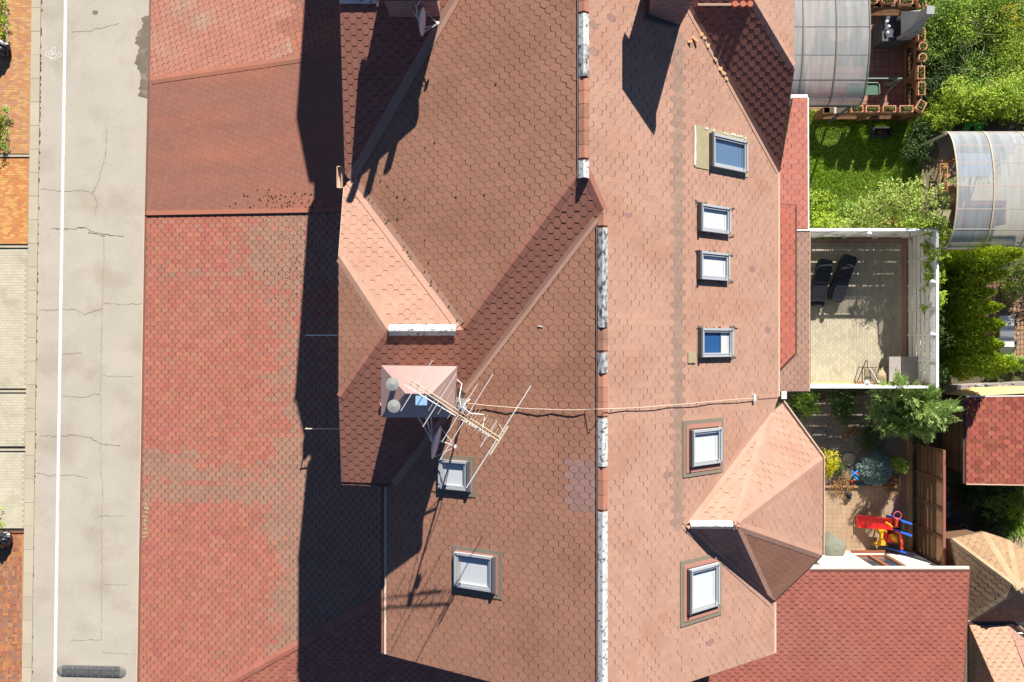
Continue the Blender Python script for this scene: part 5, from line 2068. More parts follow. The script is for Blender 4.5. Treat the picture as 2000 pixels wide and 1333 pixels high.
for i in range(k + 1):
    h = .78 * (1 - (1 - i / k) ** 2.2) if i < k else .80
    r_ = .55 * (1 - (i / k) ** 2.6) + .02
    for j in range(n):
        t_ = 2 * math.pi * j / n
        q = 1 + .10 * math.sin(5 * t_) * (1 - i / k) + random.uniform(-.03, .03)
        vs.append(c0 + Vector((r_ * 1.0 * math.cos(t_) * q, r_ * .9 * math.sin(t_) * q, h)))
for i in range(k):
    for j in range(n):
        fs.append((i * n + j, i * n + (j + 1) % n, (i + 1) * n + (j + 1) % n, (i + 1) * n + j))
mb.add(vs, fs)
mb.build('cover', mat('grey_green_cover', (0.155, 0.16, 0.125), rough=.7, var=.15), t)
mb = MB()
for (dx, dy) in ((-.2, .1), (.2, .1), (0, -.2)):
    mb.tube([c0 + Vector((dx, dy, 0)), c0 + Vector((dx * .6, dy * .6, .5))], .02, 6)
mb.build('leg', FRAME_DK, t)

# ------------------------------------------------------------------ upper right patio with barbecue and flower boxes
UPX0, UPX1 = 12.6, G(1797, 100, 1.05).x
UPY0 = G(0, 215, 1.05).y
mb = MB()
mb.bbox((10.5, UPY0, 0), (UPX1, 14.8, .03))
upat = structure(mb, 'upper_patio', mat('dark_joint', (.09, .05, .04), rough=.95))
pavers('paving_slab', 12.4, UPX1 - .1, UPY0 + .1, 14.6, .3, .3, [mat('dark_red_slab', (0.33, 0.17, 0.125), rough=.9, isl=.10, grain=.1)], z=.036, gap=.014, bond=0, parent=upat)
RUST = mat('rusty_brick', (0.20, 0.105, 0.055), rough=.95, var=.3, scale=4, grain=.3)
def arch_wall(name, label, a, b, n, h, th, nrm, sag=.55):
    """low garden wall: scalloped infill between piers under a flat coping"""
    a, b = Vector((a[0], a[1], 0)), Vector((b[0], b[1], 0))
    t = thing(name, label, 'wall', (a + b) / 2)
    d = (b - a) / n
    L_ = d.length
    u = d.normalized()
    for i in range(n + 1):
        mb = MB()
        p = a + d * i
        mb.box(p + Vector((0, 0, h / 2)), (th + .06, th + .06, h))
        mb.build('pier', RUST, t)
    for i in range(n):
        mb = MB()
        p = a + d * i
        m_ = 12
        R2 = (L_ - th) / 2
        for k in range(m_):
            u0 = th / 2 + (L_ - th) * k / m_
            u1 = th / 2 + (L_ - th) * (k + 1) / m_
            f = lambda u_: (h - .12) - sag * (1 - math.sqrt(max(0, 1 - ((u_ - L_ / 2) / R2) ** 2))) * 1.0
            zb0, zb1 = f(u0) - 0, f(u1)
            # solid spandrel above the arch
            mb.prism([p + u * u0 + Vector((0, 0, zb0 - .12)) - nrm * th / 2, p + u * u1 + Vector((0, 0, zb1 - .12)) - nrm * th / 2, p + u * u1 + Vector((0, 0, h - .06)) - nrm * th / 2, p + u * u0 + Vector((0, 0, h - .06)) - nrm * th / 2], nrm * th)
        mb.bbox(tuple(p - u * 0 - Vector((th / 2 if abs(u.y) > .5 else 0, th / 2 if abs(u.x) > .5 else 0, 0))), tuple(p + d + Vector((th / 2 if abs(u.y) > .5 else 0, th / 2 if abs(u.x) > .5 else 0, .22))))
        mb.build('arch', RUST, t)
    mb = MB()
    for k in range(int((b - a).length / .095)):
        q = a + u * (.05 + k * .095)
        mb.bbox((q.x - .012, q.y - .012, .22), (q.x + .012, q.y + .012, h - .45))
    mb.build('bar', mat('wrought_iron', (.03, .03, .03), rough=.6), t, kind='stuff')
    mb = MB()
    mb.beam(a + Vector((0, 0, h - .03)) - u * .1, b + Vector((0, 0, h - .03)) + u * .1, th + .02, .06)
    mb.build('coping', mat('dark_coping', (.10, .075, .055), rough=.9, var=.2), t)
    mb = MB()
    k = 0.35
    while k < (b - a).length:
        mb.box(a + u * k + Vector((0, 0, h + .012)), (.10 if abs(u.x) > .5 else th + .08, th + .08 if abs(u.x) > .5 else .10, .025))
        k += .72
    mb.build('bracket', EDGING, t)
    return t
HW = 1.0
arch_wall('garden_wall', 'low rusty brick arch wall carrying flower boxes, right side of the upper patio', (UPX1, UPY0), (UPX1, 14.0), 3, HW, .20, Vector((1, 0, 0)))
arch_wall('garden_wall', 'low rusty brick arch wall carrying flower boxes, lower side of the upper patio', (12.9, UPY0), (UPX1 - .2, UPY0), 2, HW, .20, Vector((0, 1, 0)))
arch_wall('garden_wall', 'low dark wall carrying flower boxes at the very top of the upper patio', (13.4, G(0, 8, 1).y), (UPX1 - .2, G(0, 8, 1).y), 2, HW, .20, Vector((0, 1, 0)))
BOX = mat('terracotta_box', (0.52, 0.25, 0.14), rough=.85, var=.08, isl=.08)
EARTH = mat('potting_soil', (0.07, 0.045, 0.025), rough=.95, var=.3, scale=8)
BOXLEAF = leaf_mat('box_plant_leaf', (0.13, 0.15, 0.03), isl=.4, hue=.05)
def quads(name, C, Dv, Nv, L_, W_, m, owner, kind=None):
    """many small leaf blades: centres, long axes, normals, lengths, widths"""
    C, Dv, Nv = np.asarray(C), np.asarray(Dv), np.asarray(Nv)
    Dv = Dv / (np.linalg.norm(Dv, axis=1, keepdims=True) + 1e-9)
    S = np.cross(Dv, Nv)
    S /= (np.linalg.norm(S, axis=1, keepdims=True) + 1e-9)
    L_ = np.asarray(L_)[:, None] * np.ones((len(C), 1))
    W_ = np.asarray(W_)[:, None] * np.ones((len(C), 1))
    up = np.cross(S, Dv)
    v = np.stack([C - Dv * L_ / 2, C + S * W_ / 2 + up * W_ * .12, C + Dv * L_ / 2, C - S * W_ / 2 + up * W_ * .12], 1).reshape(-1, 3)
    f = np.arange(len(v), dtype=np.int32).reshape(-1, 4)
    return raw_mesh(name, v, f, m, parent=owner, kind=kind)
def box_plants(t, c0, sx, sy, z, n=110, rot=0.0):
    C = np.column_stack([rng.uniform(-sx, sx, n), rng.uniform(-sy, sy, n), rng.uniform(-.02, .13, n)])
    cr, sr = math.cos(rot), math.sin(rot)
    C = np.column_stack([c0.x + C[:, 0] * cr - C[:, 1] * sr, c0.y + C[:, 0] * sr + C[:, 1] * cr, z + C[:, 2]])
    D_ = rng.normal(size=(n, 3)) * [1, 1, .5]
    N_ = rng.normal(size=(n, 3)) * .5 + [0, 0, 1]
    quads('plant', C, D_, N_, rng.uniform(.05, .11, n), rng.uniform(.03, .06, n), BOXLEAF, t)
def planter(px, py, lx, ly, label, rot=0.0, z=HW + .03):
    c0 = G(px, py, z + .2)
    c0.z = z
    t = thing('flower_box', label, 'flower box', c0, 'flower boxes and pots on the patio walls')
    R_ = Matrix.Rotation(rot, 3, 'Z')
    mb = MB()
    w = .025
    for (cx, cy, sx, sy) in ((0, ly / 2 - w / 2, lx, w), (0, -ly / 2 + w / 2, lx, w), (lx / 2 - w / 2, 0, w, ly - 2 * w), (-lx / 2 + w / 2, 0, w, ly - 2 * w)):
        mb.box(c0 + R_ @ Vector((cx, cy, .1)), (sx, sy, .2), R_)
    mb.box(c0 + Vector((0, 0, .015)), (lx - 2 * w, ly - 2 * w, .03), R_)
    for (cx, cy, sx, sy) in ((0, ly / 2, lx + .04, .04), (0, -ly / 2, lx + .04, .04), (lx / 2, 0, .04, ly - .04), (-lx / 2, 0, .04, ly - .04)):
        mb.box(c0 + R_ @ Vector((cx, cy, .205)), (sx, sy, .025), R_)
    mb.build('trough', BOX, t)
    mb = MB()
    mb.box(c0 + Vector((0, 0, .1)), (lx - 2.2 * w, ly - 2.2 * w, .12), R_)
    mb.build('soil', EARTH, t)
    box_plants(t, c0, lx / 2 - .05, ly / 2 - .05, z + .18, rot=rot)
def potted(px, py, r, label, z=HW + .03):
    c0 = G(px, py, z + .2)
    c0.z = z
    t = thing('flower_pot', label, 'flower pot', c0, 'flower boxes and pots on the patio walls')
    mb = MB()
    mb.lathe([(r * .72, 0), (r, .2), (r + .02, .2), (r + .02, .24), (r - .02, .24), (r - .04, .17)], c0, 16)
    mb.build('pot', BOX, t)
    mb = MB()
    mb.lathe([(r - .05, .15), (r - .05, .175)], c0, 14)
    mb.build('soil', EARTH, t)
    box_plants(t, c0, r * .6, r * .6, z + .18, 60)
planter(1801, 35, .26, .50, 'terracotta flower box on the patio wall right beside the stone barbecue')
planter(1800, 67, .26, .50, 'terracotta flower box above the two round pots on the right patio wall')
potted(1802, 91, .16, 'upper round terracotta pot on the right patio wall')
potted(1801.5, 113, .16, 'lower round terracotta pot on the right patio wall')
planter(1799, 142, .26, .50, 'terracotta flower box below the two round pots on the right patio wall')
planter(1800, 173, .26, .50, 'terracotta flower box next above the tilted corner box')
planter(1799, 207, .30, .40, 'tilted terracotta corner box at the lower right corner of the upper patio', rot=-.5)
planter(1770, 213, .52, .24, 'rightmost terracotta flower box on the lower patio wall, beside the corner box')
planter(1737, 213, .50, .24, 'terracotta flower box with brightest green plants, middle of the lower patio wall')
planter(1704, 213, .52, .24, 'terracotta flower box just right of the clear vault edge on the lower patio wall')
planter(1674, 213, .46, .24, 'terracotta flower box half under the clear vault edge on the lower patio wall')
potted(1679, 203, .11, 'small yellow-brown pot standing on the patio floor side of the lower wall', z=.6)
planter(1770, 2, .52, .24, 'terracotta flower box at the top edge right of the middle one')
planter(1735, 0, .50, .24, 'middle terracotta flower box at the top edge of the photo')
planter(1701, 0, .50, .24, 'terracotta flower box at the top edge left of the middle one')
planter(1800, 3, .28, .42, 'tilted terracotta corner box at the top right corner of the upper patio', rot=.35)
# stone barbecue
GR1 = mat('grey_concrete', (0.34, 0.345, 0.33), rough=.85, var=.12, scale=2, grain=.1)
GR2 = mat('dark_concrete', (0.085, 0.09, 0.10), rough=.8, var=.15)
t = thing('stone_barbecue', 'grey concrete barbecue with a tapered hood and chimney on the upper patio', 'barbecue', G(1745, 62))
mb = MB()
a, b = G(1723, 35, .8), G(1752, 80, .8)
mb.bbox((a.x, b.y, 0), (b.x + .45, a.y, .8))
mb.bbox((a.x - .04, b.y - .04, .8), (a.x + .55, b.y + .16, .86))
mb.bbox((a.x - .04, a.y - .16, .8), (a.x + .55, a.y + .04, .86))
mb.build('base', GR2, t)
mb = MB()
xb0, xb1 = b.x - .1, b.x + .55
mb.bbox((xb1 - .12, b.y + .02, .8), (xb1, a.y - .02, 1.5))
mb.prism([(xb0 + .05, b.y + .02, .8), (xb1 - .121, b.y + .02, .8), (xb1 - .121, b.y + .02, 1.5), (xb0 + .15, b.y + .02, 1.35)], (0, .1, 0))
mb.prism([(xb0 + .05, a.y - .12, .8), (xb1 - .121, a.y - .12, .8), (xb1 - .121, a.y - .12, 1.5), (xb0 + .15, a.y - .12, 1.35)], (0, .1, 0))
mb.build('firebox', GR1, t)
mb = MB()
ym = (a.y + b.y) / 2
lo = [Vector((xb0 - .05, b.y, 1.35)), Vector((xb1 + .02, b.y, 1.35)), Vector((xb1 + .02, a.y, 1.35)), Vector((xb0 - .05, a.y, 1.35))]
hi = [Vector((xb1 - .32, ym - .16, 2.0)), Vector((xb1 - .02, ym - .16, 2.0)), Vector((xb1 - .02, ym + .16, 2.0)), Vector((xb1 - .32, ym + .16, 2.0))]
tp = [p + Vector((0, 0, .45)) for p in hi]
mb.add(lo + hi + tp, [(3, 2, 1, 0)] + [(i, (i + 1) % 4, 4 + (i + 1) % 4, 4 + i) for i in range(4)] + [(4 + i, 4 + (i + 1) % 4, 8 + (i + 1) % 4, 8 + i) for i in range(4)] + [(8, 9, 10, 11)])
mb.build('hood', GR1, t)
mb = MB()
for (dx, dy) in ((.12, .25), (.2, .05), (.15, -.2)):
    mb.lathe([(.05, 0), (.06, .1), (.02, .12)], (a.x + dx, ym + dy, .86), 10)
mb.build('utensil', WHITE, t, kind='stuff')
# green garden swing bench
GRN = mat('green_canvas', (0.075, 0.155, 0.105), rough=.7, var=.1)
GRF = mat('green_steel', (0.17, 0.27, 0.21), rough=.45, var=.05)
t = thing('garden_swing', 'green canvas garden bench with tubular frame partly under the clear vault', 'bench', G(1700, 180))
a, b = G(1655, 164, .5), G(1716, 186, .5)
mb = MB()
mb.bbox((a.x, b.y, .45), (b.x, a.y, .52))
mb.build('seat', GRN, t)
mb = MB()
mb.tube([(a.x, a.y + .06, .9), (b.x + .75, a.y + .06, .9)], .03, 8)
mb.tube([(a.x, a.y + .02, .55), (b.x - .08, a.y + .02, .55), (b.x, a.y - .06, .55), (b.x + .02, b.y, .55)], .022, 8)
mb.tube([(b.x + .75, a.y + .06, .9), (b.x + .45, a.y - .25, .5), (b.x + .1, b.y - .55, .02)], .022, 8)
mb.tube([(b.x + .75, a.y + .06, .9), (b.x + .5, a.y - .02, .7), (b.x + .25, a.y - .04, .55)], .022, 8)
for x in (a.x + .1, b.x - .06):
    for y in (a.y - .02, b.y + .04):
        mb.tube([(x, y, .03), (x, y, .46)], .022, 8)
mb.tube([(b.x + .6, a.y + .06, .9), (b.x + .6, a.y + .06, .02)], .025, 8)
mb.build('frame', GRF, t)
# two vaulted canopies of clear sheet
def vault(name, label, x0, x1, y0, y1, z, rise, nx, ny, m_panel, m_rib, m_purlin, loc, posts=()):
    t = thing(name, label, 'canopy', loc)
    def pt(x, k):
        f = k / ny
        an = math.pi * f
        return Vector((x, y0 + (y1 - y0) * (.5 - .5 * math.cos(an)), z + rise * math.sin(an) ** .85))
    sub = 3
    for i in range(nx):
        xa, xb = x0 + (x1 - x0) * i / nx, x0 + (x1 - x0) * (i + 1) / nx
        mb = MB()
        mb.smooth = True
        vs = []
        for k in range(ny * sub + 1):
            for x in (xa + .02, xb - .02):
                vs.append(pt(x, k / sub))
        nrm_ = len(vs)
        lo_ = [p - Vector((0, 0, .012)) for p in vs]
        mb.add(vs, [(2 * k, 2 * k + 1, 2 * k + 3, 2 * k + 2) for k in range(ny * sub)])
        mb.build('sheet', m_panel, t)
    for i in range(nx + 1):
        x = x0 + (x1 - x0) * i / nx
        mb = MB()
        P_ = [pt(x, k / sub) + Vector((0, 0, .012)) for k in range(ny * sub + 1)]
        for p, q in zip(P_[:-1], P_[1:]):
            mb.beam(p, q, .05, .03)
        mb.build('rib', m_rib, t)
    for k in range(ny + 1):
        mb = MB()
        p, q = pt(x0, k), pt(x1, k)
        mb.beam(p - Vector((0, 0, .02)), q - Vector((0, 0, .02)), .045 if 0 < k < ny else .08, .04)
        mb.build('purlin', m_purlin, t)
    for (x, y) in posts:
        mb = MB()
        mb.bbox((x - .04, y - .04, 0), (x + .04, y + .04, z + .02))
        mb.build('post', m_purlin, t)
    return t
SM1 = sheet_mat('smoky_sheet', (0.50, 0.46, 0.42), (0.46, 0.47, 0.46), .60, rough=.14, streak=.25)
SM2 = sheet_mat('clear_ribbed_sheet', (0.74, 0.76, 0.76), (0.60, 0.64, 0.66), .42, rough=.16, streak=.3)
v1y0 = G(0, 207, 2.25).y
vault('clear_canopy', 'smoky arched plastic canopy over the upper patio next to the house', 9.8, G(1677, 207, 2.25).x, v1y0, v1y0 + 5.4, 2.25, .85, 3, 8, SM1, mat('bronze_rib', (.17, .16, .14), rough=.5), FRAME_DK, (12, 11, 0), ((13.4, v1y0 + .05), (13.4, v1y0 + 5.3)))
v2y1, v2y0 = G(0, 259, 2.25).y, G(0, 486, 2.25).y
v2x = G(1842, 259, 2.25).x
vault('clear_canopy', 'whitish arched clear plastic canopy at the right edge, above the thuja hedge', v2x, v2x + 5.6, v2y0, v2y1, 2.25, .85, 4, 8, SM2, mat('tan_rib', (.52, .42, .30), rough=.5), mat('pale_purlin', (.45, .36, .30), rough=.5), (19, 6, 0), ((v2x + .1, v2y0 + .06), (v2x + .1, v2y1 - .06)))
# what stands under the right canopy
sheet('canopy_floor', [(1800, 262), (2100, 262), (2100, 480), (1800, 480)], .01, mat('sandy_floor', (.30, .25, .16), rough=.9, var=.15))
t = thing('patio_sofa', 'dark red sofa dimly seen under the whitish plastic canopy', 'sofa', G(1915, 420))
MAR = mat('maroon_cloth', (.26, .06, .05), rough=.9, var=.1)
mb = MB()
p0, p1 = G(1880, 405, .4), G(1950, 440, .4)
mb.bbox((p0.x, p1.y, .1), (p1.x, p0.y, .42))
mb.build('seat', MAR, t)
mb = MB()
mb.bbox((p0.x, p0.y - .02, .1), (p1.x, p0.y + .18, .85))
mb.build('backrest', MAR, t)
for x in (p0.x - .16, p1.x):
    mb = MB()
    mb.bbox((x, p1.y, .1), (x + .16, p0.y + .18, .62))
    mb.build('armrest', MAR, t)
t = thing('patio_table', 'dim blue-grey table under the whitish plastic canopy', 'table', G(1900, 320))
mb = MB()
p0, p1 = G(1870, 300, .74), G(1935, 345, .74)
mb.bbox((p0.x, p1.y, .70), (p1.x, p0.y, .74))
mb.build('top', mat('blue_grey_top', (.12, .17, .24), rough=.5), t)
for x in (p0.x + .1, p1.x - .1):
    for y in (p1.y + .1, p0.y - .1):
        mb = MB()
        mb.bbox((x - .03, y - .03, 0), (x + .03, y + .03, .70))
        mb.build('leg', FRAME_DK, t)
# stone path and raised bed beside the vault, shelving with orange frame
mb = MB()
for (a, b, r1, r2) in ((1812, 300, .5, .7), (1818, 350, .45, .5), (1815, 420, .5, .6), (1822, 455, .45, .4)):
    c0 = G(a, b, .02)
    mb.prism([c0 + Vector((r1 * math.cos(k * .7) * random.uniform(.8, 1.1), r2 * math.sin(k * .7) * random.uniform(.8, 1.1), 0)) for k in range(9)], (0, 0, .03))
structure(mb, 'stone_path', mat('mossy_stone', (.15, .13, .075), rough=.95, var=.25, scale=3, grain=.2))
t = thing('plant_shelf', 'rusty orange metal plant shelf with pots beside the right canopy', 'shelf', G(1845, 335))
mb = MB()
for (x, y) in ((1836, 322), (1848, 322), (1838, 372), (1853, 372)):
    p = G(x, y, 0)
    mb.bbox((p.x - .02, p.y - .02, 0), (p.x + .02, p.y + .02, .9))
for z in (.45, .88):
    p0, p1 = G(1836, 320, z), G(1850, 373, z)
    for (a, b) in (((p0.x, p0.y), (p1.x, p0.y)), ((p1.x, p0.y), (p1.x, p1.y)), ((p1.x, p1.y), (p0.x, p1.y)), ((p0.x, p1.y), (p0.x, p0.y))):
        mb.beam((a[0], a[1], z), (b[0], b[1], z), .035, .03)
mb.build('frame', mat('rust_orange', (.45, .17, .06), rough=.7), t)
mb = MB()
for k in range(3):
    p = G(1843 + k, 328 + 17 * k, .46)
    mb.lathe([(.08, 0), (.11, .16)], p, 10)
mb.build('pot', BOX, t)
box_plants(t, G(1844, 345, .6), .12, .5, .62, 90)
# dark sandbox with a pink toy, green cover
t = thing('garden_box', 'dark square garden box on the shaded lawn with something pink inside', 'box', G(1715, 257))
mb = MB()
p0, p1 = G(1706, 250, .3), G(1741, 266, .3)
for (a, b) in (((p0.x, p0.y), (p1.x, p0.y)), ((p1.x, p0.y), (p1.x, p1.y)), ((p1.x, p1.y), (p0.x, p1.y)), ((p0.x, p1.y), (p0.x, p0.y))):
    mb.beam((a[0], a[1], .17), (b[0], b[1], .17), .05, .3)
mb.bbox((p0.x, p1.y, .02), (p1.x, p0.y, .05))
mb.build('frame', mat('dark_board', (.035, .035, .045), rough=.7), t)
mb = MB()
c0 = G(1720, 257, .1)
mb.blob(c0, (.11, .09, .08), 9, 6, .15)
mb.blob(c0 + Vector((.05, -.1, 0)), (.06, .07, .06), 8, 5, .15)
tag(mb.build('pink_toy', mat('pink_cloth', (.45, .12, .12), rough=.8)), 'small pink toy lying in the dark square garden box', 'toy')
t = thing('green_cover', 'flat bright green plastic lid with dark handle gap behind the right canopy', 'lid', G(1900, 248))
mb = MB()
mb.prism([G(a, b, .5) for a, b in ((1878, 257), (1884, 238), (1923, 238), (1916, 257))], (0, 0, .08))
mb.build('lid', mat('green_plastic_lid', (.05, .30, .03), rough=.45), t)
mb = MB()
mb.prism([G(a, b, .585) for a, b in ((1892, 257), (1896, 247), (1904, 247), (1902, 257))], (0, 0, .01))
mb.build('handle_gap', DARKSLOT, t)

# ------------------------------------------------------------------ far right: block patio with a white lounger, stone wall
mb = MB()
p0, p1 = G(1900, 545), G(2060, 700)
mb.bbox((p0.x, p1.y, 0), (p1.x, p0.y, .03))
blk = structure(mb, 'block_patio', mat('dark_block_joint', (.12, .075, .035), rough=.95))
pavers('paving_block', p0.x, p1.x, p1.y, p0.y, .2, .165, [mat('brown_block_paving', (.36, .22, .13), rough=.9, isl=.12, grain=.12)], z=.055, gap=.02, bond=.15, along='y', parent=blk)
t = thing('sun_lounger', 'white sun lounger on the brown block patio at the right edge', 'sun lounger', G(1966, 655))
WC = mat('white_fabric', (.80, .78, .74), rough=.7, var=.04)
A, B = G(1967, 617, .40), G(1965, 678, .40)
mb = MB()
for k in range(6):
    y0_, y1_ = A.y + (B.y - A.y) * k / 6, A.y + (B.y - A.y) * (k + .94) / 6
    mb.bbox((A.x - .29, y1_, .33), (A.x + .29, y0_, .40 + .01 * (k % 2)))
mb.build('mattress', WC, t)
mb = MB()
mb.prism([Vector((A.x - .30, B.y - .05, .36)), Vector((A.x + .27, B.y - .03, .36)), Vector((A.x + .42, B.y - .42, .12)), Vector((A.x - .05, B.y - .40, .12))], (0, 0, .05))
mb.build('foot_rest', WC, t)
mb = MB()
mb.tube([(A.x + .33, B.y + .55, .45), (A.x + .40, B.y + .4, .52), (A.x + .38, B.y + .1, .5), (A.x + .30, B.y, .38)], .025, 8)
for (dx, dy) in ((-.25, -.1), (.25, -.1), (-.25, -1.15), (.25, -1.15)):
    m2 = MB()
    m2.tube([(A.x + dx, A.y + dy, .05), (A.x + dx, A.y + dy, .34)], .02, 6)
    m2.build('leg', STEEL, t)
mb.build('frame', STEEL, t)
t = thing('stone_wall', 'low grey dry stone wall between the thuja hedge and the wooden shed', 'wall', G(1920, 752))
SW = mat('grey_wall_stone', (.30, .29, .27), rough=.9, isl=.35, grain=.2)
pa_, pb_ = G(1842, 760), G(2010, 752)
mb = MB()
mb.beam(pa_ + Vector((0, 0, .3)), pb_ + Vector((0, 0, .3)), .36, .6)
mb.build('wall_core', MORTAR, t)
for k in range(60):
    mb = MB()
    f = random.random()
    p = pa_.lerp(pb_, f) + Vector((0, random.choice((-.1, .0, .1)) + random.uniform(-.05, .05), random.uniform(.5, .62)))
    mb.blob(p, (random.uniform(.07, .16), random.uniform(.06, .1), random.uniform(.05, .09)), 7, 4, .2)
    mb.build('stone', SW, t)
# dark yard below the shed
sheet('yard', [(1838, 946), (2010, 946), (2010, 1060), (1838, 1120)], .008, mat('damp_earth', (.075, .06, .045), rough=.95, var=.3, scale=3, grain=.3))
sheet('sandy_corner', [(1968, 1035), (2040, 1035), (2040, 1100), (1990, 1100)], .012, mat('pale_sand', (.38, .31, .19), rough=.95, var=.15))
mb = MB()
for k in range(24):
    p = G(random.uniform(1836, 1852), random.uniform(950, 1045), .0)
    mb.blob(p + Vector((0, 0, .03)), (random.uniform(.08, .2), random.uniform(.08, .18), .06), 7, 4, .15)
mb.build('edging_stones', STONE, loc=(0, 0, 0), kind='stuff')
t = thing('flower_pot', 'orange clay pot in the dark yard beside the tan pavilion', 'flower pot', G(1873, 1028))
mb = MB()
mb.lathe([(.11, 0), (.16, .26), (.17, .26), (.17, .3), (.13, .3), (.12, .2)], G(1873, 1028), 14)
mb.build('pot', mat('orange_clay', (.50, .25, .06), rough=.8), t)
mb = MB()
mb.lathe([(.12, .19), (.12, .2)], G(1873, 1028), 12)
mb.build('soil', EARTH, t)
t = thing('garden_tool', 'white garden tool with a long shaft lying in the dark yard', 'garden tool', G(1900, 993))
mb = MB()
mb.prism([G(a, b, .1) for a, b in ((1896, 985), (1903, 984), (1908, 988), (1900, 993))], (0, 0, .04))
mb.build('blade', WHITE, t)
mb = MB()
mb.tube([G(1899, 991, .12), G(1905, 1004, .08)], .02, 6)
mb.build('shaft', WOODM, t)
# ------------------------------------------------------------------ plants
GRASS = leaf_mat('grass_blade', (0.24, 0.39, 0.025), trans=.25, isl=.4, hue=.03)
LAWN = mat('lawn_soil', (0.10, 0.14, 0.02), rough=.95, var=.3, scale=2)
BRIGHT = leaf_mat('bright_leaf', (0.34, 0.46, 0.045), isl=.4, hue=.03)
MID = leaf_mat('mid_green_leaf', (0.22, 0.35, 0.05), isl=.4, hue=.03)
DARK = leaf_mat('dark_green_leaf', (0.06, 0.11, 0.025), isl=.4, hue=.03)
APPLE = leaf_mat('apple_leaf', (0.38, 0.46, 0.12), isl=.35, hue=.025)
THUJA = leaf_mat('thuja_spray', (0.32, 0.42, 0.035), trans=.22, isl=.4, hue=.03)
JUNI = leaf_mat('juniper_spray', (0.33, 0.45, 0.16), trans=.25, isl=.35, hue=.03)
SPRUCE = leaf_mat('blue_spruce_needle', (0.24, 0.35, 0.33), trans=.12, isl=.35, hue=.015)
YELLOW = leaf_mat('yellow_leaf', (0.52, 0.46, 0.015), isl=.2, hue=.02)
RUSSET = leaf_mat('russet_leaf', (0.36, 0.2, 0.08), isl=.4, hue=.03)
BARK = mat('bark', (0.10, 0.07, 0.045), rough=.95, var=.25, scale=8)
def unit(n):
    v = rng.normal(size=(n, 3))
    return v / np.linalg.norm(v, axis=1, keepdims=True)
def leaf_cloud(owner, blobs, n, size, m, name='foliage', shell=.55, asp=.6, lump=.25, zmin=.02, kind=None):
    """blobs: (centre, (rx, ry, rz)); leaves sit in lumps inside and on the ellipsoids, facing out and up"""
    vol = np.array([b[1][0] * b[1][1] * b[1][2] for b in blobs]) ** .67
    cnt = np.maximum(1, (n * vol / vol.sum()).astype(int))
    Cs, Ns = [], []
    for (c, r), k in zip(blobs, cnt):
        c = np.array(c)
        r = np.array(r)
        ntw = max(6, k // 14)
        td = unit(ntw)
        tr = (shell + (1 - shell) * rng.random(ntw) ** .5) * (1 + rng.normal(0, lump * .6, ntw))
        idx = rng.integers(0, ntw, k)
        d = td[idx] * tr[idx][:, None] + rng.normal(0, .11 * (1 + lump), (k, 3))
        Cs.append(c + d * r)
        Ns.append(td[idx] * .55 + np.array([0, 0, .75]) + rng.normal(0, .5, (k, 3)))
    C, N_ = np.vstack(Cs), np.vstack(Ns)
    ok = C[:, 2] > zmin
    C, N_ = C[ok], N_[ok]
    D_ = np.cross(N_, unit(len(C)))
    L_ = size * rng.uniform(.6, 1.35, len(C))
    return quads(name, C, D_, N_, L_, L_ * asp, m, owner, kind)
def plant(name, label, cat, base, blobs, n, size, m, group=None, stems=4, stem_r=.02, trunk=None, **k):
    t = thing(name, label, cat, base, group)
    leaf_cloud(t, blobs, n, size, m, **k)
    mb = MB()
    b0 = Vector(base)
    if trunk:
        mb.tube([b0, b0 + Vector((.03, .02, trunk * .5)), b0 + Vector((0, 0, trunk))], [stem_r * 2.2, stem_r * 1.8, stem_r * 1.5], 7)
    st = b0 + Vector((0, 0, trunk or 0))
    for (c, r) in (blobs * 3)[:max(stems, len(blobs))]:
        c = Vector(c)
        q = c + Vector((random.uniform(-.4, .4) * r[0], random.uniform(-.4, .4) * r[1], random.uniform(-.2, .4) * r[2]))
        mb.tube([st, st.lerp(q, .5) + Vector((random.uniform(-.05, .05), random.uniform(-.05, .05), .05)), q], [stem_r, stem_r * .7, stem_r * .25], 5)
    mb.build('trunk' if trunk else 'stem', BARK, t)
    return t
def g3(px, py, z):
    return tuple(G(px, py, z))

# lawn on the shaded strip behind the house
mb = MB()
lz = [G(a, b, .006) for a, b in ((1500, 215), (1830, 215), (1830, 462), (1500, 462))]
mb.add(lz, [(0, 3, 2, 1)])
structure(mb, 'lawn', LAWN)
n = 26000
C = np.column_stack([rng.uniform(lz[0].x, G(1800, 0).x, n), rng.uniform(lz[2].y, lz[0].y, n), np.full(n, .06)])
cl = np.sin(C[:, 0] * 2.1 + 1.3 * np.sin(C[:, 1] * 1.7)) + np.sin(C[:, 1] * 2.7 + C[:, 0])
L_ = .11 + .05 * np.clip(cl, -1, 1.5)
D_ = rng.normal(size=(n, 3)) * [.7, .7, .25] + [0, 0, .55]
N_ = unit(n) + [0, 0, .4]
C[:, 2] = L_ * .4
quads('grass', C, D_, N_, L_ * 1.4, rng.uniform(.012, .03, n), GRASS, None, 'stuff')

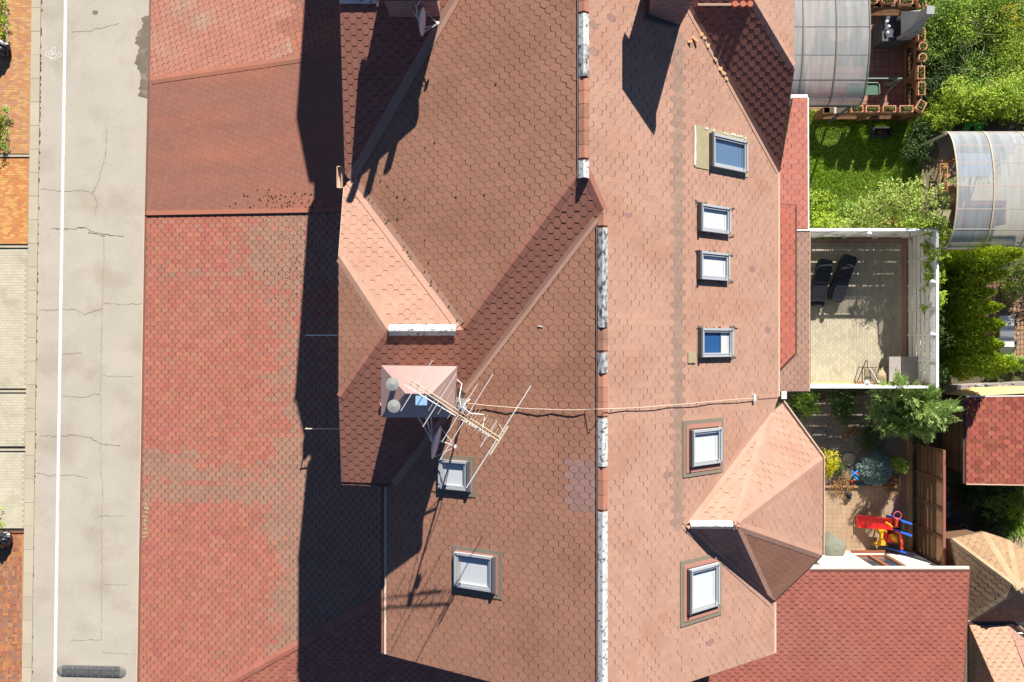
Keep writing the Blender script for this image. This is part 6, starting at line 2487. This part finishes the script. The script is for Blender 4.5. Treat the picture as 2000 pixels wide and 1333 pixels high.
# wild shrubs at the top right
wild = [(1850, 20, 1.5, 1.1, MID), (1905, 25, 1.7, 1.2, BRIGHT), (1965, 20, 1.8, 1.3, MID), (1845, 80, 1.2, 1.0, MID), (1900, 80, 1.3, 1.1, DARK), (1960, 85, 1.6, 1.2, BRIGHT),
        (1850, 150, .9, .9, DARK), (1915, 140, 1.2, 1.0, MID), (1985, 150, 1.6, 1.2, BRIGHT)]
wl = ['broad mid green wild shrub at the top edge just right of the corner flower box', 'bright wild shrub at the top edge, second from the flower boxes', 'tall green wild shrub in the top right corner', 'mid green wild shrub right of the upper flower box of the right patio wall',
      'darkest wild shrub in the middle of the overgrown bank at the top right', 'bright yellow-green wild shrub at the right edge below the corner one', 'small dark shrub right beside the two round flower pots', 'mid green shrub between the dark one and the clipped bright hedge', 'large bright shrub at the right edge just above the clear canopy']
for (px, py, h, r, m), lb in zip(wild, wl):
    b = G(px - (px - 1000) * h * .6 / H, py + (666 - py) * h * .6 / H, 0)
    bl = [((b.x + random.uniform(-.6, .6) * r, b.y + random.uniform(-.6, .6) * r, h * random.uniform(.3, .8)), (r * random.uniform(.5, .85), r * random.uniform(.5, .85), h * random.uniform(.3, .5))) for _ in range(6)]
    plant('wild_shrub', lb, 'shrub', b, bl, 5600, .085, m, 'wild shrubs on the overgrown bank', stems=8, asp=.5, lump=.5)
# rank grass stalks between them
n = 9000
C = np.column_stack([rng.uniform(G(1815, 0).x, G(2040, 0).x, n), rng.uniform(G(0, 235).y, G(0, -60).y, n), rng.uniform(.15, .6, n)])
D_ = rng.normal(size=(n, 3)) * [.8, .8, .4] + [.1, -.3, .6]
quads('rank_grass', C, D_, unit(n), rng.uniform(.25, .7, n), rng.uniform(.012, .03, n), leaf_mat('rank_grass_blade', (.12, .155, .03), isl=.4, hue=.04), None, 'stuff')
n = 260
C = np.column_stack([rng.uniform(G(1830, 0).x, G(1960, 0).x, n), rng.uniform(G(0, 200).y, G(0, 0).y, n), rng.uniform(.6, 1.6, n)])
D_ = rng.normal(size=(n, 3)) * [1, 1, .4]
quads('dry_stalks', C, D_, unit(n), rng.uniform(.3, .9, n), rng.uniform(.01, .018, n), mat('dry_stalk', (.40, .34, .20), rough=.9, isl=.2), None, 'stuff')
n = 16000
C = np.column_stack([rng.uniform(G(1815, 0).x, G(2060, 0).x, n), rng.uniform(G(0, 240).y, G(0, -60).y, n), rng.random(n) ** 1.5 * .5 + .04])
C[:, 2] += .18 * np.sin(C[:, 0] * 2.3) * np.cos(C[:, 1] * 1.9)
quads('undergrowth', C, rng.normal(size=(n, 3)) * [1, 1, .4], rng.normal(0, .5, (n, 3)) + [.1, .4, 1], .10 * rng.uniform(.5, 1.5, n), .055 * rng.uniform(.5, 1.4, n), leaf_mat('undergrowth_leaf', (.27, .34, .04), isl=.45, hue=.05), None, 'stuff')
# clipped bright hedge shrubs above the clear canopy
for (px, py, h, rx, ry, lb) in ((1862, 180, 1.5, .95, .95, 'bright golden green hedge shrub right of the flower boxes, upper one of the row'), (1918, 190, 1.6, 1.0, .9, 'bright golden green hedge shrub in the middle of its row above the green lid'), (1975, 195, 1.5, 1.1, .9, 'bright golden green hedge shrub at the right edge above the clear canopy'), (1838, 228, 1.2, .65, .6, 'smallest golden green hedge shrub, lowest of its row beside the canopy corner')):
    b = G(px - (px - 1000) * h * .55 / H, py + (666 - py) * h * .55 / H, 0)
    bl = [((b.x + random.uniform(-.5, .5) * rx, b.y + random.uniform(-.5, .5) * ry, h * random.uniform(.45, .75)), (rx * .68, ry * .68, h * .38)) for _ in range(5)]
    plant('hedge_shrub', lb, 'shrub', b, bl, 5600, .085, BRIGHT, 'golden green hedge shrubs', stems=6, asp=.55, lump=.35)

b = G(1912, 62, 0)
plant('flowering_weed', 'patch of yellow flowering weeds amid the wild shrubs near the top right', 'plant', b, [((b.x, b.y, 1.7), (.5, .35, .25)), ((b.x + .5, b.y - .3, 1.6), (.35, .3, .2))], 420, .07, leaf_mat('weed_flower', (.50, .42, .03), isl=.3, hue=.02), stems=6, asp=.5)
# young apple tree over the lawn
b = G(1722, 405, 0)
bl = [(g3(1690, 418, 1.0), (.75, .65, .5)), (g3(1735, 392, 1.6), (.8, .8, .55)), (g3(1785, 375, 2.0), (.75, .6, .5)), (g3(1830, 385, 2.5), (.55, .55, .4)), (g3(1780, 415, 1.9), (.8, .55, .5)), (g3(1820, 432, 2.1), (.5, .55, .5)), (g3(1660, 440, .8), (.7, .4, .4)), (g3(1868, 360, 2.6), (.3, .25, .2)), (g3(1730, 440, 1.0), (.6, .4, .4))]
plant('apple_tree', 'light green leafy young tree leaning over the lawn towards the clear canopy', 'tree', b, bl, 4600, .095, APPLE, stems=14, stem_r=.035, trunk=.6, asp=.55, lump=.5, shell=.3)
b = G(1722, 448, 0)
plant('russet_shrub', 'small shrub with reddish brown leaves between lawn and white terrace fence', 'shrub', b, [((b.x, b.y, .5), (.5, .35, .45)), ((b.x + .3, b.y - .1, .6), (.35, .3, .4))], 700, .08, RUSSET, stems=7, asp=.5)
for (px, py, r, h, m, lb, cnt) in ((1610, 440, .8, .45, BRIGHT, 'low bright bush on the sunny lawn next to the house canopy', 1700), (1655, 425, .7, .4, MID, 'low leafy bush on the lawn left of the young tree', 1300), (1600, 395, .6, .3, BRIGHT, 'low bright tuft of weeds at the sunny edge of the lawn', 900)):
    b = G(px, py, 0)
    plant('low_bush', lb, 'bush', b, [((b.x, b.y, h * .5), (r, r * .8, h * .6))], cnt, .085, m, 'low bushes on the lawn', stems=5)
# dark ivy bank left of the clear canopy
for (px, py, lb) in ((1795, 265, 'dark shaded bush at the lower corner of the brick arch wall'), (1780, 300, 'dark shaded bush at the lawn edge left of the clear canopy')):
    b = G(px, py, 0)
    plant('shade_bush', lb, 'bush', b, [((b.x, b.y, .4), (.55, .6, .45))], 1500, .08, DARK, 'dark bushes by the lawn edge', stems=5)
# climber on the corner of the terrace fence
fxw = fx
cb = Vector((fxw + .25, fy1 - .2, 0))
bl = []
for k in range(9):
    f = k / 8
    bl.append(((fxw + random.uniform(.0, .3), fy1 + .15 - f * 3.2, random.uniform(1.5, 2.35) - .5 * f), (.28, .32, .35)))
bl += [((fxw - .5, fy1 + .2, 2.1), (.5, .2, .25)), ((fxw + .3, fy1 + .2, 1.2), (.35, .35, .8)), ((fxw - 1.3, fy1 + .15, 2.15), (.35, .12, .12))]
plant('climber', 'yellow-green climbing plant over the upper right corner of the white terrace fence', 'climbing plant', cb, bl, 6500, .095, BRIGHT, stems=10, asp=.6, lump=.5)
b = Vector((fxw + .35, fy0 + 1.6, 0))
plant('climber', 'dark green climbing plant behind the lower half of the white terrace fence', 'climbing plant', b, [((b.x, b.y + dy, 1.3 + .4 * math.sin(dy * 3)), (.3, .5, .8)) for dy in (-1.2, -.5, .3, 1.0)], 2200, .075, DARK, stems=6)

# thuja hedge: tall narrow cones
def cone_plant(name, label, base, h, r, n, m, group, ln=.16, seedk=0):
    t = thing(name, label, 'conifer', base, group)
    z = h * (1 - rng.random(n) ** .62) * .97 + .06
    f = z / h
    prof = np.where(f < .18, .75 + f * 1.4, np.clip(1.0 - ((f - .18) / .82) ** 2.6, .03, 1))
    an = rng.random(n) * 2 * np.pi
    lump = 1 + .16 * np.sin(an * 5 + z * 3 + seedk) + .12 * np.sin(an * 9 - z * 5)
    rad = r * prof * lump * (rng.random(n) ** .35)
    C = np.column_stack([base.x + rad * np.cos(an), base.y + rad * np.sin(an), z])
    out = np.column_stack([np.cos(an), np.sin(an), np.zeros(n)])
    D_ = out * .55 + [0, 0, 1] + rng.normal(0, .28, (n, 3))
    tang = np.column_stack([-np.sin(an), np.cos(an), np.zeros(n)])
    N_ = out * .7 + tang * rng.normal(0, .8, (n, 1)) + [0, 0, .25]
    quads('foliage', C, D_, N_, ln * rng.uniform(.6, 1.4, n), ln * .42 * rng.uniform(.7, 1.3, n), m, t)
    mb = MB()
    mb.tube([base, base + Vector((0, 0, h * .9))], [.05, .01], 6)
    mb.build('trunk', BARK, t)
    return t
thj = [(1842, 520, 4.7, .56, 'tallest thuja, the sunlit top one of the hedge, right under the clear canopy'), (1838, 551, 4.0, .43, 'second thuja from the top of the hedge beside the white fence'), (1836, 581, 3.4, .40, 'third thuja of the hedge, shorter, behind the pale leafy shrub'), (1836, 607, 3.8, .42, 'fourth thuja of the hedge, its bright tip ending above the white lounger head'),
       (1836, 638, 3.9, .46, 'fifth thuja of the hedge, its bright tip touching the white lounger'), (1838, 672, 3.8, .47, 'sixth thuja of the hedge, its tip beside the foot of the white lounger'), (1842, 708, 4.5, .60, 'bottom thuja of the hedge, leaning along the dry stone wall')]
for i, (px, py, h, r, lb) in enumerate(thj):
    cone_plant('thuja', lb, G(px, py, 0), h, r, 5600, THUJA, 'thuja hedge', seedk=i)
b = G(1955, 548, 0)
plant('pale_shrub', 'pale green leafy shrub with light flowers between hedge tips and brown block patio', 'shrub', b, [((b.x, b.y, .9), (.6, .6, .6)), ((b.x + .5, b.y + .5, 1.1), (.6, .5, .5)), ((b.x + .2, b.y - .6, .7), (.5, .4, .4))], 2200, .09, APPLE, stems=8)
b = G(2000, 520, 0)
plant('pale_shrub', 'green shrub at the right edge beside the tallest thuja tip', 'shrub', b, [((b.x, b.y, .9), (.7, .7, .7))], 1500, .09, BRIGHT, stems=6)
b = G(1955, 708, 0)
plant('fern', 'bright green fern tuft below the foot of the white lounger', 'fern', b, [((b.x, b.y, .4), (.6, .35, .35)), ((b.x + .8, b.y - .05, .4), (.5, .35, .3))], 900, .16, MID, stems=5, asp=.3)

# spreading junipers: long feathery sprays
def juniper(name, label, base, arms, n, m, ln=.20, cat='conifer'):
    t = thing(name, label, cat, base)
    mb = MB()
    Cs, Ds = [], []
    for (tip, spread) in arms:
        tip = Vector(tip)
        mid = base.lerp(tip, .5) + Vector((0, 0, .25))
        mb.tube([base, mid, tip], [.05, .03, .008], 6)
        k = n // len(arms)
        f = rng.random(k) ** .7
        a, b_, c_ = np.array(base), np.array(mid), np.array(tip)
        P_ = ((1 - f) ** 2)[:, None] * a + (2 * f * (1 - f))[:, None] * b_ + (f ** 2)[:, None] * c_
        ax = (c_ - a) / np.linalg.norm(c_ - a)
        # side twigs fan out from the arm, sprays sit along the twigs
        ntw = 46
        tw = unit(ntw) * [1, 1, .55] + ax * .75 + [0, 0, .15]
        tw /= np.linalg.norm(tw, axis=1, keepdims=True)
        tf = rng.random(ntw) ** .7
        ti = rng.integers(0, ntw, k)
        f = np.clip(tf[ti] + rng.normal(0, .03, k), 0, 1)
        P_ = ((1 - f) ** 2)[:, None] * a + (2 * f * (1 - f))[:, None] * b_ + (f ** 2)[:, None] * c_
        q = rng.random(k) ** .8 * spread * (1.1 - .45 * f)
        Cs.append(P_ + tw[ti] * q[:, None] + rng.normal(0, .045, (k, 3)))
        Ds.append(tw[ti] + ax * .3 + rng.normal(0, .35, (k, 3)))
    C, D_ = np.vstack(Cs), np.vstack(Ds)
    ok = C[:, 2] > .03
    C, D_ = C[ok], D_[ok]
    N_ = rng.normal(0, .5, (len(C), 3)) + [0, 0, 1]
    quads('foliage', C, D_, N_, ln * rng.uniform(.5, 1.4, len(C)), ln * .17 * rng.uniform(.7, 1.4, len(C)), m, t)
    mb.build('branch', BARK, t)
    return t
bj = G(1760, 803, 0)
juniper('juniper', 'big light green spreading juniper beside the table corner of the terrace', bj,
        [(g3(1715, 765, 1.3), .75), (g3(1750, 742, 2.0), .65), (g3(1778, 775, 1.7), .8), (g3(1700, 805, .9), .75), (g3(1725, 835, .8), .7), (g3(1765, 838, .9), .75), (g3(1800, 845, 1.6), .7), (g3(1815, 770, 2.1), .7),
         (g3(1860, 795, 3.0), .65), (g3(1852, 826, 2.8), .65), (g3(1822, 810, 2.8), .8), (g3(1785, 805, 1.1), .7), (g3(1790, 755, 1.5), .4)], 21000, JUNI)
b = G(1795, 765, 0)
juniper('dry_branch', 'dry orange-brown twig of foliage at the lower corner of the terrace fence', b, [(g3(1800, 752, 1.6), .25), (g3(1785, 760, 1.5), .2)], 500, RUSSET, ln=.14, cat='branch')
# blue spruce globe
b = G(1703, 914, 0)
t = thing('blue_spruce', 'round silvery blue dwarf spruce next to the sand coloured patio', 'conifer', b)
n = 9500
d = unit(n)
d[:, 2] = np.abs(d[:, 2]) * .9
lumpd = unit(60)
lumpd[:, 2] = np.abs(lumpd[:, 2])
dist = (d @ lumpd.T).max(1)
rr = .72 * (.72 + .34 * np.clip((dist - .86) / .14, 0, 1)) * rng.random(n) ** .12
C = np.array(b) + d * rr[:, None] * [1, 1, .85] + [0, 0, .12]
quads('needles', C, d + rng.normal(0, .35, (n, 3)), rng.normal(size=(n, 3)), .085 * rng.uniform(.6, 1.4, n), np.full(n, .02), SPRUCE, t)
mb = MB()
mb.tube([b, b + Vector((0, 0, .5))], [.05, .02], 6)
mb.build('trunk', BARK, t)
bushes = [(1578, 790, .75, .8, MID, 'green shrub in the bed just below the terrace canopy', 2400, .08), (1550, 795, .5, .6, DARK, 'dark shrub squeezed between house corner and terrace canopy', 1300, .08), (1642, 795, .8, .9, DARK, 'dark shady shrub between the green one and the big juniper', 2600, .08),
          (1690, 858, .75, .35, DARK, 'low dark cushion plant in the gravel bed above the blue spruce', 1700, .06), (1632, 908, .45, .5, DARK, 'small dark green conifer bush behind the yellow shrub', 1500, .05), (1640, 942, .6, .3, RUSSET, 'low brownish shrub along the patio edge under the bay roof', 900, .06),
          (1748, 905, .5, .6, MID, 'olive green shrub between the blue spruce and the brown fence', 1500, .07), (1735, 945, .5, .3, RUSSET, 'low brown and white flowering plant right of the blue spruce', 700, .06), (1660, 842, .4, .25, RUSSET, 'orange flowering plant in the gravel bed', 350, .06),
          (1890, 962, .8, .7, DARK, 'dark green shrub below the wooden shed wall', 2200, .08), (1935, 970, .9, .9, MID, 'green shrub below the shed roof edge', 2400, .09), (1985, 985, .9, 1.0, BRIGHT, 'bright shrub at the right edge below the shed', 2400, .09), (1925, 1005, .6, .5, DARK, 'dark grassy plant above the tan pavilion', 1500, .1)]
for (px, py, r, h, m, lb, cnt, sz) in bushes:
    b = G(px, py, 0)
    bl = [((b.x + random.uniform(-.45, .45) * r, b.y + random.uniform(-.45, .45) * r, h * random.uniform(.35, .7)), (r * .62, r * .6, h * .45)) for _ in range(4)]
    plant('garden_shrub', lb, 'shrub', b, bl, cnt, sz, m, stems=6, asp=.5)
b = G(1606, 902, 0)
plant('yellow_shrub', 'bright yellow shrub peeking out beside the bay roof gutter', 'shrub', b, [((b.x, b.y + .1, .5), (.42, .5, .45)), ((b.x - .05, b.y - .25, .4), (.35, .4, .35))], 1500, .075, YELLOW, stems=5, asp=.4)
b = G(1975, 1020, 0)
t = thing('daylily', 'clump of long arching green blades above the tan pavilion', 'plant', b)
n = 420
an = rng.random(n) * 2 * np.pi
el = rng.uniform(.3, 1.2, n)
D_ = np.column_stack([np.cos(an) * np.cos(el), np.sin(an) * np.cos(el), np.sin(el)])
L_ = rng.uniform(.3, .7, n)
C = np.array(b) + D_ * (L_ * .5)[:, None] + np.column_stack([rng.normal(0, .35, n), rng.normal(0, .25, n), np.zeros(n)])
quads('blade', C, D_, np.cross(D_, [0, 0, 1]) * .3 + [0, 0, 1], L_, np.full(n, .035), MID, t)
# left forecourt hedges
for (py0_, py1_, m, lb) in ((-30, 88, BRIGHT, 'bright hedge at the left edge above the rubbish bag on orange bricks'), (208, 300, MID, 'low grassy hedge at the left edge beside the orange bricks'), (985, 1045, BRIGHT, 'small bright bush at the left edge beside the cream blocks')):
    x1 = 12 if py0_ < 900 else -2
    b = G(x1 - 20, (py0_ + py1_) / 2, 0)
    bl = []
    k = max(2, int((py1_ - py0_) / 22))
    for i in range(k):
        p = G(x1 - 14, py0_ + (py1_ - py0_) * (i + .5) / k, .3)
        bl.append(((p.x, p.y, .3), (.36, .36, .3)))
        bl.append(((p.x - .5, p.y, .35), (.4, .36, .35)))
    plant('hedge', lb, 'hedge', b, bl, 2600 if py0_ < 900 else 900, .07, m, 'hedges along the forecourts', stems=6)
mb = MB()
for (y0_, y1_) in ((-40, 90), (205, 300)):
    mb.prism([G(13, y0_, .05), G(16, y0_, .05), G(16, y1_, .05), G(13, y1_, .05)][::-1], (0, 0, .06))
structure(mb, 'hedge_edging', EDGING)
# ------------------------------------------------------------------ aerials, dishes and cables
def dish(label, hub, face, rad, foot, lnb_len, loc_extra=()):
    """tilted oval reflector on a bent bracket, with its feed arm"""
    hub, face = Vector(hub), Vector(face).normalized()
    t = thing('satellite_dish', label, 'satellite dish', hub)
    u = face.orthogonal().normalized()
    w = face.cross(u)
    M = Matrix((u, w, face)).transposed()
    mb = MB()
    mb.smooth = True
    n, k = 24, 6
    vs, fs = [], []
    for i in range(k + 1):
        r = rad * i / k
        for j in range(n):
            a = 2 * math.pi * j / n
            vs.append(hub + M @ Vector((r * math.cos(a), r * math.sin(a), .22 * rad * (i / k) ** 2)))
    for i in range(k):
        for j in range(n):
            fs.append((i * n + j, i * n + (j + 1) % n, (i + 1) * n + (j + 1) % n, (i + 1) * n + j))
    mb.add(vs, fs)
    mb.add([p - face * .012 for p in vs], [f[::-1] for f in fs])
    rim = [hub + M @ Vector((rad * math.cos(2 * math.pi * j / n), rad * math.sin(2 * math.pi * j / n), .22 * rad)) for j in range(n + 1)]
    mb.tube(rim, .012, 5, cap=False)
    mb.build('reflector', mat('dish_grey', (0.70, 0.72, 0.75), rough=.4, var=.05), t)
    low = min(rim, key=lambda p: p.z)
    feed = hub + face * lnb_len + Vector((0, 0, -.05))
    mb = MB()
    mb.tube([low, low.lerp(feed, .5) - Vector((0, 0, .03)), feed], .014, 6)
    sidev = face.cross(Vector((0, 0, 1))).normalized()
    for s2 in (1, -1):
        mb.tube([hub + sidev * s2 * rad * .98 + face * .2 * rad, feed], .008, 5)
    mb.build('feed_arm', ALU, t)
    mb = MB()
    mb.lathe([(.03, -.05), (.045, .02), (.045, .06), (.01, .07)], feed, 10, Matrix.Rotation(0, 3, 'Z'))
    mb.tube([feed + sidev * .05, feed - sidev * .05], .03, 8)
    mb.build('receiver', WHITE, t)
    mb = MB()
    for f in foot:
        mb.tube([Vector(f), Vector(f).lerp(hub, .8), hub - face * .05], .02, 6)
    mb.build('bracket', STEEL, t)
    return t
h1 = G(846, 863, 10.6)
fy = cy0 + .14
dish('grey satellite dish seen edge-on below the metal capped chimney', h1, (.95, -.22, .06), .44, [(G(806, 820, 11.2).x, fy, 11.1), (G(828, 820, 11.2).x, fy, 11.3), (G(838, 820, 11.2).x, fy, 11.0)], .62)
h2 = G(820, 42, 10.9)
dish('grey satellite dish on the brick chimney at the top edge of the photo', h2, (.97, -.12, .05), .34, [(h2.x - .25, ya, 10.8), (h2.x - .1, ya, 11.0)], .48)
mb = MB()
mb.tube([h2 + Vector((-.1, .1, 0)), h2 + Vector((-.05, .32, .2)), h2 + Vector((.15, .42, .45)), h2 + Vector((.5, .6, .75))], .012, 5)
tag(mb.build('dish_cable', ALU), 'pale cable curving from the top satellite dish up the brick chimney', 'cable')

# television aerial above the middle chimney
AZ = 12.75
ant = thing('tv_aerial', 'long television aerial with many thin cross rods on a mast beside the metal capped chimney', 'aerial', G(903, 800, 10))
m0 = LL.on(893, 812)
mtop = G(900, 797, AZ + .1)
mb = MB()
mb.tube([Vector((mtop.x, mtop.y, LL.z(mtop.x, mtop.y) + .1)), mtop], .026, 8)
mast = mb.build('mast', STEEL, ant)
mb = MB()
mb.beam(Vector((cx1 - .2, mtop.y + .1, 10.9)), Vector((mtop.x, mtop.y, 10.9)), .05, .03)
mb.beam(Vector((cx1 - .2, mtop.y + .1, 11.5)), Vector((mtop.x, mtop.y, 11.5)), .05, .03)
mb.box(Vector((mtop.x, mtop.y, AZ - .02)), (.12, .14, .12))
mb.box(Vector((mtop.x + .06, mtop.y - .05, AZ - .25)), (.10, .16, .14))
mb.build('clamp', STEEL, ant)
def rod(a, b, r, m, name='element', z=AZ, zz=None):
    mb = MB()
    mb.tube([G(*a, z), G(*b, zz if zz is not None else z)], r, 5)
    mb.build(name, m, ant)
rod((789, 740), (976, 863), .014, BRASS, 'boom')
rod((795, 736.5), (981, 858), .012, BRASS, 'boom', AZ + .03)
rod((790, 752), (956, 853), .013, ALU, 'boom', AZ - .22)
for (a, b) in (((845, 704), (783, 803)), ((891, 730), (826, 834)), ((933, 750), (863, 864)), ((963, 731), (859, 899)), ((971, 823), (938, 874))):
    rod(a, b, .010, ALU)
rod((1037, 754), (911, 953), .014, ALU)
rod((974, 828), (985, 847), .01, BRASS)
rod((993, 833), (958, 889), .024, BRASS, 'dipole', AZ + .05)
rod((991, 831), (955, 888), .010, BRASS, 'dipole', AZ - .03)
for (px, py, l) in ((803, 749, 10), (816, 756, 11), (832, 764, 13), (845, 773, 14)):
    rod((px + l * .25, py - l * .42), (px - l * .25, py + l * .42), .007, FRAME_DK, z=AZ - .22)
for (px, py, l) in ((800, 725, 22), (818, 757, 24), (835, 766, 22), (853, 776, 60), (870, 785, 56), (888, 795, 52), (905, 806, 34)):
    rod((px + l * .27, py - l * .44), (px - l * .27, py + l * .44), .006, BRASS)
for k in range(11):
    px, py = 916 + k * 5.2, 812 + k * 3.4
    l = 30 + 8 * (k % 3)
    rod((px + l * .27, py - l * .44), (px - l * .27, py + l * .44), .006, BRASS, z=AZ - .03)
mb = MB()
for k in range(30):
    p = G(910 + k * 1.45, 822 + k * .92, AZ - .22)
    mb.box(p, (.025, .025, .03))
mb.build('boom_insulators', WHITE, ant, kind='stuff')
mb = MB()
mb.tube([mtop + Vector((0, 0, -.1)), G(897, 776, AZ), G(902, 750, 12.3), G(893, 742, 11.9)], .010, 5)
mb.tube([mtop + Vector((.05, .02, 0)), G(920, 808, AZ + .1), G(944, 810, AZ), G(947, 815, AZ - .1), G(942, 838, AZ)], .010, 5)
mb.tube([mtop + Vector((0, 0, -.6)), mtop + Vector((.15, .1, -1.2)), LL.on(905, 788, .15)], .010, 5)
mb.build('lead', WHITE, ant)
# cable across the roof
mb = MB()
pts = []
for k in range(24):
    f = k / 23
    if f < .52:
        px = 905 + (1166 - 905) * f / .52
        P_ = LL
    else:
        px = 1166 + (1474 - 1166) * (f - .52) / .48
        P_ = RR
    py = 788 + 14 * math.sin(math.pi * min(1, f * 1.05)) ** 1.0 - 12 * max(0, f - .4) * 1.2 + random.uniform(-.5, .5)
    pts.append(P_.on(px, py, .09 + (.05 if .5 < f < .54 else 0) + .02 * math.sin(k * 2.1)))
mb.tube(pts, .011, 6)
cabl = tag(mb.build('roof_cable', mat('beige_cable', (.62, .48, .38), rough=.6)), 'beige cable running across both roof slopes from the aerial to the right eave', 'cable')
mb = MB()
for k in range(1, 23, 2):
    mb.tube([pts[k], pts[k] - Vector((0, .03, .10))], .008, 4)
mb.build('clip', FRAME_DK, cabl)
mb = MB()
mb.tube([LL.on(1050, 637, .03), LL.on(1060, 639, .03)], .01, 5)
tag(mb.build('plastic_scrap', WHITE), 'tiny white scrap lying on the left slope below the dark roof step', 'scrap')
# top objects are sealed: a last count
print('objects', len(bpy.data.objects), 'tris', sum(len(o.data.polygons) for o in bpy.data.objects if o.type == 'MESH'))
